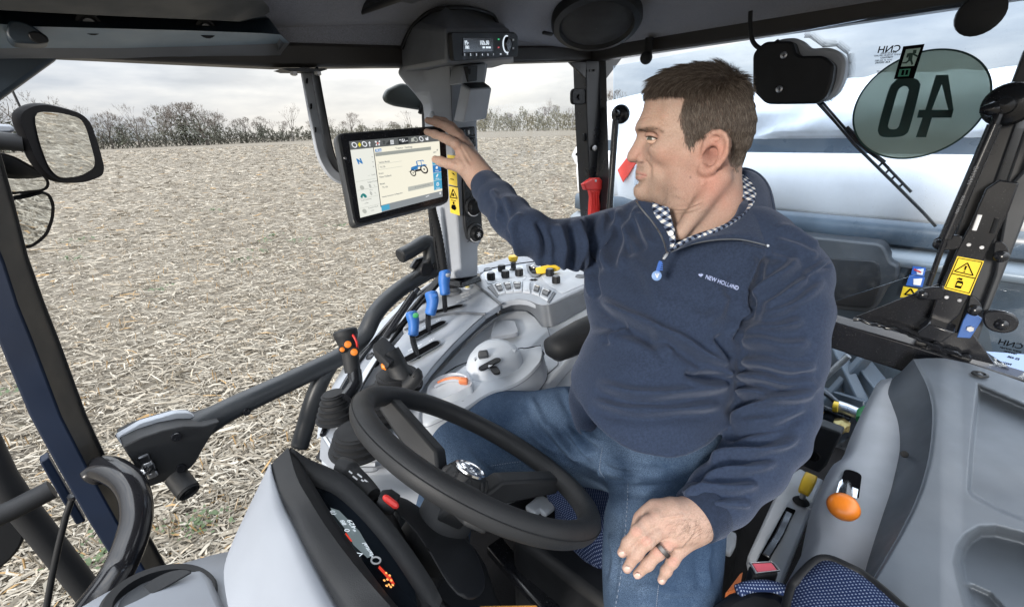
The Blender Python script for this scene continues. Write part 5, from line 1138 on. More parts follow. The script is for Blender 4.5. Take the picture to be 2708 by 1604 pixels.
MB().bar([Y(1305,470), Y(1450,440), Y(1600,410), Y(1690,405), Y(1755,410)],[.022,.026,.028,.024,.008],[.026,.027,.028,.022,.010], _cy).build('handle', M['yellow'], yl, 50,.006,3)
for i in range(2): MB().box(onTop(*q(14,(1235 + i * 52,620)),.002), UU * .007, RR * .007, ZZ * .0003).build('panel_print', M['inkblack'], con, 0)
# ---------------------------------------------------------------- rocker switches on raised plates
def plate(poly, rock, sym=True):
    P_ = top_poly(q(14, *poly),.005); c_ = sum(P_, Vector()) / 4
    b_ = MB().prism(P_, -ZZ * .012).build('rocker_plate', M['lightgrey'], con, 35,.0015)
    if rock:
        R_ = rounded([lp(c_, p_, .72) + ZZ * .001 for p_ in P_],.008,3)
        s_ = MB().prism(R_, ZZ * .0015,.95).build('rocker_frame', M['midgrey'], b_, 35,.0005)
        e = [lp(c_, p_, .58) + ZZ * .0025 for p_ in P_]; hi_ = [e[0] + ZZ * .001, e[1] + ZZ * .001, lp(e[1], e[2],.5) + ZZ * .005, lp(e[0], e[3],.5) + ZZ * .005]; lo_ = [hi_[3], hi_[2], e[2] + ZZ * .002, e[3] + ZZ * .002]
        MB().prism(hi_, -ZZ * .003).build('rocker', M['gloss'], b_, 35,.0008); MB().prism(lo_, -ZZ * .003).build('rocker', M['gloss'], b_, 35,.0008)
        w_ = [lp(hi_[3], hi_[0],.38) + ZZ * .0016, lp(hi_[2], hi_[1],.38) + ZZ * .0016, hi_[2] + ZZ * .0012, hi_[3] + ZZ * .0012]; MB().prism(w_, ZZ * .0006).build('white_bar', M['stickwhite'], b_, 0)
        g_ = [lp(hi_[3], hi_[0],.9), lp(hi_[2], hi_[1],.9), lp(hi_[2], hi_[1],.55), lp(hi_[3], hi_[0],.55)]; cg_ = sum(g_, Vector()) / 4; MB().prism([lp(cg_, p_, .45) + ZZ * .0016 for p_ in g_], ZZ * .0003).build('symbol', M['print'], b_, 0)
    else:
        MB().prism([lp(c_, p_, .74) for p_ in P_], ZZ * .002).build('blank_insert', M['lightgrey'], b_, 35,.001)
slab('rocker_ramp', q(14,(410,745),(490,700),(610,885),(600,940)), M['midgrey'],.003,.01,.001); slab('rocker_ramp', q(14,(1640,830),(1665,860),(1545,1040),(1510,1010)), M['midgrey'],.003,.01,.001)
for poly, rk in [([(495,690),(660,655),(742,850),(612,885)],1),([(662,655),(845,640),(890,830),(748,850)],1),([(848,640),(1055,635),(1045,820),(895,832)],1),([(1060,640),(1205,655),(1200,845),(1062,830)],0),([(1275,675),(1415,735),(1360,895),(1222,850)],1),([(1425,745),(1640,815),(1520,985),(1372,905)],1)]: plate(poly, rk)
# ---------------------------------------------------------------- throttle pod
ZL = -.055
def tp(x, y, dz): return onTop(*q(15,(x, y)), dz)
out_top = [(1855,162),(1885,245),(1868,350),(1800,440),(1700,545),(1550,650),(1400,715),(1250,760),(1100,830),(960,920),(840,1000),(600,1090),(340,1200),(290,1130),(300,960),(350,815),(450,690),(600,600),(750,500),(880,400),(1000,280),(1150,195),(1320,170),(1500,215),(1690,208)]
ot = catmull([tp(x, y, .0) for x, y in out_top],3, True)
def shr(P_, k, dz, cx_=None):
    c_ = cx_ or sum(P_, Vector()) / len(P_); return [c_ + (p_ - c_) * k + ZZ * dz for p_ in P_]
pod = thing('throttle_pod', 'pale grey teardrop armrest pod with orange slider and thumb lever on the side console', 'control pod', tp(1200,600,-.05))
obl = [p_ + (-RR * .012 - UU * .004) * 1.0 - ZZ * .055 for p_ in ot]
MB().rings([shr(obl, 1.03,0), shr(ot, 1.015,-.018), shr(ot, 1.0,-.004), shr(ot, .975,.0), ], True).build('body', M['lightgrey'], pod, 50)
MB().tube(shr(ot, 1.006,-.008),.0012,6, closed=True).build('edge_line', M['white'], pod)
sk = [p_ - ZZ * .004 for p_ in shr(obl, 1.06,-.004)]; MB().rings([shr(obl, .90,-.03), shr(obl, 1.0,-.004), shr(obl, 1.035,.002)]).build('skirt', M['darkgrey'], pod, 60)
# dome
dome = catmull([tp(x, y, .001) for x, y in [(870,500),(880,420),(930,340),(1020,260),(1150,190),(1320,172),(1500,225),(1600,320),(1615,390),(1540,480),(1400,560),(1250,605),(1100,622),(960,605)]],4, True)
MB().rings([shr(dome, 1.0,-.004), shr(dome, .985,.008), shr(dome, .93,.020), shr(dome, .80,.030), shr(dome, .55,.036), shr(dome, .25,.038)]).build('dome', M['lightgrey'], pod, 60)
tk = catmull([tp(x, y, .030) for x, y in [(985,365),(1060,290),(1150,235),(1280,205),(1400,210),(1530,250)]],5); MB().tube(tk, .0055,8).build('lever_track', M['grey'], pod, 60)
MB().tube([tp(985,378,.03), tp(1050,325,.032)],.004,6).build('track_slot', M['darkgrey'], pod)
tl = [tp(1100,340,.028), tp(1095,290,.045), tp(1085,230,.055)]; MB().bar(tl, [.020,.026,.020],[.012,.016,.014], _a).build('thumb_lever', M['darkgrey'], pod, 40,.005,3)
def pill3(a, b, w, dz, name, mat, par=pod, th_=.003):
    A, B = tp(*a, dz), tp(*b, dz); d_ = (B - A).normalized(); sd = d_.cross(ZZ).normalized(); P_ = []
    for c_, a0 in ((A, PI / 2),(B, -PI / 2)):
        for t in linspace(a0, a0 + PI, 8): P_.append(c_ + d_ * cos(t) * w + sd * sin(t) * w)
    return MB().prism(P_, ZZ * th_).build(name, mat, par, 40,.0008)
rk_ = pill3((1090,470),(1270,370),.0125,.036, 'rocker_well', M['lightgrey']); pill3((1092,468),(1268,372),.0105,.0385, 'rocker', M['black'], rk_)
pill3((1165,440),(1195,424),.004,.0415, 'rabbit_print', M['print'], rk_, .0004)
for a, b in (((1092,468),(1110,458)),((1205,405),(1225,395))): pill3(a, b, .0085,.040, 'rocker_grip', M['soft'], rk_)
bx = pill3((1230,480),(1275,540),.0115,.030, 'button_frame', M['grey']); pill3((1234,484),(1270,532),.0088,.033, 'button', M['black'], bx, .005)
# orange hand throttle and its hump
hump = catmull([tp(x, y, .001) for x, y in [(345,820),(430,700),(560,625),(700,595),(830,615),(940,690),(955,770),(860,820),(700,900),(480,980),(360,960)]],4, True)
MB().rings([shr(hump, 1.0,-.004), shr(hump, .985,.010), shr(hump, .95,.016), shr(hump, .80,.010), shr(hump, .5,.004)]).build('throttle_hump', M['lightgrey'], pod, 60)
MB().tube(catmull([tp(x, y, .018) for x, y in [(490,665),(560,630),(640,605),(720,598),(800,605)]],4),.0042,8).build('orange_track', M['coral'], pod, 60)
MB().tube(catmull([tp(x, y, .016) for x, y in [(450,715),(560,655),(700,625),(800,640)]],4),.0035,8).build('track_slot', M['grey'], pod, 60)
MB().bar([tp(832,665,.016), tp(830,640,.026), tp(830,600,.036)],[.020,.022,.019],[.011,.013,.012], _a).build('orange_slider', M['coral'], pod, 40,.004,3)
for x, y in ((1862,278),(1655,525),(838,940)):
    p_ = tp(x, y, -.012) ; n_ = (EYE - p_).normalized(); s_ = MB().lathe([(.0085,0),(.008,.003),(.003,.0035)], p_ + n_ * .006, n_, 14).build('screw', M['black'], pod, 40); MB().lathe([(.003,.003),(.002,.0045)], p_ + n_ * .006, n_, 6).build('screw_head', M['steel'], s_)
# square lid on the tray
lid = rounded([onTop(*q(6, p_), LOW + .003) for p_ in [(1312,905),(1345,775),(1490,778),(1520,868),(1470,880)]],.015,4)
MB().rings([[p_ for p_ in lid],[p_ + ZZ * .008 for p_ in shr(lid, .985,0)], shr(lid, .93,.011)]).build('tray_lid', M['white'], con, 40)
MB().tube(catmull([onTop(*q(6, p_), LOW + .002) for p_ in [(880,1255),(960,1170),(1040,1105),(1160,1052),(1500,960),(1560,955),(1670,935)]],5),.0016,6).build('tray_seam', M['black'], con)
MB().tube(catmull([onTop(*q(6, p_), LOW + .003) for p_ in [(1715,808),(1745,900),(1790,1040),(1760,1100),(1560,1250)]],5),.0016,6).build('tray_seam', M['midgrey'], con)
# padded armrest
ar = thing('armrest', 'black padded armrest pointing forward beside the driver', 'armrest', onTop(*q(6,(1850,950)),-.03))
ta = 1.13
MB().tube([at(*q(6, p_), t_) for p_, t_ in [((1735,985),1.10),((1760,965),1.11),((1850,920),1.13),((1960,860),1.16),((2150,770),1.22)]],[.016,.036,.042,.044,.044],20, flat=.85).build('pad', M['soft'], ar, 60)
# wall of the console facing the seat, going down to the floor
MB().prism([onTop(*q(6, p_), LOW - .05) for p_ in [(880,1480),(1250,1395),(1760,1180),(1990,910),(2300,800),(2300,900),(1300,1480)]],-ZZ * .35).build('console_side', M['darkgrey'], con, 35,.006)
# ================================================================ STEERING WHEEL AND COLUMN
WC = at(1262.6,1202.8,.7231); WN = (UU * sin(.636) + ZZ * cos(.636) - RR * .093).normalized()
e1 = WN.cross(ZZ).normalized(); e2 = WN.cross(e1)
sw_ = thing('steering_wheel', 'black grained steering wheel with three spokes and round knob emblem', 'steering wheel', WC)
def wc(x, y, z=0): return WC + e1 * x + e2 * y + WN * z
th = linspace(0,2 * PI, 97)[:-1]; rings = []
for a in th:
    d_ = e1 * cos(a) + e2 * sin(a)
    rings.append([WC + d_ * (.1945 + .0182 * cos(b) * (1 if cos(b) > 0 else .9)) + WN * .0178 * sin(b) for b in linspace(0,2 * PI, 21)[:-1]])
MB().rings(rings, False, True).build('rim', M['soft'], sw_, 180)
sm = [WC + (e1 * cos(a) + e2 * sin(a)) * .2128 + WN * .0035 for a in th]; MB().tube(sm, .0007,5, closed=True).build('rim_seam', M['black'], sw_)
def onW(px, py, z=0.0): return onPlane(px, py, WC + WN * z, WN)
HC = WC - WN * .085
for tip_ in ((1052,1062),(1480,1262), None):
    e = onW(*tip_) if tip_ else WC - ((onW(1052,1062) - WC).normalized() + (onW(1480,1262) - WC).normalized()).normalized() * .185
    d_ = (e - WC).normalized(); e = WC + d_ * .190
    MB().bar([HC + d_ * .03 - WN * .004, HC + d_ * .07 + WN * .040, e - WN * .010],[.040,.034,.032],[.034,.044,.030], WN).build('spoke', M['soft'], sw_, 35,.005)
MB().lathe([(.040,-.05),(.044,-.03),(.044,-.005),(.036,.006)], HC, WN, 28).build('hub', M['soft'], sw_, 40)
kc = WC - WN * .078
hubt = MB().lathe([(.034,.0),(.036,.012),(.034,.040),(.030,.050),(.026,.052),(.001,.052)], kc, WN, 32).build('column_knob', M['soft'], sw_, 40)
for k in range(8):
    a = k * PI / 4 + .2; d_ = e1 * cos(a) + e2 * sin(a); MB().tube([kc + d_ * .035 + WN * .006, kc + d_ * .034 + WN * .038, kc + d_ * .029 + WN * .048],[.007,.007,.004],8).build('knob_lobe', M['soft'], hubt)
MB().lathe([(.0265,.050),(.0262,.055),(.0225,.0565),(.022,.0545),(.001,.0545)], kc, WN, 32).build('emblem_ring', M['chrome'], hubt, 40)
ld = (onW(1310,1255,-.02) - onW(1210,1225,-.02)).normalized(); lu = WN.cross(ld)
leaf = MB()
for s_ in (-1,1):
    for j in range(3):
        c_ = kc + WN * .0555 + lu * (-.012 + j * .009) + ld * s_ * .006; leaf.bar([c_ - ld * s_ * .004 - lu * .004, c_ + ld * s_ * (.008 - j * .001) + lu * .005],.0042,.0016, WN)
leaf.build('leaf_emblem', M['chrome'], hubt, 0)
# column and shroud
col_ = thing('steering_column', 'black plastic steering column shroud with stalk and red switch', 'steering column', WC - WN * .3)
MB().lathe([(.050,-.04),(.056,-.07),(.050,-.09)], HC, WN, 24).build('boot', M['rubber'], col_, 60)
MB().tube([HC - WN * .04, HC - WN * .10, WC - WN * .30 - UU * .02, WC - WN * .55 - UU * .06],[.034,.040,.055,.075],20).build('column_tube', M['black'], col_, 60)
sh = [[at(*q(10, p_), t_) for p_, t_ in ring_] for ring_ in [
    [((840,740),.70),((950,695),.73),((1060,760),.74),((1060,900),.70),((960,920),.66)],
    [((1000,920),.66),((1150,820),.72),((1300,1000),.73),((1480,960),.72),((1300,1120),.64)],
    [((1190,1180),.60),((1330,1080),.66),((1480,1050),.70),((1560,1200),.68),((1330,1330),.58)],
    [((1340,1480),.56),((1420,1330),.62),((1520,1300),.66),((1640,1420),.64),((1500,1560),.55)]]]
MB().rings(sh).build('shroud', M['black'], col_, 60,0,2,2)
MB().tube([at(*q(10, p_),.67) for p_ in [(870,790),(920,800),(980,820)]],[.014,.018,.014],14).build('switch_body', M['black'], col_, 60)
p = at(*q(10,(942,800)),.655); ax_ = (at(*q(10,(975,825)),.655) - at(*q(10,(910,775)),.655)).normalized()
MB().bar([p - ax_ * .014, p - ax_ * .008, p + ax_ * .008, p + ax_ * .014],[.006,.010,.010,.006],.007,(EYE - p).normalized()).build('red_switch', M['red'], col_, 40,.003)
st_ = catmull([at(*q(10, p_), t_) for p_, t_ in [((600,570),.74),((660,590),.735),((720,640),.725),((780,700),.715),((830,760),.70)]],5)
MB().tube(st_, np.interp(linspace(0,1, len(st_)),[0,.02,.35,.4,1],[.008,.0155,.017,.014,.012]).tolist(),16).build('stalk', M['soft'], col_, 60)
for i, (x, y) in enumerate([(685,612),(710,645),(740,630),(765,668),(785,668)]):
    p = at(*q(10,(x, y)),.708); MB().bar([p - ax_ * .0045, p + ax_ * .0045 * (1 if i else .4)],.0022,.0006,(EYE - p).normalized()).build('stalk_print', M['print'], col_, 0)
# ================================================================ DASHBOARD AND COWL
da = thing('dashboard', 'white and black instrument hood with dark display glass in front of the steering wheel', 'dashboard', at(950,1500,.55) - ZZ * .2)
def D(x, y, t): return at(*q(10,(x, y)), t)
N_ = 9
wo = catmull([D(150,560,.66), D(85,740,.62), D(105,900,.585), D(170,1090,.55), D(240,1290,.52), D(330,1490,.49), D(440,1750,.46)],5)
wi_ = catmull([D(152,572,.655), D(200,690,.625), D(255,830,.60), D(330,980,.57), D(450,1220,.535), D(600,1490,.50), D(760,1760,.47)],5)
ho = catmull([D(275,447,.67), D(330,640,.625), D(420,800,.60), D(520,960,.575), D(660,1150,.545), D(790,1310,.52), D(960,1500,.50), D(1200,1740,.47)],4)
hi_ = catmull([D(275,447,.672), D(330,470,.67), D(385,545,.665), D(440,640,.65), D(600,900,.61), D(820,1220,.56), D(1040,1490,.525), D(1300,1740,.50)],4)
def rs(P_, n=30):
    L = [0]
    for a, b in zip(P_, P_[1:]): L.append(L[-1] + (b - a).length)
    o = []
    for s_ in linspace(0, L[-1], n):
        i = min(max(int(np.searchsorted(L, s_)) - 1,0), len(P_) - 2); o.append(lp(P_[i], P_[i + 1], float((s_ - L[i]) / max(1e-9, L[i + 1] - L[i]))))
    return o
WO, WI, HO, HI = rs(wo), rs(wi_), rs(ho), rs(hi_)
fwd = (-UU * .6 - ZZ * .8) * .10
MB().grid([[p + fwd for p in WO],[lp(a, b, .15) + fwd * .25 for a, b in zip(WO, WI)],[lp(a, b, .4) - fwd * .03 for a, b in zip(WO, WI)],[lp(a, b, .75) - fwd * .05 for a, b in zip(WO, WI)], WI, [p + fwd * .15 for p in WI]]).build('white_shell', M['white'], da, 180)
HM = [lp(a, b, .5) - fwd * .02 for a, b in zip(WI, HO)]
MB().grid([[p + fwd * .2 for p in WI], WI, HM, HO, [p + fwd * .25 for p in HO]]).build('hood', M['soft'], da, 50)
# recessed cluster: rim, glass, glowing parts
rim_o = rs(catmull([D(300,450,.668), D(390,520,.672), D(520,580,.675), D(640,630,.67), D(800,770,.655), D(960,950,.63), D(1120,1170,.60), D(1240,1360,.575), D(1330,1560,.55)],4),30)
rim_i = rs(catmull([D(372,535,.682), D(430,560,.686), D(560,600,.69), D(660,670,.685), D(800,830,.665), D(950,1040,.64), D(1080,1250,.61), D(1180,1420,.585), D(1200,1560,.56)],4),30)
MB().grid([[p + fwd * .3 for p in rim_o], rim_o, [lp(a, b, .5) - fwd * .03 for a, b in zip(rim_o, rim_i)], rim_i, [p + fwd * .3 for p in rim_i]]).build('rim', M['soft'], da, 180)
gl_o = rs([D(372,535,.688), D(440,640,.668), D(600,900,.628), D(820,1220,.58), D(1040,1500,.535), D(1150,1640,.51)],30)
gl_i = [p + fwd * .12 for p in rim_i]
clus = MB().grid([[p + fwd * .10 for p in gl_o],[lp(a, b, .5) + fwd * .22 for a, b in zip(gl_o, gl_i)], gl_i]).build('cluster_glass', plastic('cluster_black_glass', (.012,.016,.022),.08,0), da, 180)
MB().grid([HO, [lp(a, b, .6) + fwd * .03 for a, b in zip(HO, HI)],[p + fwd * .06 for p in HI],[p + fwd * .12 for p in gl_o]]).build('hood_lining', M['soft'], da, 180)
MB().prism([D(290,448,.675), D(470,560,.70), D(600,700,.69), D(420,640,.68), D(330,520,.68)], fwd * .4).build('corner_filler', M['black'], da, 40)
MB().grid([[p + fwd * .5 for p in HO],[p + fwd * .55 for p in gl_i],[p + fwd * .6 for p in rim_o]]).build('cluster_back', M['black'], da, 180)
gp0 = lp(gl_o[14], gl_i[14],.5) + fwd * .18; gn = (gl_o[24] - gl_o[6]).cross(gl_i[14] - gl_o[14]).normalized(); gn = gn if gn.dot(EYE - gp0) > 0 else -gn
def g_(x, y, d=.006): return onPlane(*q(10,(x, y)), gp0 + gn * d, gn)
M['lcdgrey'] = glow('cluster_lcd', (.26,.33,.36),.55); M['amber'] = glow('amber_lamp', (1.0,.45,.12),1.4); M['redlamp'] = glow('red_lamp', (.9,.06,.03),.8)
def gpoly(name, poly, mat, d=.006): return MB().prism([g_(x, y, d) for x, y in poly], gn * .0004).build(name, mat, da, 0)
gpoly('lcd_panel', [(550,840),(640,870),(700,930),(830,1150),(790,1165),(700,1080),(640,970),(570,880)], M['lcdgrey'])
gpoly('red_line', [(800,925),(860,970),(880,972),(815,935)], M['redlamp'],.008); gpoly('red_tell_tale', [(650,1000),(690,1055),(684,1060),(645,1010)], M['redlamp'],.008)
gpoly('amber_lamp', [(868,1215),(950,1300),(968,1335),(950,1335),(905,1280),(860,1230)], M['redlamp'],.007)
for x, y in ((912,1262),(935,1278),(900,1310),(920,1304),(945,1310),(930,1338),(955,1340),(915,1345),(942,1352)): MB().lathe([(.0018,0),(.0013,.0005)], g_(x, y, .009), gn, 8).build('lamp_dot', M['amber'], da, 0)
for s_, x, y, z_ in [('429', 690,945,.012),('Manual', 800,1115,.010),('V', 745,1140,.014),('*', 715,985,.012),('..', 775,1108,.012),('0', 660,985,.012),('(!)', 565,870,.010),('88', 635,935,.010)]:
    xd = (g_(x + 40, y + 62) - g_(x, y)).normalized(); text_obj('cluster_print', s_, g_(x, y, .0085),-xd, gn.cross(-xd), z_, M['lcd'], da, thick=.0001)
MB().tube([g_(845 + 30 * cos(t),1180 + 22 * sin(t),.008) for t in linspace(0,2 * PI, 20)],.0012,6).build('warning_ring', M['print'], da)
MB().tube([g_(x, y, .008) for x, y in ((640,870),(650,820),(700,770),(760,770))],.001,5).build('gauge_arc', M['print'], da)
MB().lathe([(.022,0),(.022,.012),(.017,.014),(.016,.004)], g_(500,690,.004), gn, 24).build('gauge_ring', M['gloss'], da, 40)
# lower steering-side body of the dash
MB().prism([D(960,800,.80), D(1060,760,.84), D(1300,980,.86), D(1480,1060,.88), D(1570,1200,.86), D(1640,1400,.82), D(1820,1700,.76), D(1200,1700,.70), D(1000,1100,.74)], fwd * 2).build('kick_panel', M['black'], da, 40,.01)
MB().prism([D(900,720,.72), D(1250,1370,.60), D(1700,1750,.55), D(1300,1700,.52), D(1080,1250,.62), D(800,790,.70)], fwd * 2.5).build('lower_body', M['black'], da, 40,.01)
# cowl at the lower left
cw = thing('front_cowl', 'pale grey front cowl with round swivel air vent at the lower left', 'cowl', at(430,1600,.62) - ZZ * .1)
def C9(x, y, t): return at(*q(9,(x, y)), t)
e = rs(catmull([C9(480,1560,.66), C9(600,1470,.68), C9(860,1330,.72), C9(1200,1205,.76), C9(1550,1105,.78), C9(1920,1050,.78), C9(2250,1040,.76)],5),24)
f = rs(catmull([C9(650,1850,.56), C9(760,1800,.56), C9(1000,1720,.58), C9(1300,1650,.60), C9(1650,1600,.61), C9(2000,1580,.61), C9(2300,1570,.61)],5),24)
MB().grid([[p - ZZ * .04 - UU * .02 for p in e],[p - ZZ * .008 - UU * .008 for p in e], e, [lp(a, b, .5) + ZZ * .012 for a, b in zip(e, f)], f]).build('cowl_top', M['white'], cw, 180)
blk = [C9(620,1520,.60), C9(900,1370,.645), C9(1150,1250,.68), C9(1330,1212,.69), C9(1440,1232,.685), C9(1500,1300,.665), C9(1580,1484,.625), C9(1650,1640,.59), C9(1100,1750,.54)]
MB().rings([[p - ZZ * .03 for p in shr(blk, 1.06,0)],[p for p in blk], shr(blk, .96,.006)]).build('vent_block', M['white'], cw, 40,.006,3)
vc = C9(1140,1440,.625); vn = (ZZ * .9 + UU * .35).normalized()
v = MB().lathe([(.064,-.004),(.066,.004),(.062,.009),(.052,.008),(.050,-.010)], vc, vn, 40).build('vent_ring', M['black'], cw, 40)
MB().lathe([(.050,-.006),(.045,.002),(.001,.006)], vc, vn, 32).build('vent_disc', M['darkgrey'], v, 60)
MB().prism([vc + vn * .005 + UU * (.040 * cos(t)) + RR * (.040 * sin(t)) for t in linspace(.3,2.8,14)], vn * .003).build('vent_flap', M['soft'], v, 40,.001)
# handrail outside, A-pillar foot hardware
hr = thing('grab_rail', 'thick glossy black bent tube handrail in front of the pillar at lower left', 'handrail', C9(640,1500,.75))
pth = catmull([C9(665,545,.93), C9(720,505,.93), C9(800,520,.92), C9(890,580,.91), C9(950,680,.90), C9(970,800,.885), C9(955,930,.87), C9(905,1080,.85), C9(840,1220,.83), C9(760,1350,.80), C9(650,1500,.76), C9(500,1700,.70)],6)
MB().tube(pth, .0265,20).build('tube', plastic('gloss_black_tube', (.012,.012,.014),.14,0), hr, 180)
MB().tube([C9(640,550,.93), C9(668,520,.93), C9(735,475,.93)],[.008,.011,.007],8).build('weld', M['gloss'], hr, 60)
# ================================================================ DOOR RAIL, LATCH, STRUT, MIRRORS
dr = thing('cab_door', 'open-framed cab door with thick dark grab rail running diagonally to its latch', 'cab door', onR(500,1220,1.19))
def d6(x, y, r=1.17): return onR(*q(6,(x, y)), r)
def d9(x, y, r=1.17): return onR(*q(9,(x, y)), r)
def d5(x, y, r=1.17): return onR(*q(5,(x, y)), r)
rail_m = plastic('rail_dark_grey', (.020,.024,.029),.45,700,.2)
main = catmull([d6(965,370), d6(905,410), d6(830,450), d6(700,530), d6(580,630), d6(500,730), d6(440,850), d6(370,930), d6(250,1022), d6(110,1092), onR(770,1006,1.17), onR(690,1043,1.17), onR(610,1081,1.17), onR(560,1108,1.17), onR(505,1140,1.17)],6)
n_ = len(main); MB().tube(main, np.interp(linspace(0,1, n_),[0,.1,.5,.75,.9,1],[.030,.025,.0255,.027,.029,.036]).tolist(),18).build('grab_rail', rail_m, dr, 180)
MB().tube(catmull([d6(690,308), d6(770,265), d6(850,215), d6(885,220), d6(895,270), d6(895,340), d6(905,410)],6),[.0225] * 18 + [.023] * 19,16).build('upper_grip', rail_m, dr, 180)
MB().lathe([(.0225,0),(.020,.004),(.010,.005)], d6(688,309),(d6(690,308) - d6(770,265)),18).build('grip_end', M['soft'], dr, 50)
MB().tube(catmull([d6(230,1010,1.175), d6(180,1090,1.175), d6(130,1180,1.175), d6(70,1330,1.175), d6(20,1500,1.175), d6(-20,1640,1.175)],5),.024,16).build('lower_strut', rail_m, dr, 180)
MB().prism(rounded([d6(x, y, 1.15) for x, y in [(905,300),(965,270),(1000,300),(1000,430),(940,440),(810,470),(810,555),(690,555),(760,470),(850,400)]],.015), RR * .035).build('hinge_block', M['soft'], dr, 40,.008)
for x, y, r_ in ((865,405,.022),(930,380,.010)): MB().lathe([(r_, 0),(r_ * .9,.004),(r_ * .5,.004)], d6(x, y, 1.143),-RR, 18).build('recess_cap', M['black'], dr, 40)
MB().tube([d6(x, y, 1.19) for x, y in [(770,400),(800,350),(860,330),(940,270)]],.012,10).build('hinge_arm', M['gloss'], dr, 60)
MB().bar([onR(845,1216,1.185), onR(1000,930,1.19), onR(1165,735,1.19)],.012,.03, RR).build('door_edge', M['black'], dr, 35)
# latch box
front = [(868,350),(1000,285),(1150,235),(1290,207),(1440,205),(1560,170),(1480,300),(1430,380),(1395,450),(1350,505),(1300,532),(1180,590),(1052,640),(960,490)]
fb = [d9(x, y, 1.12) for x, y in front]
topb = [(822,285),(900,225),(1000,180),(1120,140),(1250,112),(1330,118)]
MB().prism(rounded(fb, [.004] * 5 + [.0] + [.01] * 8), RR * .09).build('latch_box', M['soft'], dr, 40,.010,3)
MB().prism(rounded([d9(x, y, 1.165) for x, y in [(822,287),(1000,183),(1250,110),(1345,112),(1400,150),(1420,190),(1290,205),(1100,250),(872,348)]],.006), RR * .02).build('latch_top_lit', M['grey'], dr, 40,.006)  # paler grey on the dark top stands in for light caught there
MB().tube([d9(x, y, 1.19) for x, y in [(822,280),(990,172),(1200,105),(1320,100),(1345,118)]],.005,8).build('cover_seal', M['gloss'], dr, 60)
for x, y in ((1250,280),(1285,503),(1748,103)):
    MB().lathe([(.010,-.01),(.010,0),(.009,.003),(.004,.003)], d9(x, y, 1.115 if x < 1600 else 1.142),-RR, 14).build('screw', M['gloss'], dr, 40)
MB().prism(rounded([d9(x, y, 1.112) for x, y in [(965,440),(1045,402),(1130,545),(1055,580)]],.006), RR * .01).build('latch_recess', M['black'], dr, 40,.002)
for a, b, w, mt in [((980,450),(1060,420),.020, 'darksteel'),((1010,490),(1080,460),.016, 'steel'),((1040,560),(1110,530),.014, 'steel'),((1050,470),(1075,530),.018, 'darksteel'),((1070,500),(1100,555),.012, 'steel')]:
    MB().bar([d9(*a, 1.10), d9(*b, 1.10)], w, .012, RR).build('latch_claw', M[mt], dr, 40,.003)
MB().tube(catmull([d9(870,505,1.11), d9(905,535,1.11), d9(960,540,1.10), d9(1020,515,1.10), d9(1050,480,1.10)],5),.013,12, flat=.5).build('striker_loop', M['chrome'], dr, 60)
MB().prism([d9(x, y, 1.12) for x, y in [(905,540),(1000,530),(1015,560),(935,590)]], RR * .02).build('striker_plate', plastic('anodised_blue', (.08,.20,.55),.3,0), dr, 40,.002)
MB().tube([d9(1250,560,1.13), d9(1335,665,1.09)],.0235,24).build('push_button', M['soft'], dr, 50)
bc = d9(1337,668,1.088); bn = (d9(1337,668,1.088) - d9(1250,560,1.13)).normalized()
MB().lathe([(.023,0),(.021,.004),(.017,.004),(.0155,.001),(.009,.001),(.008,.003),(.002,.004)], bc, bn, 28).build('button_ring', M['black'], dr, 40)
# gas strut of the door
ds = thing('door_strut', 'slim black gas strut lying along the console edge beside the blue levers', 'gas strut', onR(960,920,1.13))
def d16(x, y, r=1.12): return onR(*q(16,(x, y)), r)
MB().tube([d16(970,310), d16(800,560), d16(650,790)],.0115,12).build('cylinder', M['gloss'], ds, 60)
MB().tube([d16(975,305), d16(1010,265)],[.008,.0065],10).build('rod_end', M['darksteel'], ds, 60); MB().tube([d16(1004,274), d16(1012,262), d16(1020,250)],[.004,.012,.004],12).build('ball_joint', M['gloss'], ds, 60)
MB().tube([d16(1080,330,1.13), d16(850,620,1.13), d16(690,800,1.13)],.006,8).build('side_rod', M['gloss'], ds, 60)
for x, y, r_ in ((480,1005,.014),(560,1060,.017)): MB().tube([d16(x - 14, y - 8,1.09), d16(x, y, 1.09), d16(x + 14, y + 8,1.09)],[r_ * .4, r_, r_ * .4],10).build('lower_joint', M['gloss'], ds, 60)
MB().tube([d16(480,1000,1.09), d16(520,960,1.09)],.006,8).build('joint_pin', M['gloss'], ds, 60)
# ---------------------------------------------------------------- exterior mirrors
M['mirrorblack'] = plastic('mirror_housing_black', (.006,.006,.007),.6,600,.2, spec=.12)
def mirror(nm, lab, cat, outer, glassp, r0, depth, nrm, arm=None, grp=None):
    nrm = nrm.normalized(); P0 = onR(*outer[0], r0)
    f_ = lambda x, y, d=0: onPlane(x, y, P0 + nrm * d, nrm)
    root = thing(nm, lab, cat, P0, grp)
    o_ = rounded([f_(x, y) for x, y in outer],.03,3); c_ = sum(o_, Vector()) / len(o_)
    MB().rings([[c_ + (p - c_) * .55 - nrm * depth for p in o_],[c_ + (p - c_) * .86 - nrm * depth * .8 for p in o_],[p - nrm * depth * .3 for p in o_], o_, [c_ + (p - c_) * .97 + nrm * .006 for p in o_]]).build('housing', M['mirrorblack'], root, 45)
    MB().prism(rounded([f_(x, y, .0075) for x, y in glassp],.03,3), nrm * .002).build('mirror_glass', M['mirror'], root, 0)
    if arm: MB().tube([onR(x, y, r0 + .03) for x, y in arm],.022,12).build('arm', M['rubber'], root, 60)
    return root
mn_ = UU * .76 - RR * .64 - ZZ * .13
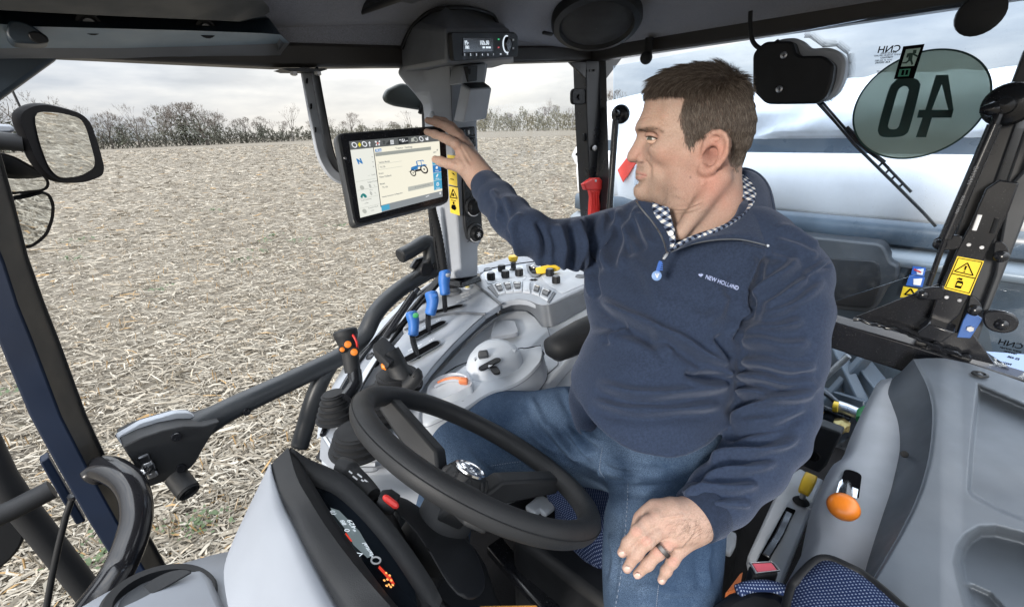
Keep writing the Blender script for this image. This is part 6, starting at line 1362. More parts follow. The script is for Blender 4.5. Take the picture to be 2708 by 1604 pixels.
mirror('wing_mirror', 'large black exterior mirror reflecting the field, at the upper left', 'mirror', q(1,(95,800),(190,735),(300,720),(440,752),(560,790),(625,850),(690,1040),(725,1180),(712,1235),(600,1280),(430,1285),(335,1250),(240,1150)), q(1,(225,780),(420,790),(560,830),(600,900),(660,1120),(655,1175),(560,1235),(410,1248),(340,1180),(270,1000)),1.75,.035, mn_, [(-60,380),(0,372),(60,378)])
mirror('wide_mirror', 'rectangular wide-angle mirror glass below the big mirror, half hidden by the pillar', 'mirror', [(-40,400),(20,404),(110,455),(127,478),(126,496),(112,506),(28,516),(-40,505)],[(-40,404),(18,408),(104,458),(121,480),(119,493),(108,500),(28,508),(-40,500)],1.80,.04, mn_, None, 'small mirrors under the big mirror')
mirror('kerb_mirror', 'rounded lower mirror with dark rim, lowest of the mirrors beside the pillar', 'mirror', [(10,527),(60,518),(112,504),(128,510),(141,536),(139,578),(122,622),(100,642),(68,662),(20,640)],[(14,532),(64,525),(112,512),(124,518),(134,542),(132,576),(117,616),(98,634),(70,652),(24,630)],1.82,.04, mn_ - ZZ * .12, None, 'small mirrors under the big mirror')
al = thing('lamp_bracket', 'pale work lamp housing behind the mirror at the left edge', 'work lamp', onR(15,340,1.9))
MB().prism([onR(x, y, 1.9) for x, y in [(-40,325),(30,330),(42,345),(30,352),(-40,352)]], RR * .08).build('housing', M['white'], al, 40,.01); MB().prism([onR(x, y, 1.88) for x, y in [(-40,352),(28,352),(40,372),(-40,368)]], RR * .06).build('lens', M['gloss'], al, 40,.01)
an = thing('antenna', 'thin dark aerial wire standing above the big mirror', 'aerial', onR(54,282,1.9)); MB().tube([onR(54,285,1.9), onR(33,240,1.9)],.003,6).build('wire', M['black'], an)
# hardware in front of the pillar, lower left
fh = thing('handrail_mount', 'dark bracket plate and tubes outside the pillar at the lower left edge', 'frame', d9(450,700,1.25))
MB().prism([d9(x, y, 1.24) for x, y in [(280,462),(345,425),(610,880),(540,905)]], RR * .03).build('bracket_plate', M['navy'], fh, 35,.003)
MB().tube([d9(x, y, 1.28) for x, y in [(-100,880),(80,800),(370,650)]],.021,14).build('cross_tube', M['rubber'], fh, 60)
MB().tube([d9(x, y, 1.36) for x, y in [(-150,250),(0,560),(120,740),(250,900),(640,1400)]],.027,14).build('frame_tube', M['rubber'], fh, 60)
MB().prism(rounded([d9(x, y, 1.40) for x, y in [(-100,860),(180,880),(190,980),(120,1120),(-100,1300)]],.05), RR * .1).build('tread_guard', M['rubber'], fh, 40,.02)
MB().tube([d9(x, y, 1.2) for x, y in [(530,660),(470,830),(415,1050),(370,1260),(330,1484),(310,1600)]],.006,8).build('wiper_rod', M['black'], fh, 60)
MB().tube([d9(515,690,1.19), d9(525,710,1.19)],.010,8).build('rod_joint', M['gloss'], fh, 60)
# ================================================================ LEFT FENDER CONSOLE, SMALL LEVERS, SEATS
M['fender'] = plastic('fender_blue_grey', (.090,.108,.132),.48)  # darker tone puts the ridge's shade into the plastic colour
fe = thing('fender_console', 'grey moulded left fender console with recessed tray and cup hollow at the right', 'console', at(2450,1250,.8) - ZZ * .2)
def f12(x, y, z): return onZ(*q(12,(x, y)), z)
def rsc(pts, zs, n=46): return rs(catmull([f12(x, y, z) for (x, y), z in zip(pts, zs)],5), n)
I0 = rsc([(960,215),(895,226),(845,310),(790,420),(735,540),(690,655),(640,690),(585,780),(530,900),(500,1010),(497,1110),(440,1240),(365,1380),(300,1520),(220,1680)],[-.67,-.68,-.69,-.69,-.69,-.69,-.695,-.70,-.70,-.70,-.70,-.70,-.70,-.70,-.70])
Ib = rsc([(965,213),(915,250),(875,330),(830,450),(790,580),(752,655),(690,720),(635,800),(590,900),(570,1000),(575,1090),(540,1230),(480,1380),(420,1520),(340,1680)],[-.66] * 15)
I1 = rsc([(970,212),(945,285),(965,350),(1000,450),(1012,560),(1005,650),(985,740),(960,840),(920,960),(880,1080),(830,1240),(800,1340),(760,1484),(720,1600),(680,1700)],[-.655] * 15)
I2 = rsc([(1085,105),(1120,170),(1160,250),(1185,340),(1192,430),(1185,540),(1170,650),(1135,790),(1085,920),(1020,1050),(940,1190),(880,1290),(800,1420),(740,1530),(680,1650)],[-.585] * 15)
MB().grid([[p - ZZ * .5 - RR * .02 for p in I0],[p - ZZ * .01 for p in I0], I0,[lp(a, b, .5) + ZZ * .004 for a, b in zip(I0, Ib)], Ib, [lp(a, b, .5) + ZZ * .002 for a, b in zip(Ib, I1)],[lp(a, b, .93) for a, b in zip(Ib, I1)], I1]).build('inner_moulding', M['grey'], fe, 180)  # same console in paler plastic, imitating light falling on the band
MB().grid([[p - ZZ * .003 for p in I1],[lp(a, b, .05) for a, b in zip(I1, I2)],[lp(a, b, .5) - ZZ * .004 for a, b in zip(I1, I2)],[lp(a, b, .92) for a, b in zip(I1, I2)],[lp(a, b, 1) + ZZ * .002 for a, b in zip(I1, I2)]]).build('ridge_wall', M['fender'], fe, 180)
def sdp(P, poly):
    P = np.asarray(P, float); poly = np.asarray(poly, float); d = np.full(len(P),1e9); s_ = np.ones(len(P))
    for i in range(len(poly)):
        a, b = poly[i], poly[i - 1]; e = b - a; w = P - a; t = np.clip((w @ e) / (e @ e),0,1); d = np.minimum(d, ((w - t[:, None] * e) ** 2).sum(1))
        c1 = P[:, 1] >= a[1]; c2 = P[:, 1] < b[1]; c3 = e[0] * w[:, 1] > e[1] * w[:, 0]; s_ = np.where((c1 & c2 & c3) | (~c1 & ~c2 & ~c3),-s_, s_)
    return s_ * np.sqrt(d)
tray = [(1442,238),(1700,350),(2000,480),(2000,1130),(1703,1012),(1560,955),(1460,905),(1405,872),(1382,835),(1395,650),(1412,470)]
cup = [(1360,1484),(1325,1350),(1300,1230),(1318,1140),(1370,1070),(1450,1025),(1550,1022),(1700,1060),(2000,1180),(2000,1800),(1500,1800)]
cup2 = [(1400,1484),(1335,1345),(1420,1355),(1520,1400),(1600,1484),(1800,1700),(1500,1750)]
ss = lambda x: np.clip(x, 0,1) ** 2 * (3 - 2 * np.clip(x, 0,1))
Xr, Yr = [],[]
tops = [(1085,104),(1160,98),(1260,98),(1400,128),(1560,182),(1703,232),(2000,330)]
rows_ = linspace(0,1,150); G_ = []
i2px = [proj(np.array([tuple(p)])) for p in I2]; i2x = np.array([(float(a[0][0]) - 1900) * 2.108 for a in i2px]); i2y = np.array([(float(a[1][0]) - 900) * 2.108 for a in i2px])
for v_ in linspace(0,1,190):
    yb = 104 + v_ * 1560
    x0 = float(np.interp(yb, i2y, i2x)); xs = np.concatenate([[x0], linspace(x0 + 6,1960,150)]); y_top = np.interp(xs, [a[0] for a in tops],[a[1] for a in tops]); ys = y_top + (1664 - y_top) * v_
    ys[0] = yb
    P_ = np.stack([xs, ys],1); d1 = -sdp(P_, tray); d2 = -sdp(P_, cup); d3 = -sdp(P_, cup2)
    z = -.583 - .035 * ss(d1 / 26) - .004 * ss(-np.abs(d1) / 20 + 1) * 0 - .085 * ss(d2 / 70) - .02 * ss(d3 / 24) + .004 * ss((xs - x0) / 30) - .006 * ss((xs - 1230) / 140) 
    G_.append([f12(float(x), float(y), float(k)) for x, y, k in zip(xs, ys, z)])
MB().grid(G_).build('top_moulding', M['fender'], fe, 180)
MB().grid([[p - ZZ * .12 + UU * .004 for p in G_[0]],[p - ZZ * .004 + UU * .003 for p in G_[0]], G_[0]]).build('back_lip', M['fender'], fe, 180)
p = f12(1458,190,-.580); s_ = MB().lathe([(.016,0),(.015,.003),(.010,.004),(.009,.001),(.001,.001)], p, ZZ, 20).build('screw_cup', M['black'], fe, 40); MB().lathe([(.006,.001),(.004,.003)], p, ZZ, 8).build('screw', M['darksteel'], s_)
p = lp(f12(1025,640,-.64), f12(1050,625,-.62),.5); MB().lathe([(.007,0),(.006,.003)], p, (EYE - p).normalized(),12).build('clip', M['black'], fe)
MB().box(f12(1565,706,-.6225),(f12(1585,684,-.62) - f12(1545,735,-.62)) * .5,(f12(1575,712,-.62) - f12(1555,700,-.62)) * .4, ZZ * .0006).build('moulding_mark', M['midgrey'], fe)
MB().tube([f12(x, y, -.72) for x, y in ((790,440),(806,400),(826,376))],[.010,.014,.008],10).build('green_cap', M['green'], fe, 60)
# orange knob lever in its slot
ok = thing('orange_knob', 'shiny orange round knob lever in a slot on the fender console', 'knob', f12(700,860,-.66))
sl3 = rounded([f12(x, y, -.655) for x, y in [(703,712),(800,742),(782,880),(660,860)]],[.016,.016,.004,.004],4)
MB().prism(sl3, ZZ * .0012).build('slot', M['inkblack'], ok, 0)
MB().tube([f12(716,800,-.668), f12(706,860,-.64), f12(700,900,-.625)],.011,12).build('stem', M['chrome'], ok, 60)
MB().prism([f12(x, y, -.652) for x, y in [(672,790),(690,775),(690,850),(655,852)]], ZZ * .002).build('chrome_strip', M['chrome'], ok, 0); MB().prism([f12(x, y, -.652) for x, y in [(745,820),(778,832),(770,885),(738,870)]], ZZ * .002).build('chrome_strip', M['chrome'], ok, 0)
kc_ = f12(695,928,-.615); MB().lathe([(.001,-.013),(.0145,-.0115),(.0225,-.0045),(.0243,.002),(.0218,.009),(.0138,.0145),(.001,.0165)], kc_, (ZZ + (EYE - kc_).normalized() * .6),40).build('ball', M['orange'], ok, 180)
# lower plate with the yellow lever and slot
pp = thing('lever_plate', 'grey sloping plate with small yellow lever and dark slot between seat and fender console', 'lever plate', f12(380,1000,-.82))
MB().prism([f12(x, y, -.80) for x, y in [(455,706),(500,735),(590,772),(500,985),(380,1290),(340,1400),(180,1260),(165,1190),(320,850),(395,745)]],-ZZ * .03).build('plate', M['lightgrey'], pp, 35,.006)
MB().prism(rounded([f12(x, y, -.797) for x, y in [(380,925),(432,945),(285,1222),(268,1240),(210,1236),(300,1070)]],.004), ZZ * .0008).build('slot', M['inkblack'], pp, 0)
MB().bar([f12(395,960,-.79), f12(340,1080,-.79), f12(265,1200,-.79)],.014,.006, ZZ).build('slider', M['darksteel'], pp, 35,.002)
MB().tube([f12(462,892,-.795), f12(475,850,-.775)],.006,10).build('stem', M['steel'], pp, 60)
MB().lathe([(.017,0),(.012,.006),(.005,.010)], f12(460,896,-.797), ZZ, 16).build('gaiter', M['black'], pp, 50)
MB().bar([f12(472,850,-.772), f12(495,800,-.762), f12(517,755,-.758)],[.021,.025,.025],[.019,.021,.019], ZZ).build('yellow_handle', M['yellow'], pp, 40,.004,3)
for x, y in ((518,895),(500,932)):
    c_ = f12(x, y, -.797); MB().bar([c_ - RR * .005, c_ + RR * .005],.002,.0006, ZZ).build('plus_print', M['print'], pp, 0); MB().bar([c_ - UU * .005, c_ + UU * .005],.002,.0007, ZZ).build('plus_print', M['print'], pp, 0)
MB().lathe([(.02,0),(.018,.004),(.010,.005),(.009,.001),(.001,.001)], onU(*q(12,(528,640)),1.495),-UU, 20).build('screw_cup', M['black'], cab, 40)
# seats
def dotted(name, base, dot, scale):
    n = NT(name); g = None
    for ax_ in (UU + RR * .9 + ZZ * .5, UU * .9 - RR + ZZ * .4):
        d = n.n('ShaderNodeVectorMath', operation='DOT_PRODUCT'); n.l(n.obj(), d.inputs[0]); d.inputs[1].default_value = tuple(ax_ * scale); s_ = n.math('ABSOLUTE', n.math('SINE', d.outputs['Value'])); g = s_ if g is None else n.math('MULTIPLY', g, s_)
    k = n.ramp(g, [(.66,(0,0,0)),(.80,(1,1,1))]); n.set(Base_Color=n.mix(k, base, dot), Roughness=.9, Specular_IOR_Level=.15, Normal=n.bump(n.noise(1500,2),.4,.0006)); return n.m
M['seatblue'] = dotted('blue_dotted_seat_cloth', (.012,.024,.075),(.22,.27,.40),560)
ds_ = thing('driver_seat', 'blue dotted cloth driver seat under the sitting driver', 'seat', T(.78,.40,-1.2))
cu = rounded([onZ(1604,1440,-.76), onZ(1440,1285,-.76), T(1.05,.64,-.76), T(1.05,.24,-.76)],.10,6); cuc = sum(cu, Vector()) / len(cu)
MB().rings([shr(cu, .93,-.13), shr(cu, 1.0,-.10), shr(cu, 1.01,-.04), shr(cu, .97,-.012), shr(cu, .86,.0)]).build('cushion', M['seatblue'], ds_, 60)
MB().prism(rounded([T(1.02,.16,-.8), T(1.02,.62,-.8), T(1.10,.58,-.32), T(1.10,.20,-.32)],.06,4), UU * .11).build('backrest', M['seatblue'], ds_, 40,.03,3)
MB().prism([T(.56,.20,-.88), T(.56,.58,-.88), T(1.0,.58,-.88), T(1.0,.20,-.88)],-ZZ * .34).build('suspension_base', M['black'], ds_, 40,.02)
def q11(x, y, z): return onZ(*q(11,(x, y)), z)
MB().tube(catmull([q11(x, y, -.76) for x, y in [(425,560),(500,560),(590,660),(700,790),(760,860)]],5),[.018] + [.030] * 19 + [.02],14).build('front_bolster', M['seatblue'], ds_, 180)
for a, b in (((300,745),(420,640)),((375,745),(500,650))): MB().bar([q11(*a, -.86), q11(*b, -.86)],.036,.016, ZZ).build('seat_control', M['lightgrey'], ds_, 40,.006,3)
MB().bar([q11(1800,1060,-.84), q11(1830,980,-.84), q11(1850,900,-.84)],[.03,.036,.03],.016, ZZ).build('seat_control', M['lightgrey'], ds_, 40,.006,3)
ps = thing('passenger_seat', 'blue dotted cloth instructor seat with black edge at the bottom right', 'seat', f12(800,1500,-.9))
cush = catmull([f12(x, y, z + .03) for x, y, z in [(405,1400,-.62),(450,1330,-.61),(545,1238,-.60),(620,1228,-.595),(720,1270,-.59),(820,1325,-.59),(980,1460,-.585),(1100,1600,-.58),(900,1760,-.58),(500,1760,-.6),(380,1560,-.62)]],4, True)
MB().rings([shr(cush, .98,-.10), shr(cush, 1.0,-.02), shr(cush, .985,-.002), shr(cush, .93,.006), shr(cush, .6,.012)]).build('cushion', M['seatblue'], ps, 60)
MB().tube([p_ + ZZ * .002 for p_ in cush],.007,8, closed=True).build('black_piping', M['black'], ps, 60)
MB().rings([[f12(x, y, -.62) for x, y in pts] for pts in []] or [[f12(x, y, -.66) for x, y in [(-60,1500),(60,1410),(180,1370),(330,1395),(450,1480),(560,1640),(200,1700)]],[f12(x, y, -.62) for x, y in [(-40,1500),(70,1420),(185,1385),(320,1410),(430,1490),(520,1640),(200,1700)]]]).build('black_side', M['black'], ps, 40,.01)
MB().tube(catmull([f12(x, y, -.617) for x, y in [(110,1392),(185,1368),(300,1370),(400,1405),(480,1460),(580,1560)]],5),.008,10).build('dotted_edge', M['seatblue'], ps, 180)
bu = thing('seat_belt_buckle', 'black seat belt buckle with pink-red release button', 'buckle', f12(230,1350,-.64))
bp_ = [f12(x, y, -.62) for x, y in [(165,1242),(305,1236),(345,1290),(205,1306)]]
MB().prism(bp_, -ZZ * .045 + UU * -.02).build('body', M['black'], bu, 40,.005); cb_ = sum(bp_, Vector()) / 4
MB().prism([lp(cb_, p_, .80) + ZZ * .001 for p_ in bp_], ZZ * .002,.96).build('release_button', M['pink'], bu, 40,.001)
frame_mesh(MB(),[lp(cb_, p_, .98) + ZZ * .001 for p_ in bp_],[lp(cb_, p_, .83) + ZZ * .001 for p_ in bp_], ZZ * .003).build('frame', M['steel'], bu, 30,.001)
MB().prism([f12(x, y, -.68) for x, y in [(40,1405),(120,1300),(135,1290),(120,1370)]],-ZZ * .01).build('belt', plastic('orange_belt', (.55,.16,.05),.6,0), bu, 40)
# floor details below the steering wheel
fd = thing('floor_duct', 'grey flexible duct and hoses on the dark floor under the steering wheel', 'duct', q11(700,1200,-1.0))
MB().tube(catmull([q11(x, y, -.98) for x, y in [(400,1050),(520,1090),(640,1150),(780,1250),(900,1350)]],5),.045,16).build('duct', M['darkgrey'], fd, 180)
MB().tube(catmull([q11(x, y, -.92) for x, y in [(640,1040),(740,1100),(830,1170),(900,1220)]],5),.014,10).build('hose', M['gloss'], fd, 180)
MB().tube([q11(720,1085,-.915), q11(745,1105,-.915)],.018,10).build('hose_clamp', M['black'], fd, 60)
MB().bar([q11(20,1000,-1.0), q11(200,1200,-1.0), q11(520,1540,-1.0)],.05,.03, ZZ).build('floor_rib', M['gloss'], fd, 40,.006)
MB().lathe([(.02,0),(.018,.001)], q11(655,1310,-.955), ZZ - UU * .3,20).build('round_sticker', plain('grey_sticker', (.25,.25,.26),.5), fd, 0)
MB().bar([at(*q(10, p_),.60) for p_ in [(1511,1528),(1900,1522)]],.02,.006, ZZ).build('orange_trim', plain('orange_trim', (.62,.28,.05),.5), fd, 40,.004)
# ================================================================ THE DRIVER: implicit surfaces -> meshes
def surface_nets(f, lo, hi, h, coarse=8):
    lo = np.array(lo, float); hi = np.array(hi, float); n = (np.ceil((hi - lo) / h / coarse).astype(int)) * coarse + 1
    D = np.full(n, 1.0, np.float32); nb = (n - 1) // coarse
    ii = np.stack(np.meshgrid(*[np.arange(k) for k in nb], indexing='ij'),-1).reshape(-1,3)
    c = lo + (ii * coarse + coarse / 2) * h; d = f(c); lim = coarse * h * .9 + .012
    D0 = np.where(d < 0,-1.0,1.0)
    off = np.stack(np.meshgrid(*[np.arange(coarse + 1)] * 3, indexing='ij'),-1).reshape(-1,3)
    far = ii[np.abs(d) > lim]
    for (i, j, k) in far[(d[np.abs(d) > lim] < 0)]: D[i * coarse:(i + 1) * coarse + 1, j * coarse:(j + 1) * coarse + 1, k * coarse:(k + 1) * coarse + 1] = -1
    near = ii[np.abs(d) <= lim]
    for s_ in range(0, len(near),600):
        b = near[s_:s_ + 600]; idx = (b[:, None, :] * coarse + off[None]).reshape(-1,3); D[idx[:, 0], idx[:, 1], idx[:, 2]] = f(lo + idx * h)
    S = D < 0; cs = np.zeros(tuple(n - 1), np.int8)
    for a in (0,1):
        for b in (0,1):
            for c_ in (0,1): cs += S[a:n[0] - 1 + a, b:n[1] - 1 + b, c_:n[2] - 1 + c_]
    act = np.argwhere((cs > 0) & (cs < 8)); vid = np.full(tuple(n - 1),-1, np.int32); vid[act[:, 0], act[:, 1], act[:, 2]] = np.arange(len(act))
    acc = np.zeros((len(act),3)); cnt = np.zeros(len(act))
    cor = [(0,0,0),(1,0,0),(0,1,0),(1,1,0),(0,0,1),(1,0,1),(0,1,1),(1,1,1)]
    val = [D[act[:, 0] + a, act[:, 1] + b, act[:, 2] + c_] for a, b, c_ in cor]
    for i in range(8):
        for j in range(i + 1,8):
            if sum(abs(x - y) for x, y in zip(cor[i], cor[j])) != 1: continue
            m = (val[i] < 0) != (val[j] < 0); t = np.where(m, val[i] / np.where(m, val[i] - val[j],1),0)
            p = np.array(cor[i]) + t[:, None] * (np.array(cor[j]) - np.array(cor[i])); acc += np.where(m[:, None], p, 0); cnt += m
    V = lo + (act + acc / cnt[:, None]) * h
    Q = []
    for ax in range(3):
        b, c_ = [(1,2),(2,0),(0,1)][ax]; sl = [slice(None)] * 3; sl2 = [slice(None)] * 3; sl[ax] = slice(0,-1); sl2[ax] = slice(1, None)
        m = S[tuple(sl)] != S[tuple(sl2)]; e = np.argwhere(m); e = e[(e[:, b] > 0) & (e[:, c_] > 0) & (e[:, b] < n[b] - 1) & (e[:, c_] < n[c_] - 1)]
        flip = S[e[:, 0], e[:, 1], e[:, 2]]
        def g(db, dc):
            x = e.copy(); x[:, b] += db; x[:, c_] += dc; return vid[x[:, 0], x[:, 1], x[:, 2]]
        q_ = np.stack([g(-1,-1), g(0,-1), g(0,0), g(-1,0)],1); q_[~flip] = q_[~flip][:, ::-1]; Q.append(q_)
    return V, np.concatenate(Q)
def smin(a, b, k): h_ = np.clip(.5 + .5 * (b - a) / k, 0,1); return b + (a - b) * h_ - k * h_ * (1 - h_)
def ssub(a, b, k): return -smin(-a, b, k)          # a minus b
def cone(P, a, b, ra, rb):
    a = np.array(a); b = np.array(b); e = b - a; t = np.clip(((P - a) @ e) / (e @ e),0,1); return np.sqrt((((P - a) - t[:, None] * e) ** 2).sum(1)) - (ra + (rb - ra) * t)
def chain(P, pts, k=.01):
    d = None
    for (a, ra),(b, rb) in zip(pts, pts[1:]):
        e = cone(P, a, b, ra, rb); d = e if d is None else smin(d, e, k)
    return d
def ell(P, c, R, ax=None):
    x = P - np.array(c)
    if ax is not None: x = x @ np.array(ax).T
    x = x / np.array(R); l = np.sqrt((x ** 2).sum(1)); return (l - 1) * min(R)
def A3(x, y, t): return np.array(tuple(at(x, y, t)))
def relax(V, Q, it=2, lam=.5):
    for _ in range(it):
        s_ = np.zeros_like(V); c = np.zeros(len(V))
        for k in range(4):
            for j in (1,3): np.add.at(s_, Q[:, k], V[Q[:, (k + j) % 4]]); np.add.at(c, Q[:, k],1)
        V = V + lam * (s_ / np.maximum(c, 1)[:, None] - V)
    return V
def vnormals(V, Q):
    n = np.cross(V[Q[:, 2]] - V[Q[:, 0]], V[Q[:, 3]] - V[Q[:, 1]]); N_ = np.zeros_like(V)
    for k in range(4): np.add.at(N_, Q[:, k], n)
    return N_ / np.maximum(np.linalg.norm(N_, axis=1),1e-12)[:, None]
def polyline_dist(px, py, pts):
    d = np.full(len(px),1e9); par = np.zeros(len(px)); side = np.zeros(len(px)); n = len(pts) - 1
    for i in range(n):
        a = np.array(pts[i], float); b = np.array(pts[i + 1], float); e = b - a; w = np.stack([px, py],1) - a; t = np.clip((w @ e) / (e @ e),0,1); dd = np.sqrt(((w - t[:, None] * e) ** 2).sum(1)); m = dd < d
        d = np.where(m, dd, d); par = np.where(m, (i + t) / n, par); side = np.where(m, np.sign(e[0] * w[:, 1] - e[1] * w[:, 0]), side)
    return d, par, side
def folds(V, Q, lines):
    """sculpted cloth folds: each line is (pixel path, half width px, height m); positive = ridge, with a softer trough beside it"""
    N_ = vnormals(V, Q); px, py, _ = proj(V); disp = np.zeros(len(V)); E_ = np.array(EYE); fc = np.clip(((E_ - V) * N_).sum(1) / np.linalg.norm(E_ - V, axis=1) * 3,0,1)
    for pts, w, h in lines:
        m = (px > min(p[0] for p in pts) - 4 * w) & (px < max(p[0] for p in pts) + 4 * w) & (py > min(p[1] for p in pts) - 4 * w) & (py < max(p[1] for p in pts) + 4 * w); idx = np.where(m)[0]
        if not len(idx): continue
        cp = [(c.x, c.y) for c in catmull([Vector((a, b, 0)) for a, b in pts],5)]
        d, par, side = polyline_dist(px[idx], py[idx], cp); env = np.clip(np.minimum(par, 1 - par) * 5,0,1); env = env * env * (3 - 2 * env)
        disp[idx] += h * env * (np.exp(-(d / w) ** 2) - .55 * np.exp(-((d - 2.0 * w) / (1.1 * w)) ** 2) * (side > 0) )
    return V + N_ * (disp * fc)[:, None]
# ---------------------------------------------------------------- head, neck and hands (skin)
man = thing('person', 'man in navy fleece jumper and blue jeans sitting at the wheel, reaching to the monitor', 'person', T(.75,.42,-.74))
HO_ = at(1850,330,.80); hw = (HO_ - EYE).normalized(); hs = (_cx - hw * _cx.dot(hw)).normalized(); hy = hs.cross(hw) * 1.0
if hy.z < 0: hy = -hy
HOn, hwn, hsn, hyn = np.array(HO_), np.array(hw), np.array(hs), np.array(hy)
def hp(x, y):   # region-20 pixel -> (s, y) metres in the profile plane
    p = onPlane(*q(20,(x, y)), HO_, hw) - HO_; return (p.dot(hs), p.dot(hy))
KPX = abs(hp(1000,500)[0] - hp(0,500)[0]) / 1000
def h3(x, y, d): s_, y_ = hp(x, y); return np.array((s_, y_, d))
def to_local(P): w_ = P - HOn; return np.stack([w_ @ hsn, w_ @ hyn, -(w_ @ hwn)],1)
def to_world(L): return HOn + L[:, :1] * hsn + L[:, 1:2] * hyn - L[:, 2:] * hwn
SKULL = np.array([hp(x, y) for x, y in [(296,150),(278,240),(245,320),(218,390),(209,440),(214,480),(240,520),(262,600),(262,700),(240,800),(212,870),(204,930),(199,975),(203,1015),(206,1030),(200,1060),(206,1095),(228,1130),(229,1160),(217,1195),(216,1235),(236,1285),(285,1325),(370,1362),(470,1415),(570,1450),(680,1462),(800,1440),(950,1400),(1150,1330),(1330,1180),(1400,1000),(1440,900),(1530,770),(1610,620),(1655,450),(1662,300),(1625,130),(1540,-20),(1420,-130),(1260,-205),(1080,-240),(880,-240),(700,-210),(540,-140),(420,-40),(335,70)]])
NOSE = np.array([hp(x, y) for x, y in [(236,500),(214,545),(186,600),(158,660),(126,712),(98,758),(84,802),(88,846),(112,872),(150,880),(195,880),(250,880),(310,868),(340,835),(345,780),(330,700),(320,600),(300,520)]])
def field(pts, p=3.0):
    C = np.array([hp(a, b) for a, b, *_ in pts]); Wv = np.array([[*c[2:]] for c in pts])
    def g(L):
        d = np.sqrt(((L[:, None, :2] - C[None]) ** 2).sum(2)) + 1e-4; w_ = d ** -p; w_ /= w_.sum(1, keepdims=True); return w_ @ Wv
    return g
WF = field([(1100,80,.0755,.075),(1420,300,.071,.075),(1050,420,.0745,.07),(650,60,.063,.072),(450,160,.052,.058),(320,330,.046,.045),(620,330,.062,.06),(400,520,.048,.040),(700,600,.0655,.05),(330,700,.040,.034),(560,760,.058,.046),(900,800,.068,.05),(300,930,.036,.036),(480,980,.048,.045),(750,1050,.060,.05),
            (1000,1050,.063,.05),(270,1080,.032,.034),(290,1240,.028,.034),(480,1280,.040,.036),(700,1330,.050,.040),(950,1250,.058,.045),(1250,900,.060,.06),(1400,700,.064,.07)])
EAR_O = np.array([hp(x, y) for x, y in [(1000,700),(1035,620),(1075,545),(1130,500),(1200,488),(1260,512),(1298,575),(1306,640),(1290,705),(1255,770),(1205,840),(1145,905),(1085,955),(1030,978),(985,972),(965,940),(972,890),(1000,830),(990,760)]])
def ear_x(L): s0 = hp(980,700)[0]; s1 = hp(1300,700)[0]; return .0665 + .024 * np.clip((L[:, 0] - s0) / (s1 - s0),0,1.1)
GS = .001; GX = np.arange(-.26,.26, GS); GG = np.stack(np.meshgrid(GX, GX, indexing='ij'),-1).reshape(-1,2)
_wf = np.concatenate([WF(GG[i:i + 20000]) for i in range(0, len(GG),20000)])
_tab = np.stack([-sdp(GG, SKULL), _wf[:, 0], _wf[:, 1],-sdp(GG, NOSE),-sdp(GG, EAR_O)],-1).reshape(len(GX), len(GX),5)
def tab(Ls):
    g = np.clip((Ls + .26) / GS, 0, len(GX) - 2.001); i = g.astype(int); t = g - i; a, b = t[:, :1], t[:, 1:]
    return (_tab[i[:, 0], i[:, 1]] * (1 - a) + _tab[i[:, 0] + 1, i[:, 1]] * a) * (1 - b) + (_tab[i[:, 0], i[:, 1] + 1] * (1 - a) + _tab[i[:, 0] + 1, i[:, 1] + 1] * a) * b
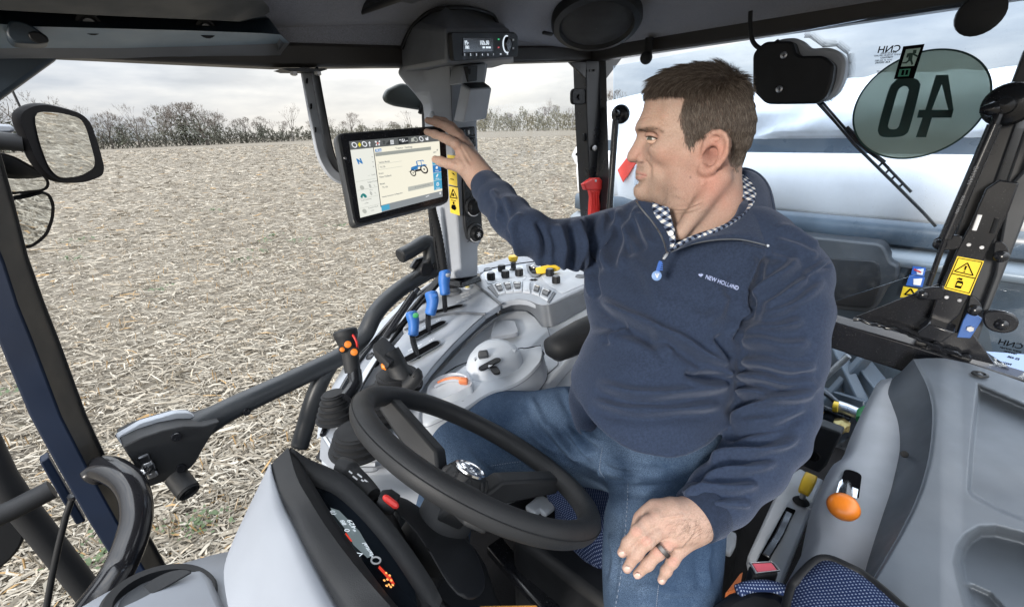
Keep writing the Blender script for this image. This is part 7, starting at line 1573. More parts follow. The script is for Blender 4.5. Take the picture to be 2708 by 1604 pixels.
def head_sdf(P):
    L = to_local(np.asarray(P, float)); X = np.abs(L[:, 2]); Ls = L[:, :2]; Lx = np.stack([L[:, 0], L[:, 1], X],1)
    T5 = tab(Ls); d, Wd, rho = T5[:, 0], T5[:, 1], T5[:, 2]
    qv = np.clip(1 - d / rho, 0, None); r_ = np.sqrt((X / Wd) ** 2 + qv ** 2); f = (r_ - 1) * np.minimum(Wd, rho)
    # brow ridge, cheekbone, jaw muscle, chin
    f = smin(f, chain(Lx, [(h3(270,474,.000),.0078),(h3(282,466,.014),.0080),(h3(345,458,.030),.0076),(h3(440,468,.0425),.0060),(h3(520,520,.051),.005)]),.014)
    f = smin(f, ell(Lx, h3(600,690,.050),(.030,.016,.016)),.02); f = smin(f, ell(Lx, h3(880,1120,.052),(.028,.034,.014)),.025)
    f = smin(f, ell(Lx, h3(275,1225,.004),(.015,.016,.017)),.015)
    # eye socket
    f = ssub(f, ell(Lx, h3(360,560,.047),(.016,.0105,.017)),.012); f = ssub(f, ell(Lx, h3(300,560,.024),(.010,.012,.010)),.010)
    # nose
    yn = L[:, 1]; y0, y1 = hp(0,520)[1], hp(0,830)[1]; tn = np.clip((yn - y0) / (y1 - y0),0,1); Wn = .0105 + .0055 * tn ** 1.5; rn_ = .009 + .007 * tn
    dn_ = T5[:, 3]; qn = np.clip(1 - dn_ / rn_, 0, None); s_front = hp(84,0)[0]; back = np.clip((L[:, 0] - s_front) / .038,0,1); Wn = Wn * (.78 + .42 * back)
    fn = (np.sqrt((X / Wn) ** 2 + qn ** 2) - 1) * np.minimum(Wn, rn_); f = smin(f, fn, .007)
    f = smin(f, ell(Lx, h3(278,822,.0172),(.0098,.0086,.0072)),.0035)
    f = ssub(f, ell(Lx, h3(240,888,.0090),(.0070,.0042,.0036)),.003)
    # lips
    f = smin(f, chain(Lx, [(h3(240,998,0),.0044),(h3(246,1000,.010),.0044),(h3(268,1010,.020),.0034),(h3(312,1030,.0285),.0022)]),.006)
    f = smin(f, chain(Lx, [(h3(250,1070,0),.0054),(h3(254,1068,.010),.0054),(h3(276,1058,.020),.0042),(h3(310,1040,.027),.0024)]),.006)
    f = ssub(f, chain(Lx, [(h3(206,1120,0),.0025),(h3(225,1118,.014),.0025),(h3(265,1110,.026),.002)]),.007)
    f = ssub(f, chain(Lx, [(h3(352,860,.030),.0012),(h3(385,930,.037),.0016),(h3(380,1010,.040),.0016),(h3(345,1080,.038),.001)]),.008)
    # ear: thin shell, rolled rim, hollow and lobe
    ex = ear_x(L); de = T5[:, 4]; fe_ = np.maximum(np.abs(X - ex) - .0040,-de); fe_ = np.sqrt(np.clip(np.abs(X - ex) - .0018,0, None) ** 2 + np.clip(-de + .001,0, None) ** 2) - .0024
    rimp = [(1030,690,.0045),(1045,620,.0042),(1082,552,.0045),(1140,512,.0048),(1200,502,.0048),(1252,525,.0048),(1288,585,.0048),(1294,650,.0048),(1275,720,.0046),(1235,790,.0045),(1180,860,.0050),(1110,920,.0062),(1040,945,.0068),(1000,930,.0060),(1005,870,.0045)]
    s0 = hp(980,700)[0]; s1 = hp(1300,700)[0]; ex_at = lambda x, y: .0665 + .024 * min(1.1, max(0,(hp(x, y)[0] - s0) / (s1 - s0)))
    fr_ = chain(Lx, [(h3(x, y, ex_at(x, y) + .0022), r__) for x, y, r__ in rimp],.002)
    an_ = chain(Lx, [(h3(x, y, ex_at(x, y) + .0012), r__) for x, y, r__ in [(1140,600,.0028),(1190,640,.0034),(1208,700,.0036),(1195,770,.0036),(1150,835,.0036),(1085,858,.0034)]],.002)
    fe_ = smin(smin(fe_, fr_, .003), an_, .003); fe_ = ssub(fe_, ell(Lx, h3(1095,765, ex_at(1090,770) + .005),(.0110,.0160,.0115)),.003); fe_ = ssub(fe_, ell(Lx, h3(1150,570, ex_at(1150,570) + .0035),(.010,.0050,.0028)),.002)
    fe_ = smin(fe_, ell(Lx, h3(1030,745,.0735),(.0055,.0090,.0048)),.004)
    f = smin(f, fe_, .006); f = ssub(f, ell(Lx, h3(1075,785,.0745),(.0095,.012,.006)),.004)
    return f
NK = [(A3(1882,430,.825),.049),(A3(1868,520,.828),.0515),(A3(1872,600,.838),.058),(A3(1880,690,.86),.085)]
def neck_sdf(P):
    f = chain(P, NK, .03); f = smin(f, cone(P, A3(1815,600,.82), A3(1800,700,.86),.046,.050),.03)     # throat / upper chest
    f = smin(f, cone(P, A3(1905,470,.765), A3(1800,615,.762),.016,.012),.02)                          # neck muscle
    return f
def skin_head(P):
    f = smin(head_sdf(P), neck_sdf(P),.018)
    return f
lo = np.array(tuple(HO_)) - np.array((.17,.17,.33)); hi = np.array(tuple(HO_)) + np.array((.17,.19,.17))
HV, HQ = surface_nets(skin_head, lo, hi, .0018)
HV = relax(HV, HQ, 1,.4)
def hpx(k, pts): return [q(k, p_) for p_ in pts]
wr_lines = [(hpx(20,[(186,1024),(204,1025),(232,1026),(262,1031),(300,1042),(336,1056)]),1.5,-.0017),(hpx(20,[(348,770),(362,820),(350,868)]),2.2,-.0010),(hpx(20,[(285,246),(350,226),(430,222),(520,258),(575,300),(615,345)]),2.2,-.0011),(hpx(20,[(280,200),(340,186),(430,196),(500,206)]),2.0,-.0008),(hpx(20,[(238,348),(300,325),(380,322),(470,348),(540,392),(570,425)]),2.2,-.0011),(hpx(20,[(620,200),(660,250),(700,300)]),2.0,-.0005),(hpx(20,[(520,545),(570,540),(640,545)]),1.8,-.0007),(hpx(20,[(510,530),(560,505),(610,490)]),1.8,-.0006),
            (hpx(20,[(375,635),(390,690),(440,720),(500,715)]),2.4,-.0009),(hpx(20,[(560,1440),(760,1445),(900,1400),(1030,1345)]),3.0,-.0022),(hpx(20,[(640,1480),(800,1478),(950,1440),(1080,1380)]),4,-.0012),(hpx(20,[(1010,980),(1040,1080),(1010,1180)]),5,-.0010),(hpx(20,[(640,1240),(760,1300),(900,1290)]),9,.0015)]
HV = folds(HV, HQ, wr_lines)
def skin_tone(V, Q, kind):
    px, py, _ = proj(V); C = np.tile(np.array((.42,.305,.248)),(len(V),1))
    def blend(col_, m): nonlocal C; m = np.clip(m, 0,1)[:, None]; C = C * (1 - m) + np.array(col_) * m
    def blob(k, x, y, rx_, ry_): a, b = q(k, (x, y)); s_ = _REG[k][2]; return np.exp(-(((px - a) / (rx_ / s_)) ** 2 + ((py - b) / (ry_ / s_)) ** 2))
    if kind == 'head':
        L = to_local(V); Ls = L[:, :2]
        blend((.50,.235,.185),.75 * blob(20,1180,720,190,260)); blend((.52,.265,.205),.55 * blob(20,880,1010,260,260)); blend((.50,.23,.185),.6 * blob(20,1080,1150,260,200)); blend((.47,.25,.205),.55 * blob(20,200,780,130,130)); blend((.52,.27,.21),.35 * blob(20,560,800,200,130))
        blend((.56,.375,.285),.4 * blob(20,460,330,240,160)); blend((.50,.245,.19),.35 * blob(20,1300,1350,420,200))
        rg = np.random.default_rng(5); sp_ = rg.random(len(V))
        beard = np.clip(blob(20,420,1330,330,190) + blob(20,720,1250,330,260) + blob(20,820,1080,200,190) * .7 + blob(20,270,940,70,70) + blob(20,700,1420,300,90) + blob(20,880,880,90,160) * .8,0,1)
        blend((.30,.225,.185),.42 * beard)
        lip = np.exp(-(polyline_dist(px, py, hpx(20,[(196,985),(230,1003),(315,1030)]))[0] / 3.2) ** 2) + np.exp(-(polyline_dist(px, py, hpx(20,[(200,1065),(240,1068),(300,1048)]))[0] / 4.5) ** 2)
        blend((.43,.20,.175),.7 * lip * (px < q(20,(335,0))[0])); blend((.16,.08,.07),.8 * np.exp(-(polyline_dist(px, py, hpx(20,[(196,1022),(245,1022),(320,1046)]))[0] / 1.3) ** 2))  # mouth line darkened in the colour to carry the crease's shade
        blend((.34,.19,.155),.5 * blob(20,400,560,90,50)); blend((.10,.06,.05),.9 * blob(20,262,878,34,13)); blend((.22,.10,.08),.75 * blob(20,1085,775,75,95)); blend((.13,.08,.07),.85 * blob(20,860,1062,12,12))  # nostril and ear hollow darkened in the colour, imitating shade
        brow = np.exp(-(polyline_dist(px, py, hpx(20,[(218,478),(260,478),(330,462),(400,452),(470,470),(520,505)]))[0] / 6.0) ** 2); blend((.15,.095,.065),.62 * brow)
        hairz = np.clip(-sdp(np.stack([px, py],1), np.array(hpx(20, HAIRLINE))) / 3.0 + .4,0,1); blend((.085,.06,.048),.85 * hairz)
    else:
        rg = np.random.default_rng(8); blend((.52,.27,.215),.5 * rg.random(len(V)) * .4)
    return C
HAIRLINE = [(250,60),(330,90),(430,78),(540,70),(680,75),(800,90),(770,140),(745,240),(735,360),(770,470),(790,560),(790,640),(850,690),(910,690),(930,620),(1000,560),(1060,530),(1130,480),(1230,470),(1300,520),(1330,600),(1325,720),(1320,820),(1350,930),(1430,960),(1500,880),(1800,600),(1800,-100),(1500,-450),(800,-450),(300,-200)]
def skin_mat():
    n = NT('skin'); a = n.n('ShaderNodeAttribute', attribute_name='tone'); v = n.noise(420,3,.7); w_ = n.noise(45,3,.6)
    c = n.mix(n.ramp(v, [(.35,(0,0,0)),(.7,(1,1,1))]), n.mix(1, a.outputs['Color'],(.86,.82,.80), 'MULTIPLY'), n.mix(1, a.outputs['Color'],(1.08,1.08,1.08), 'MULTIPLY'))
    c = n.mix(n.ramp(w_, [(.45,(0,0,0)),(.7,(.35,.35,.35))]), c, n.mix(1, a.outputs['Color'],(1.05,.84,.80), 'MULTIPLY'))
    n.set(Base_Color=c, Roughness=n.ramp(w_, [(.3,(.52,) * 3),(.7,(.66,) * 3)]), Specular_IOR_Level=.25, Subsurface_Weight=.12, Subsurface_Radius=(.010,.004,.002), Subsurface_Scale=.5, Normal=n.bump(n.mix(.5, n.noise(1500,2,.6), n.noise(330,3,.6)),.35,.0008)); return n.m
M['skin'] = skin_mat()
# ---- right hand on the monitor
def mt_(x, y): p = mp_(x, y, .012); return float((p - EYE).dot(_a))
def R18(x, y, t): return A3(*q(18,(x, y)), t)
ti, tm, tt_ = mt_(*q(18,(180,375))), mt_(*q(18,(200,180))), mt_(*q(18,(310,840)))
tw = 1.085; tk_ = 1.095
def hand_r(P):
    palm = chain(P, [(R18(1180,1290, tw - .004),.0255),(R18(1090,1160, tw),.0265),(R18(960,980, tk_ - .004),.0265),(R18(860,800, tk_ - .004),.022)],.02)
    palm = smin(palm, chain(P, [(R18(1080,1120, tw),.024),(R18(800,720, tk_ - .006),.0160)],.02),.012); palm = smin(palm, chain(P, [(R18(1100,1150, tw + .006),.024),(R18(840,620, tk_ + .022),.0145)],.02),.015); palm = smin(palm, chain(P, [(R18(1100,1150, tw + .012),.022),(R18(850,580, tk_ + .040),.0135)],.02),.015)
    idx = chain(P, [(R18(800,700, tk_ - .006),.0140),(R18(690,600, tk_ - .018),.0112),(R18(560,520, tk_ - .018),.0108),(R18(470,478, ti - .016),.0100),(R18(330,422, ti - .006),.0092),(R18(185,380, ti - .001),.0076)],.006)
    mid = chain(P, [(R18(830,620, tk_ + .018),.0130),(R18(740,480, tk_ + .008),.0112),(R18(610,350, tk_ + .010),.0108),(R18(520,290, tm - .006),.0100),(R18(370,225, tm),.0094),(R18(200,185, tm + .004),.0078)],.006)
    rin = chain(P, [(R18(850,580, tk_ + .036),.0125),(R18(740,420, tk_ + .034),.0105),(R18(610,290, tk_ + .036),.0100),(R18(480,205, tm + .024),.0092),(R18(330,160, tm + .024),.0080)],.006)
    lit = chain(P, [(R18(880,640, tk_ + .052),.0110),(R18(760,500, tk_ + .060),.0092),(R18(640,400, tk_ + .062),.0085),(R18(560,350, tk_ + .06),.0070)],.006)
    thb = chain(P, [(R18(960,1080, tk_ - .016),.0220),(R18(820,990, tk_ - .022),.0165),(R18(680,950, tk_ - .018),.0125),(R18(560,925, tt_ - .022),.0112),(R18(430,885, tt_ - .012),.0108),(R18(330,850, tt_ - .004),.0090)],.008)
    web = chain(P, [(R18(760,860, tk_ - .010),.011),(R18(880,900, tk_ - .010),.018)],.01)
    f = palm
    for g_, k in ((idx, .008),(mid, .008),(rin, .007),(lit, .006),(thb, .012),(web, .012)): f = smin(f, g_, k)
    f = smin(f, cone(P, R18(1120,1200, tw), A3(1310,530,1.04),.0275,.030),.02)
    return f
rl = np.array([R18(x, y, t) for x, y in ((60,60),(1450,1500)) for t in (1.02,1.24)]); RV, RQ = surface_nets(hand_r, rl.min(0), rl.max(0),.0018)
RV = folds(RV, RQ, [(hpx(18,[(690,600),(760,700),(840,860),(930,1000)]),4,.0012),(hpx(18,[(480,440),(470,480),(455,520)]),2,-.0009),(hpx(18,[(560,890),(540,930),(525,980)]),2,-.0011),(hpx(18,[(520,890),(505,940),(495,975)]),1.6,-.0008),(hpx(18,[(640,540),(690,570),(760,600)]),3,.0010),(hpx(18,[(780,600),(850,720),(960,900)]),3,.0008),(hpx(18,[(600,890),(660,880),(720,920)]),4,-.0014)])
# ---- left hand on the thigh
def L19(x, y, t): return A3(*q(19,(x, y)), t)
def hand_l(P):
    palm = chain(P, [(L19(1210,440,.655),.0225),(L19(1060,520,.646),.0225),(L19(900,600,.640),.0195)],.015)
    palm = smin(palm, chain(P, [(L19(1130,380,.650),.0200),(L19(900,400,.641),.0180),(L19(680,450,.635),.0125)],.012),.012); palm = smin(palm, chain(P, [(L19(1100,470,.645),.0200),(L19(780,560,.632),.0130)],.012),.008); palm = smin(palm, chain(P, [(L19(1130,540,.647),.0200),(L19(890,690,.633),.0125)],.012),.008); palm = smin(palm, chain(P, [(L19(1200,580,.652),.0185),(L19(980,830,.641),.0120)],.012),.008)
    fs = [[(680,440,.634,0.0108),(560,500,.630,0.0088),(430,610,.626,0.0086),(300,770,.632,0.0078),(222,890,.640,0.0066)],
          [(780,560,.630,0.0108),(660,650,.625,0.0090),(560,735,.621,0.0090),(410,905,.626,0.0082),(288,1095,.636,0.0067)],
          [(890,690,.631,0.0104),(800,790,.627,0.0086),(700,890,.623,0.0085),(560,1040,.628,0.0078),(425,1170,.637,0.0064)],
          [(980,830,.640,0.0096),(930,920,.636,0.0078),(880,1010,.633,0.0075),(800,1130,.638,0.0069),(740,1250,.646,0.0058)]]
    f = palm
    for c_ in fs: f = smin(f, chain(P, [(L19(x, y, t), r_) for x, y, t, r_ in c_],.006),.0028)
    th_ = chain(P, [(L19(840,345,.650),.018),(L19(660,330,.652),.0125),(L19(545,390,.655),.0095),(L19(470,460,.658),.0088),(L19(400,560,.660),.0070)],.01); f = smin(f, th_, .010)
    f = smin(f, cone(P, L19(1200,430,.652), A3(1905,1300,.70),.0275,.033),.02)
    return f
ll = np.array([L19(x, y, t) for x, y in ((60,100),(1640,1450)) for t in (.57,.73)]); LV, LQ = surface_nets(hand_l, ll.min(0), ll.max(0),.0015)
kn_l = []
for (x, y), n_ in [((410,600),(.62,.75)),((530,740),(.62,.75)),((690,870),(.7,.7)),((885,1010),(.86,.5))]:
    for k in (-14,6,24):
        c_ = (x - n_[0] * k, y + n_[1] * k); kn_l.append((hpx(19,[(c_[0] - 34 * n_[1], c_[1] - 34 * n_[0]), c_, (c_[0] + 34 * n_[1], c_[1] + 34 * n_[0])]),1.3,-.00055))
for (x, y), n_ in [((290,770),(.6,.8)),((360,950),(.6,.8)),((530,1045),(.7,.7)),((790,1140),(.55,.8))]: kn_l.append((hpx(19,[(x - 38 * n_[1], y - 38 * n_[0]),(x, y),(x + 38 * n_[1], y + 38 * n_[0])]),1.2,-.0005))
for a, b in [((700,450),(1050,400)),((800,560),(1080,470)),((900,690),(1120,540)),((990,820),(1180,600))]: kn_l.append((hpx(19,[a, (lp(a[0], b[0],.5), lp(a[1], b[1],.5) - 6), b]),3.5,.0012))
LV = folds(LV, LQ, kn_l)
# nails are part of the skin mesh: a smoother raised patch near each tip (colour + slight step)
def core_sdf(P):
    f = chain(P, [(A3(1880,690,.92),.065),(A3(1800,850,.92),.09),(A3(1745,1020,.89),.09),(A3(1760,1150,.88),.08)],.02)
    f = smin(f, chain(P, [(A3(2080,740,.79),.032),(A3(2070,900,.76),.032),(A3(2050,1110,.745),.030),(A3(1905,1300,.70),.026)],.01),.01)
    f = smin(f, chain(P, [(A3(1640,640,1.01),.032),(A3(1500,660,.96),.030),(A3(1400,638,.885),.028),(A3(1310,530,1.04),.025)],.01),.01)
    f = smin(f, chain(P, [(A3(1800,1180,.87),.06),(A3(1756,1400,.75),.045),(A3(1745,1600,.70),.040)],.01),.01)
    f = smin(f, chain(P, [(A3(1700,1160,.92),.06),(A3(1400,1155,1.03),.045),(A3(1200,1190,1.06),.04)],.01),.01)
    return f
cl_ = np.array([A3(x, y, t) for x, y in ((1100,400),(2250,1700)) for t in (.55,1.15)]); CV, CQ = surface_nets(core_sdf, cl_.min(0), cl_.max(0),.016)
BV = np.concatenate([HV, RV, LV, CV]); n1, n2, n3 = len(HV), len(HV) + len(RV), len(HV) + len(RV) + len(LV)
BQ = np.concatenate([HQ, RQ + n1, LQ + n2, CQ + n3])
tone = np.concatenate([skin_tone(HV, HQ, 'head'), skin_tone(RV, RQ, 'hand'), skin_tone(LV, LQ, 'hand'), np.tile((.5,.32,.25),(len(CV),1))])
def patch(k, x, y, rx_, ry_, col_, amt, lo_, hi_):
    global tone
    px, py, _ = proj(BV[lo_:hi_]); a, b = q(k, (x, y)); s_ = _REG[k][2]; m = np.clip(1.6 - 1.6 * (((px - a) / (rx_ / s_)) ** 2 + ((py - b) / (ry_ / s_)) ** 2),0,1)[:, None] * amt; tone[lo_:hi_] = tone[lo_:hi_] * (1 - m) + np.array(col_) * m
for x, y in ((205,890),(268,1090),(400,1185),(725,1255)): patch(19, x, y, 48,44,(.60,.42,.36),.65, n2, n3)
for x, y in ((410,620),(540,740),(700,880),(890,1010)): patch(19, x, y, 90,80,(.50,.25,.20),.45, n2, n3)
patch(19,850,800,130,70,(.52,.27,.21),.4, n2, n3); patch(18,310,835,40,30,(.42,.27,.22),.5, n1, n2)
body = np_mesh('body', BV, BQ, M['skin'], None, None, 4, man, True)
ca = body.data.attributes.new('tone', 'FLOAT_COLOR', 'POINT'); ca.data.foreach_set('color', np.concatenate([tone, np.ones((len(tone),1))],1).astype(np.float32).ravel())
# ---- eyes
for sd_ in (1,-1):
    ec = to_world(np.array([h3(424,586,.0306 * sd_)]))[0]; gz = to_world(np.array([h3(424,586,.0306 * sd_) + np.array((-.52,-.06,.84 if sd_ > 0 else .5))]))[0] - ec; gz = Vector(gz).normalized()
    e_ = MB().lathe([(.0002,-.0118)] + [(.0118 * sin(a),-.0118 * cos(a)) for a in linspace(.25, PI - .5,12)] + [(.0056,.0104)], Vector(ec), gz, 24).build('eye', plain('eye_white', (.62,.60,.57),.15), man, 180)
    MB().lathe([(.0056,.0103),(.0050,.0108),(.0024,.0112),(.0002,.0113)], Vector(ec), gz, 20).build('iris', plain('iris_grey_green', (.07,.075,.06),.1), e_, 180)
    up = [(330,544,.028),(362,532,.0370),(410,533,.0415),(455,549,.0432),(498,580,.0425)]
    MB().tube(catmull([Vector(to_world(np.array([h3(x, y, d * sd_)]))[0]) for x, y, d in up],4), np.interp(linspace(0,1,17),[0,.2,.7,1],[.0020,.0042,.0042,.0014]).tolist(),8).build('eyelid', plain('eyelid_skin', (.36,.215,.165),.5), man, 180)
    MB().tube(catmull([Vector(to_world(np.array([h3(x, y, (d + .0012) * sd_)]))[0]) for x, y, d in [(338,560,.0305),(365,553,.0400),(410,555,.0452),(458,570,.0462),(492,588,.0445)]],4),.0009,6).build('eyelashes', plain('lash_dark', (.02,.015,.012),.6), man, 180)
    MB().tube(catmull([Vector(to_world(np.array([h3(x, y, d * sd_)]))[0]) for x, y, d in [(345,606,.030),(378,617,.0385),(425,620,.0420),(468,608,.0425),(502,592,.0425)]],4), np.interp(linspace(0,1,17),[0,.2,.7,1],[.0015,.0036,.0036,.0015]).tolist(),8).build('eyelid', plain('lower_lid_skin', (.50,.33,.25),.5), man, 180)
# ---- hair: short strands grown from the scalp
M['hair'] = NT('dark_brown_hair').m
hn = NT('short_hair'); hi_ = hn.n('ShaderNodeHairInfo'); hn.set(Base_Color=hn.ramp(hi_.outputs['Random'],[(0,(.026,.018,.013)),(.45,(.072,.053,.041)),(.8,(.125,.100,.082)),(1,(.23,.20,.17))]), Roughness=.42, Specular_IOR_Level=.45); M['hair'] = hn.m
def hair():
    rg = np.random.default_rng(21); N_ = vnormals(HV, HQ); L = to_local(HV)
    prj = HOn + L[:, :1] * hsn + L[:, 1:2] * hyn; px, py, _ = proj(prj); sc_ = (np.stack([px, py],1) - np.array((1640,240))) * 4.6375
    ins = -sdp(sc_, np.array(HAIRLINE)); ok_ = (ins > 0) & (np.abs(L[:, 2]) < .0765)
    w_ = np.clip(ins / 75 + rg.normal(0,.12, len(ins)),.03,1); idx = np.where(ok_)[0]; pr = w_[idx] * np.where(L[idx, 2] > -.03,1,.55); pick = rg.choice(idx, 34000, p=pr / pr.sum())
    S_, Yy, Xx = L[pick, 0], L[pick, 1], L[pick, 2]; px_, py_ = sc_[pick, 0], sc_[pick, 1]
    topw = np.clip((60 - py_) / 220,0,1); backw = np.clip((px_ - 1250) / 250,0,1) * (1 - topw)
    front = np.clip((760 - px_) / 300,0,1) * topw
    ln = .012 + .021 * topw + .008 * front; ln *= np.where(py_ > 650,.7,1) * rg.uniform(.65,1.2, len(pick))
    nL = to_local(HOn + N_[pick]);
    d = np.zeros((len(pick),3)); d[:, 0] = -.85 * topw + .25 * (1 - topw) * (1 - backw) + .15 * backw; d[:, 1] = -.15 * topw - .95 * (1 - topw) - .45 * front; d[:, 2] = np.sign(Xx) * .05
    d += rg.normal(0,.22, d.shape); cow = np.clip((px_ - 1150) / 250,0,1) * topw; d[:, 0] += cow * 1.0; d[:, 1] += cow * .55
    lift = (.42 + .30 * topw + .35 * cow)[:, None]; d = d - (d * nL).sum(1)[:, None] * nL; d /= np.linalg.norm(d, axis=1)[:, None]; d = d + nL * lift; d /= np.linalg.norm(d, axis=1)[:, None]
    P0 = L[pick] - nL * .001; pts = [P0]; cur = d.copy()
    for k in range(3):
        pts.append(pts[-1] + cur * (ln / 3)[:, None]); cur = cur - nL * .22 + np.array((0,-.10,0)); cur /= np.linalg.norm(cur, axis=1)[:, None]
    pts = np.stack([to_world(p_) for p_ in pts],1)
    return pts
HP_ = hair()
# eyebrow hairs and a faint fringe
def brow_hairs():
    rg = np.random.default_rng(3); L = to_local(HV); out_ = []
    prj = HOn + L[:, :1] * hsn + L[:, 1:2] * hyn; px, py, _ = proj(prj); d, par, _s = polyline_dist(px, py, hpx(20,[(218,478),(260,476),(330,460),(400,450),(470,468),(520,503)])); idx = np.where((d < 3.4) & (L[:, 0] < .01))[0]; N_ = vnormals(HV, HQ)
    for i in rg.choice(idx, 700): 
        p_ = HV[i]; dr = hsn * 1.0 + hyn * rg.normal(-.05 + .5 * (par[i] < .3),.3) + N_[i] * .35; dr /= np.linalg.norm(dr); l_ = rg.uniform(.003,.0065); out_.append([p_, p_ + dr * l_ * .35, p_ + dr * l_ * .7 - N_[i] * .0004, p_ + dr * l_ - N_[i] * .001])
    return np.array(out_)
BH = brow_hairs()
def curves(name, pts, rad, mat):
    cv = bpy.data.hair_curves.new(name); n_ = len(pts); cv.add_curves([4] * n_); cv.attributes['position'].data.foreach_set('vector', np.ascontiguousarray(pts, np.float32).ravel())
    r_ = cv.attributes.get('radius') or cv.attributes.new('radius', 'FLOAT', 'POINT'); r_.data.foreach_set('value', np.tile(np.array([rad, rad, rad * .8, rad * .2], np.float32), n_)); cv.materials.append(mat)
    o = bpy.data.objects.new(name, cv); COL.objects.link(o); bpy_loc[o.name] = Vector((0,0,0)); place(o, (0,0,0), man); return o
def stubble_hairs():
    rg = np.random.default_rng(13); px, py, _ = proj(HV); N_ = vnormals(HV, HQ); g = lambda x, y, a, b: np.exp(-(((px - q(20,(x, y))[0]) / (a / 4.6375)) ** 2 + ((py - q(20,(x, y))[1]) / (b / 4.6375)) ** 2))
    m = np.clip(g(420,1330,330,170) + g(720,1250,330,240) + .6 * g(820,1080,180,180) + g(270,940,60,60) + .7 * g(880,860,80,150),0,1) * (px < 1868); m[m < .12] = 0; i = rg.choice(len(HV),5200, p=m / m.sum()); p_ = HV[i] + rg.normal(0,.0008,(len(i),3)); d = N_[i] * .8 + hsn * .25 - hyn * .55 + rg.normal(0,.3,(len(i),3)); d /= np.linalg.norm(d, axis=1)[:, None]; l_ = rg.uniform(.0006,.0016, len(i))[:, None]
    return np.stack([p_ - N_[i] * .0003, p_ + d * l_ * .4, p_ + d * l_ * .7, p_ + d * l_],1)
curves('stubble', stubble_hairs(),.00010, plain('stubble_hair', (.10,.075,.06),.5))
curves('hair', HP_, .00019, M['hair']); bhm = plain('brow_hair', (.075,.048,.032),.5); curves('eyebrows', BH, .00017, bhm)
# ---- nails and fine hairs on the resting hand
nm_ = plain('finger_nail', (.60,.42,.36),.28)
for x, y, dx, dy, t_, w in ((212,895,-.62,.78,.6365,.0052),(280,1092,-.62,.78,.6325,.0056),(412,1180,-.68,.73,.6340,.0054),(734,1258,-.45,.89,.6425,.0046)):
    c_ = Vector(L19(x, y, t_)) - _a * w * 1.22; ax_ = (Vector(L19(x + dx * 100, y + dy * 100, t_ + .006)) - Vector(L19(x, y, t_))).normalized(); sd = ax_.cross(-_a).normalized(); up_ = sd.cross(ax_) * (1 if sd.cross(ax_).dot(-_a) > 0 else -1)
    MB().grid([[c_ + ax_ * w * 1.15 * u_ + sd * w * .92 * v_ * math.sqrt(max(0,1 - abs(u_) ** 3)) - up_ * w * (.42 * v_ * v_ + .30 * max(0, u_) ** 2) for v_ in linspace(-1,1,7)] for u_ in linspace(-1,1,9)]).build('nail', nm_, man, 180)
def hand_hairs():
    rg = np.random.default_rng(31); N_ = vnormals(LV, LQ); px, py, _ = proj(LV); a, b = q(19,(1130,560)); m = np.exp(-(((px - a) / 42) ** 2 + ((py - b) / 30) ** 2)) * ((N_ @ np.array(tuple(-_a))) > .2); i = rg.choice(len(LV),260, p=m / m.sum()); d0 = np.array(tuple((Vector(L19(700,900,.64)) - Vector(L19(1200,500,.65))).normalized()))
    d = d0 + rg.normal(0,.35,(len(i),3)); d -= (d * N_[i]).sum(1)[:, None] * N_[i] * .85; d /= np.linalg.norm(d, axis=1)[:, None]; l_ = rg.uniform(.004,.009, len(i))[:, None]; P0 = LV[i]
    return np.stack([P0, P0 + d * l_ * .35 + N_[i] * .0006, P0 + d * l_ * .7 + N_[i] * .0007, P0 + d * l_ + N_[i] * .0004],1)
curves('hand_hair', hand_hairs(),.00006, bhm)
# ---- ring
rg_c, rg_d = Vector(L19(745,845,.6245)), Vector(L19(640,950,.6245)) - Vector(L19(820,770,.6265))
MB().lathe([(.0122,-.0032),(.0130,-.0026),(.0130,.0026),(.0122,.0032),(.0110,.003),(.0110,-.003)], rg_c, rg_d, 32, False).build('ring', metal('dark_titanium', (.16,.15,.145),.35), man, 40)
# ---------------------------------------------------------------- fleece jumper, jeans, shirt collar
def fleece_mat(name, col):
    n = NT(name); a = n.noise(1100,3,.75); b = n.noise(260,3,.65); c = n.noise(28,4,.6)
    k = n.mix(n.ramp(a, [(.3,(0,0,0)),(.7,(1,1,1))]), tuple(x * .72 for x in col), tuple(x * 1.32 for x in col)); k = n.mix(n.ramp(b, [(.38,(0,0,0)),(.62,(.75,.75,.75))]), k, tuple(x * 1.5 for x in col)); k = n.mix(n.ramp(c, [(.35,(0,0,0)),(.7,(.4,.4,.4))]), k, tuple(x * 1.22 for x in col))
    n.set(Base_Color=k, Roughness=.95, Specular_IOR_Level=.08, Sheen_Weight=.22, Sheen_Roughness=.45, Sheen_Tint=(.55,.62,.80), Normal=n.bump(n.mix(.45, a, b),.75,.0016)); return n.m
M['fleece'] = fleece_mat('navy_fleece', (.022,.032,.058)); M['fleecedark'] = fleece_mat('navy_fleece_binding', (.015,.022,.040))
def denim_mat():
    n = NT('blue_denim'); p = n.obj(); mp = n.n('ShaderNodeMapping'); mp.inputs['Rotation'].default_value = (.3,.5,.75); mp.inputs['Scale'].default_value = (1,3.2,1); n.l(p, mp.inputs[0])
    a = n.noise(650,2,.7, mp.outputs[0]); b = n.noise(9,4,.6); c = n.noise(120,3,.6)
    k = n.mix(n.ramp(a, [(.34,(0,0,0)),(.66,(1,1,1))]),(.010,.024,.055),(.115,.168,.250)); k = n.mix(n.ramp(b, [(.35,(0,0,0)),(.65,(.65,.65,.65))]), k, (.015,.036,.078)); k = n.mix(n.ramp(c, [(.55,(0,0,0)),(.8,(.35,.35,.35))]), k, (.10,.15,.22))
    n.set(Base_Color=k, Roughness=.9, Specular_IOR_Level=.15, Normal=n.bump(n.mix(.4, a, c),.6,.0010)); return n.m
M['denim'] = denim_mat()
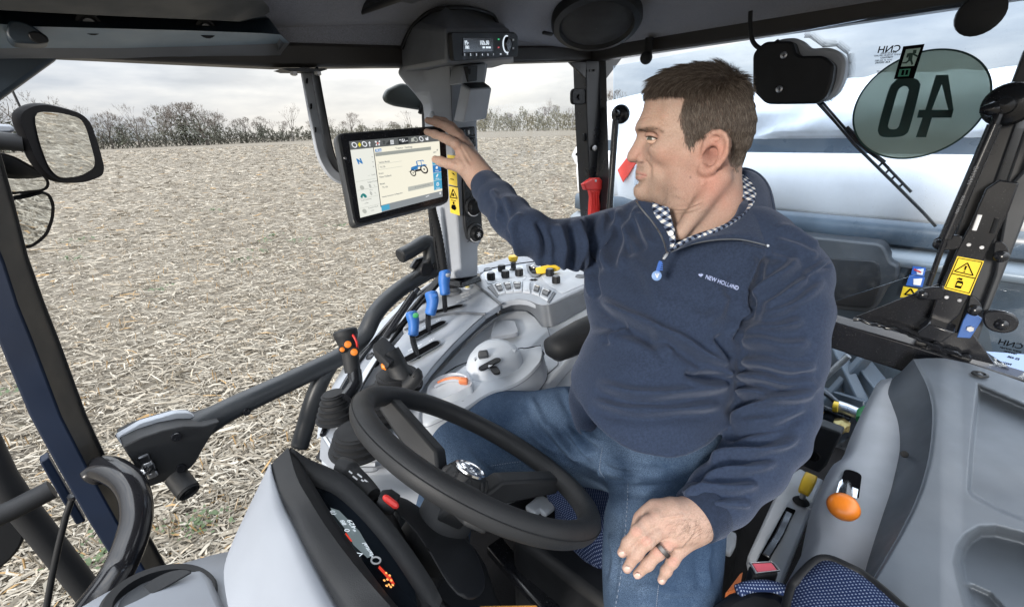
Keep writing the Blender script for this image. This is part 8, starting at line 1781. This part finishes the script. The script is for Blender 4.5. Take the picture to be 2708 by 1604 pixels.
def jumper_sdf(P):
    tor = chain(P, [(A3(1862,650,.880),.100),(A3(1835,730,.890),.128),(A3(1790,850,.885),.140),(A3(1748,960,.868),.140),(A3(1730,1060,.855),.138),(A3(1728,1150,.848),.136),(A3(1732,1240,.848),.132)],.022)
    sh = chain(P, [(A3(1600,632,1.0),.058),(A3(1730,600,.93),.062),(A3(1850,612,.86),.078),(A3(1985,655,.80),.068),(A3(2088,725,.77),.060)],.02)
    tor = smin(tor, sh, .035); tor = smin(tor, chain(P, [(A3(1690,1040,.805),.086),(A3(1694,1120,.790),.090),(A3(1725,1195,.775),.082)],.02),.04)
    la = chain(P, [(A3(2086,735,.768),.062),(A3(2084,830,.752),.062),(A3(2076,930,.742),.059),(A3(2062,1070,.733),.0555),(A3(2040,1150,.723),.0535),(A3(1985,1232,.705),.0490),(A3(1908,1308,.680),.0440),(A3(1850,1358,.660),.0400)],.012)
    ra = chain(P, [(A3(1605,640,1.0),.060),(A3(1525,643,.95),.0530),(A3(1448,638,.890),.0420),(A3(1396,612,.875),.0405),(A3(1352,573,.93),.0415),(A3(1315,530,1.00),.0400),(A3(1284,490,1.065),.0375)],.012)
    tor = -smin(-tor, P @ np.array(tuple(HEMN)) - HEMD, .012)
    tor = smin(tor, ell(P, A3(1548,1060,.88),(.030,.06,.07)),.04); tor = smin(tor, ell(P, A3(1655,770,.945),(.085,.09,.10)),.05)
    f = smin(tor, la, .012); f = smin(f, ra, .025)
    # open cuffs, neck opening and hem are cut away
    for (a, b, r_) in (((1848,1362,.656),(1800,1402,.640),.030),((1284,490,1.065),(1262,462,1.10),.029)):
        A, B = A3(*a), A3(*b); e = (B - A) / np.linalg.norm(B - A); w_ = (P - A) @ e; rad = np.sqrt(np.maximum(((P - A) ** 2).sum(1) - w_ ** 2,0)); f = np.maximum(f, np.where((rad < .075) & (w_ < .2), w_ - .004,-1)); f = ssub(f, np.maximum(rad - r_, -w_ - .05),.003)
    f = ssub(f, cone(P, A3(1864,470,.80), A3(1860,545,.80),.076,.054),.010)
    f = ssub(f, chain(P, [(A3(1838,555,.768),.038),(A3(1805,597,.752),.020),(A3(1786,628,.742),.009),(A3(1774,652,.738),.003)],.006),.005)
    return f
hemp = at(1720,1205,.70); HEMN = (ZZ * .93 - _a * .25).normalized(); HEMD = hemp.dot(HEMN)
def X(*a): return [q(7, p_) for p_ in a]
def S_(*a): return list(a)
jl = np.array([A3(x, y, t) for x, y in ((1200,420),(2320,1480)) for t in (.52,1.16)]); JV, JQ = surface_nets(jumper_sdf, jl.min(0) - .02, jl.max(0) + .02,.0037)
JV = relax(JV, JQ, 2,.45)
FOLD = [
    # torso
    (X((205,690),(330,790),(520,880),(740,985),(900,1090),(1080,1180)),10,.0085),(X((150,880),(300,905),(480,960),(640,1040)),11,-.0042),(X((400,905),(340,930),(310,975),(300,1030)),7,.0060),(X((560,900),(620,1000),(700,1080)),10,.0040),
    (X((180,1260),(400,1330),(620,1340),(850,1310),(1060,1290)),11,.0075),(X((150,1370),(420,1440),(760,1430),(1020,1400)),10,.0060),(X((760,1200),(900,1230),(1050,1220)),8,-.0075),(X((880,1150),(980,1195),(1080,1205)),7,.0050),(X((980,950),(1040,1040),(1090,1110)),10,-.0060),
    (X((470,150),(500,260),(560,380)),8,.0045),(X((330,120),(380,260),(470,420)),9,.0042),(X((250,140),(235,330),(270,560)),9,.0040),(X((190,160),(160,360),(175,600),(200,720)),6,-.0060),(X((420,420),(520,560),(640,800)),14,.0026),(X((1050,680),(1000,800),(880,880)),13,.0035),(X((1160,560),(1120,700),(1130,860)),10,.0040),
    # left arm
    (X((1330,400),(1260,540),(1205,680),(1195,780),(1130,900),(1090,1010)),6,-.0110),(X((1540,430),(1400,560),(1290,650),(1220,720)),10,.0075),(X((1700,480),(1560,590),(1420,700),(1260,790)),9,.0060),(X((1690,580),(1540,720),(1380,800),(1230,850)),9,.0045),(X((1740,490),(1640,540),(1560,600)),6,-.0050),
    (X((1560,850),(1400,900),(1250,905),(1120,960)),10,.0055),(X((1600,1000),(1430,1020),(1260,990),(1130,1010)),11,.0050),(X((1640,1150),(1480,1180),(1300,1140),(1110,1130)),10,.0065),(X((1640,1230),(1450,1280),(1260,1230),(1090,1230)),9,.0070),(X((1620,1330),(1450,1370),(1250,1330),(1080,1330)),9,.0065),
    (S_((2180,1010),(2080,1050),(1990,1075),(1930,1120)),9,.0065),(S_((2150,1090),(2060,1130),(1960,1140),(1905,1160)),9,-.0050),(S_((2120,1150),(2030,1190),(1930,1200),(1870,1230)),9,.0070),(S_((2060,1220),(1980,1240),(1900,1250),(1840,1290)),8,.0060),(S_((2010,1280),(1940,1290),(1870,1290),(1800,1310)),8,.0055),(S_((1985,1330),(1930,1330),(1880,1330)),7,.0040),
    # right arm and shoulder
    (S_((1560,570),(1555,640),(1570,700)),6,-.0060),(S_((1520,575),(1535,650),(1525,712)),7,.0060),(S_((1470,590),(1490,650),(1480,705)),7,.0050),(S_((1420,580),(1440,640),(1440,700)),7,-.0045),(S_((1380,560),(1360,600),(1370,660),(1400,690)),7,.0055),(S_((1330,520),(1350,560),(1345,620)),7,.0045),(S_((1300,500),(1320,540),(1318,590)),6,.0035),(S_((1640,560),(1610,640),(1600,720)),8,.0050),(S_((1690,540),(1660,620),(1640,720)),8,.0045),
    (S_((1400,700),(1460,690),(1540,712)),7,.0045),
    (X((1350,330),(1500,380),(1640,470)),10,.0050),(X((1360,250),(1500,290),(1650,400)),9,.0040),(X((1200,420),(1330,450),(1480,440)),9,.0035)]
JV = folds(JV, JQ, [(p_, w * 1.25, h * 2.2) for p_, w, h in FOLD])
rgj = np.random.default_rng(4)
NJ = vnormals(JV, JQ); JV = JV + NJ * (.0016 * np.sin(JV[:, 0] * 61 + 2 * np.sin(JV[:, 2] * 33)) * np.sin(JV[:, 1] * 47 + JV[:, 2] * 52))[:, None]
jumper = np_mesh('fleece_jumper', JV, JQ, M['fleece'], None, None, 4, man, True)
# cuffs
for (a, b, r_) in (((1848,1362,.656),(1800,1402,.640),.0365),((1284,490,1.065),(1262,462,1.10),.0345)):
    A, B = at(*a), at(*b); d_ = (B - A).normalized()
    MB().lathe([(r_ * 1.08,-.022),(r_ * 1.12,-.010),(r_ * 1.02,.004),(r_ * .98,.010),(r_ * .88,.011),(r_ * .86,-.010)], A, d_, 40, False).build('cuff', M['fleecedark'], jumper, 180)
# hem band
# collar: stand-up fleece collar folded open, zip edges, checked shirt collar inside
def q3(x, y, t): return at(*q(3,(x, y)), t)
def sheet2(name, A, B, mat, par, th=.003, n=44, mid=None, bulge=0.0, m=8):
    A, B = rs(catmull(A, 6), n), rs(catmull(B, 6), n); G_ = []
    for k in range(m + 1):
        t = k / m; G_.append([lp(a, b, t) - _a * bulge * sin(PI * t) for a, b in zip(A, B)])
    if th:
        nr = []
        for row in G_: nr.append([p_ + _a * th for p_ in row])
        full = MB(); R_ = []
        for j in range(n): R_.append([G_[k][j] for k in range(m + 1)] + [nr[k][j] for k in range(m, -1,-1)])
        return full.rings(R_).build(name, mat, par, 60)
    return MB().grid(G_).build(name, mat, par, 180)
inner = [q3(1072,905,.862), q3(1130,925,.845), q3(1180,975,.815), q3(1192,1040,.790), q3(1165,1110,.765), q3(1080,1195,.742), q3(960,1265,.728), q3(840,1305,.722), q3(750,1340,.722), q3(690,1385,.724), q3(645,1410,.728)]
outer = [q3(1062,888,.875), q3(1130,880,.880), q3(1210,915,.870), q3(1270,990,.840), q3(1300,1100,.800), q3(1312,1220,.768), q3(1290,1320,.745), q3(1262,1368,.730), q3(1080,1325,.722), q3(860,1340,.716), q3(645,1412,.724)]
sheet2('collar', inner, outer, M['fleece'], jumper, .004,60, None, .010)
MB().tube(rs(catmull(outer, 6),80)[:58],.0035,8).build('collar_edge', M['fleece'], jumper, 180)
ze = catmull([q3(x, y, t) for x, y, t in [(1268,1366,.727),(1180,1342,.721),(1080,1324,.7185),(960,1325,.7165),(860,1338,.7135),(750,1362,.715),(660,1402,.721)]],8); MB().tube(ze, .0016,6).build('zip_edge', M['inkblack'], jumper, 60)
zt = MB()
for p_ in rs(ze, 90): zt.box(p_ - _a * .0016, _cx * .0009, _cy * .0011, _a * .0005)
zt.build('zip_teeth', M['darksteel'], jumper, 0, kind='stuff')
MB().lathe([(.0028,0),(.0022,.003)], q3(1264,1364,.724),-_a, 10).build('zip_stop', M['steel'], jumper, 40)
lin = [q3(540,1092,.800), q3(570,1160,.785), q3(605,1220,.768), q3(640,1290,.748), q3(665,1350,.735), q3(650,1405,.727)]
lout = [q3(437,1080,.815), q3(470,1130,.800), q3(530,1200,.782), q3(585,1280,.760), q3(612,1340,.744), q3(632,1412,.728)]
sheet2('collar', lin, lout, M['fleece'], jumper, .004,30, None, .004)
MB().tube(rs(catmull(lout, 6),40),.0016,6).build('zip_edge', M['steel'], jumper, 60)
pull = q3(618,1425,.722)
zp = MB().bar([q3(640,1405,.724), q3(622,1425,.721), q3(608,1450,.720)],[.004,.006,.004],.003, _a).build('zip_pull', M['steel'], man, 40,.001)
tagp = [q(7, p_) for p_ in [(612,470),(600,505),(590,545)]]; tz = .716
MB().bar([at(*p_, tz) for p_ in tagp],[.0058,.0058,.006],.0024, _a).build('pull_strap', plastic('royal_blue_rubber', (.04,.12,.42),.5,900), zp, 40,.001)
for k in range(4): MB().bar([at(q(7,(590,0))[0] + dx, q(7,(0,488 + k * 13))[1], tz - .0022) for dx in (1,14)],.0016,.0012, _a).build('strap_rib', M['stickblue'], zp, 0)
tc_ = at(*q(7,(585,566)), tz - .0005); MB().lathe([(.0076,-.0012),(.0078,.0004),(.0066,.0014),(.0005,.0016)], tc_, -_a, 24).build('pull_disc', plastic('pale_blue_rubber', (.20,.33,.60),.5,0), zp, 40)
for k in (-1,0,1): MB().bar([tc_ - _a * .0024 - _cy * .0035, tc_ - _a * .0024 + _cx * k * .003 + _cy * .0035],.0010,.0006, _a).build('disc_leaf', M['print'], zp, 0)
# shirt collar (checked)
def check_mat():
    n = NT('navy_white_check'); p = n.obj(); g = None
    for ax_, ph in ((_cx * .86 + _cy * .5,.3),(_cy * .86 - _cx * .5,.1)):
        d = n.n('ShaderNodeVectorMath', operation='DOT_PRODUCT'); n.l(p, d.inputs[0]); d.inputs[1].default_value = tuple(ax_ * 620); s_ = n.math('SINE', d.outputs['Value']); s_ = n.math('GREATER_THAN', s_, 0); g = s_ if g is None else n.math('ADD', g, s_)
    c = n.ramp(n.math('DIVIDE', g, 2),[(0,(.72,.72,.70)),(.25,(.72,.72,.70)),(.30,(.14,.18,.27)),(.70,(.14,.18,.27)),(.76,(.010,.014,.030)),(1,(.010,.014,.030))]); n.set(Base_Color=c, Roughness=.8, Specular_IOR_Level=.2, Normal=n.bump(n.noise(900,2),.3,.0004)); return n.m
M['check'] = check_mat()
sa = [q3(1062,940,.800), q3(1062,1000,.800), q3(1085,1050,.792), q3(1150,1082,.775), q3(1130,1140,.755), q3(1060,1190,.742), q3(960,1240,.732), q3(840,1280,.726), q3(760,1310,.724), q3(690,1350,.7235)]
sb_ = [q3(1068,893,.866), q3(1140,925,.846), q3(1185,985,.812), q3(1196,1045,.787), q3(1168,1115,.762), q3(1082,1200,.739), q3(962,1270,.725), q3(842,1310,.719), q3(752,1346,.7195), q3(640,1410,.725)]
shirt = sheet2('shirt_collar', sa, sb_, M['check'], man, .0025,50, None, .004)
s2a = [q3(540,1085,.797), q3(600,1110,.775), q3(640,1120,.768), q3(660,1190,.752), q3(682,1260,.742), q3(688,1330,.732)]
s2b = [q3(533,1130,.794), q3(560,1180,.778), q3(605,1230,.762), q3(640,1290,.742), q3(652,1350,.732), q3(645,1400,.725)]
sheet2('collar_front', s2a, s2b, M['check'], shirt, .0025,30, None, .006)
MB().lathe([(.0045,0),(.0045,.0012),(.003,.0016),(.0028,.0008),(.0005,.0008)], q3(655,1285,.730),-_a, 16).build('shirt_button', M['stickwhite'], shirt, 40)
# embroidered lettering on the chest, sitting on the cloth surface
from mathutils.bvhtree import BVHTree
jb = BVHTree.FromPolygons([Vector(v) for v in JV],[tuple(int(i) for i in f_) for f_ in JQ])
def on_cloth(px, py, d=.0012):
    r_ = ray(px, py).normalized(); h_ = jb.ray_cast(EYE, r_)
    return (h_[0] + (h_[1] if h_[1].dot(r_) < 0 else -h_[1]) * d) if h_[0] else at(px, py, .72)
def drape(name, s_, p0, p1, size_px, mat, par, weight):
    """lettering laid letter by letter on the cloth along a line in the photograph"""
    cu = bpy.data.curves.new(name, 'FONT'); cu.body = s_; cu.size = 1; cu.align_x = 'LEFT'; cu.offset = weight; cu.resolution_u = 3; ob = bpy.data.objects.new('tmp', cu); COL.objects.link(ob); me = bpy.data.meshes.new_from_object(ob.evaluated_get(bpy.context.evaluated_depsgraph_get())); bpy.data.objects.remove(ob)
    xs = [v.co.x for v in me.vertices]; L_ = max(xs) - min(xs); d_ = np.array(p1) - np.array(p0); u_ = d_ / np.linalg.norm(d_); v_ = np.array((u_[1],-u_[0])); k = np.linalg.norm(d_) / L_
    V = [on_cloth(*(np.array(p0) + u_ * (v.co.x - min(xs)) * k + v_ * (v.co.y * size_px + (v.co.y * .18 * 0)))) for v in me.vertices]; F_ = [tuple(p_.vertices) for p_ in me.polygons]; bpy.data.meshes.remove(me)
    return mesh_obj(name, V, F_, mat, par, smooth=0)
M['thread'] = plain('pale_blue_thread', (.42,.50,.78),.7)
drape('chest_lettering', 'NEW HOLLAND', q(7,(902,586)), q(7,(1118,662)),15.5, M['thread'], jumper, .012)
em = MB(); c_ = q(7,(873,563))
for sgn in (-1,1):
    for j, (a, l_) in enumerate(((.15,1.0),(.75,.95),(1.35,.8))):
        dx, dy = sgn * sin(a),-cos(a); b0 = (c_[0] + sgn * 1.2, c_[1] + 6.0 - j * 2.6); e_ = (b0[0] + dx * 7.2 * l_, b0[1] + dy * 9 * l_ * (1 if j else 1.25)); nx, ny = -dy, dx
        P_ = [on_cloth(*b0), on_cloth(b0[0] * .5 + e_[0] * .5 + nx * 1.7, b0[1] * .5 + e_[1] * .5 + ny * 1.7), on_cloth(*e_), on_cloth(b0[0] * .5 + e_[0] * .5 - nx * 1.7, b0[1] * .5 + e_[1] * .5 - ny * 1.7)]; em.add(P_, [(0,1,2,3)])
em.build('chest_leaf_emblem', M['thread'], jumper, 0)
# ---------------------------------------------------------------- jeans
def jeans_sdf(P):
    hip = chain(P, [(A3(1690,1160,.90),.098),(A3(1790,1190,.86),.108)],.03); hip = smin(hip, ell(P, A3(1740,1190,.84),(.12,.09,.09)),.05)
    rleg = chain(P, [(A3(1690,1175,.91),.098),(A3(1500,1148,.985),.098),(A3(1340,1150,1.03),.0945),(A3(1215,1178,1.05),.0850),(A3(1185,1195,1.06),.0800)],.02)
    kn, ft = A3(1190,1205,1.06), np.array(tuple(T(.30,.62,-1.22))); rleg = smin(rleg, cone(P, kn, kn + (ft - kn) * 1.0,.070,.062),.03)
    lleg = chain(P, [(A3(1800,1225,.855),.090),(A3(1772,1300,.815),.091),(A3(1752,1400,.765),.0925),(A3(1745,1500,.742),.0880),(A3(1745,1600,.722),.0830),(A3(1748,1680,.71),.077)],.02)
    k2 = A3(1748,1680,.71); f2 = np.array(tuple(T(.30,.22,-1.22))); lleg = smin(lleg, cone(P, k2, f2,.066,.060),.03)
    return smin(smin(hip, rleg, .03), lleg, .02)
b_ = np.array([A3(1060,980,1.16), A3(1060,1300,.95), A3(1950,1100,.75), A3(1950,1750,.58), A3(1700,1000,1.0), tuple(T(.3,.62,-1.26)), tuple(T(.3,.2,-1.26)), tuple(T(.95,.3,-.7))]); DV, DQ = surface_nets(jeans_sdf, b_.min(0) - .06, b_.max(0) + .06,.0060)
DV = relax(DV, DQ, 2,.45)
def q11s(*a): return [q(11, p_) for p_ in a]
JF = [(q11s((560,60),(640,160),(720,260),(800,330)),9,.0060),(q11s((440,60),(520,170),(620,280)),9,.0050),(q11s((640,20),(740,130),(860,230)),8,.0055),(q11s((300,120),(420,220),(560,300)),10,.0035),(q11s((880,330),(1000,390),(1200,410),(1350,420)),8,.0040),(q11s((870,420),(1020,470),(1160,480)),8,.0035),(q11s((900,560),(1050,540),(1250,560),(1480,520)),9,.0030),(q11s((860,250),(850,340),(845,440),(900,520)),4,.0035),
      (q11s((1060,500),(1050,700),(1030,950),(1010,1200),(980,1480)),4,.0030),(q11s((1100,1350),(1250,1330),(1420,1380),(1600,1340)),9,.0030),(q11s((920,900),(960,1100),(930,1300)),8,.0030),(q11s((1700,980),(1660,1150),(1690,1350)),10,.0035),
      ([(1290,1070),(1340,1150),(1420,1240)],10,.0035),([(1400,1045),(1450,1140),(1540,1230)],9,.0045),([(1490,1020),(1530,1100),(1580,1180)],8,.0055),([(1200,1110),(1250,1180),(1310,1240)],11,.0030)]
DV = folds(DV, DQ, [(p_, w, h * 1.8) for p_, w, h in JF])
jeans = np_mesh('jeans', DV, DQ, M['denim'], None, None, 4, man, True)
db_ = BVHTree.FromPolygons([Vector(v) for v in DV],[tuple(int(i) for i in f_) for f_ in DQ])
def on_denim(px, py, d=.0012):
    r_ = ray(px, py).normalized(); h_ = db_.ray_cast(EYE, r_); return (h_[0] - r_ * d) if h_[0] else None
M['stitch'] = plain('seam_thread', (.16,.20,.27),.8)
for pts in (q11s((1062,520),(1055,700),(1035,950),(1012,1200),(960,1500)), q11s((862,245),(848,330),(842,420),(880,480)), q11s((0,385),(120,365),(260,348),(420,335)), q11s((1300,1310),(1290,1400),(1280,1500))):
    st_m = MB()
    cp = catmull([Vector((a, b, 0)) for a, b in pts],14)
    for a, b in zip(cp[::2], cp[1::2]):
        A, B = on_denim(a.x, a.y), on_denim(b.x, b.y)
        if A and B: st_m.bar([A, B],.0012,.0008, _a)
    if st_m.v: st_m.build('stitching', M['stitch'], jeans, 0, kind='stuff')
for kx in (.30,):
    for r_ in (.62,.22): MB().tube([T(.36, r_, -1.215), T(.28, r_, -1.225), T(.18, r_, -1.235), T(.10, r_, -1.235)],[.045,.050,.046,.03],14).build('boot', M['soft'], man, 60)
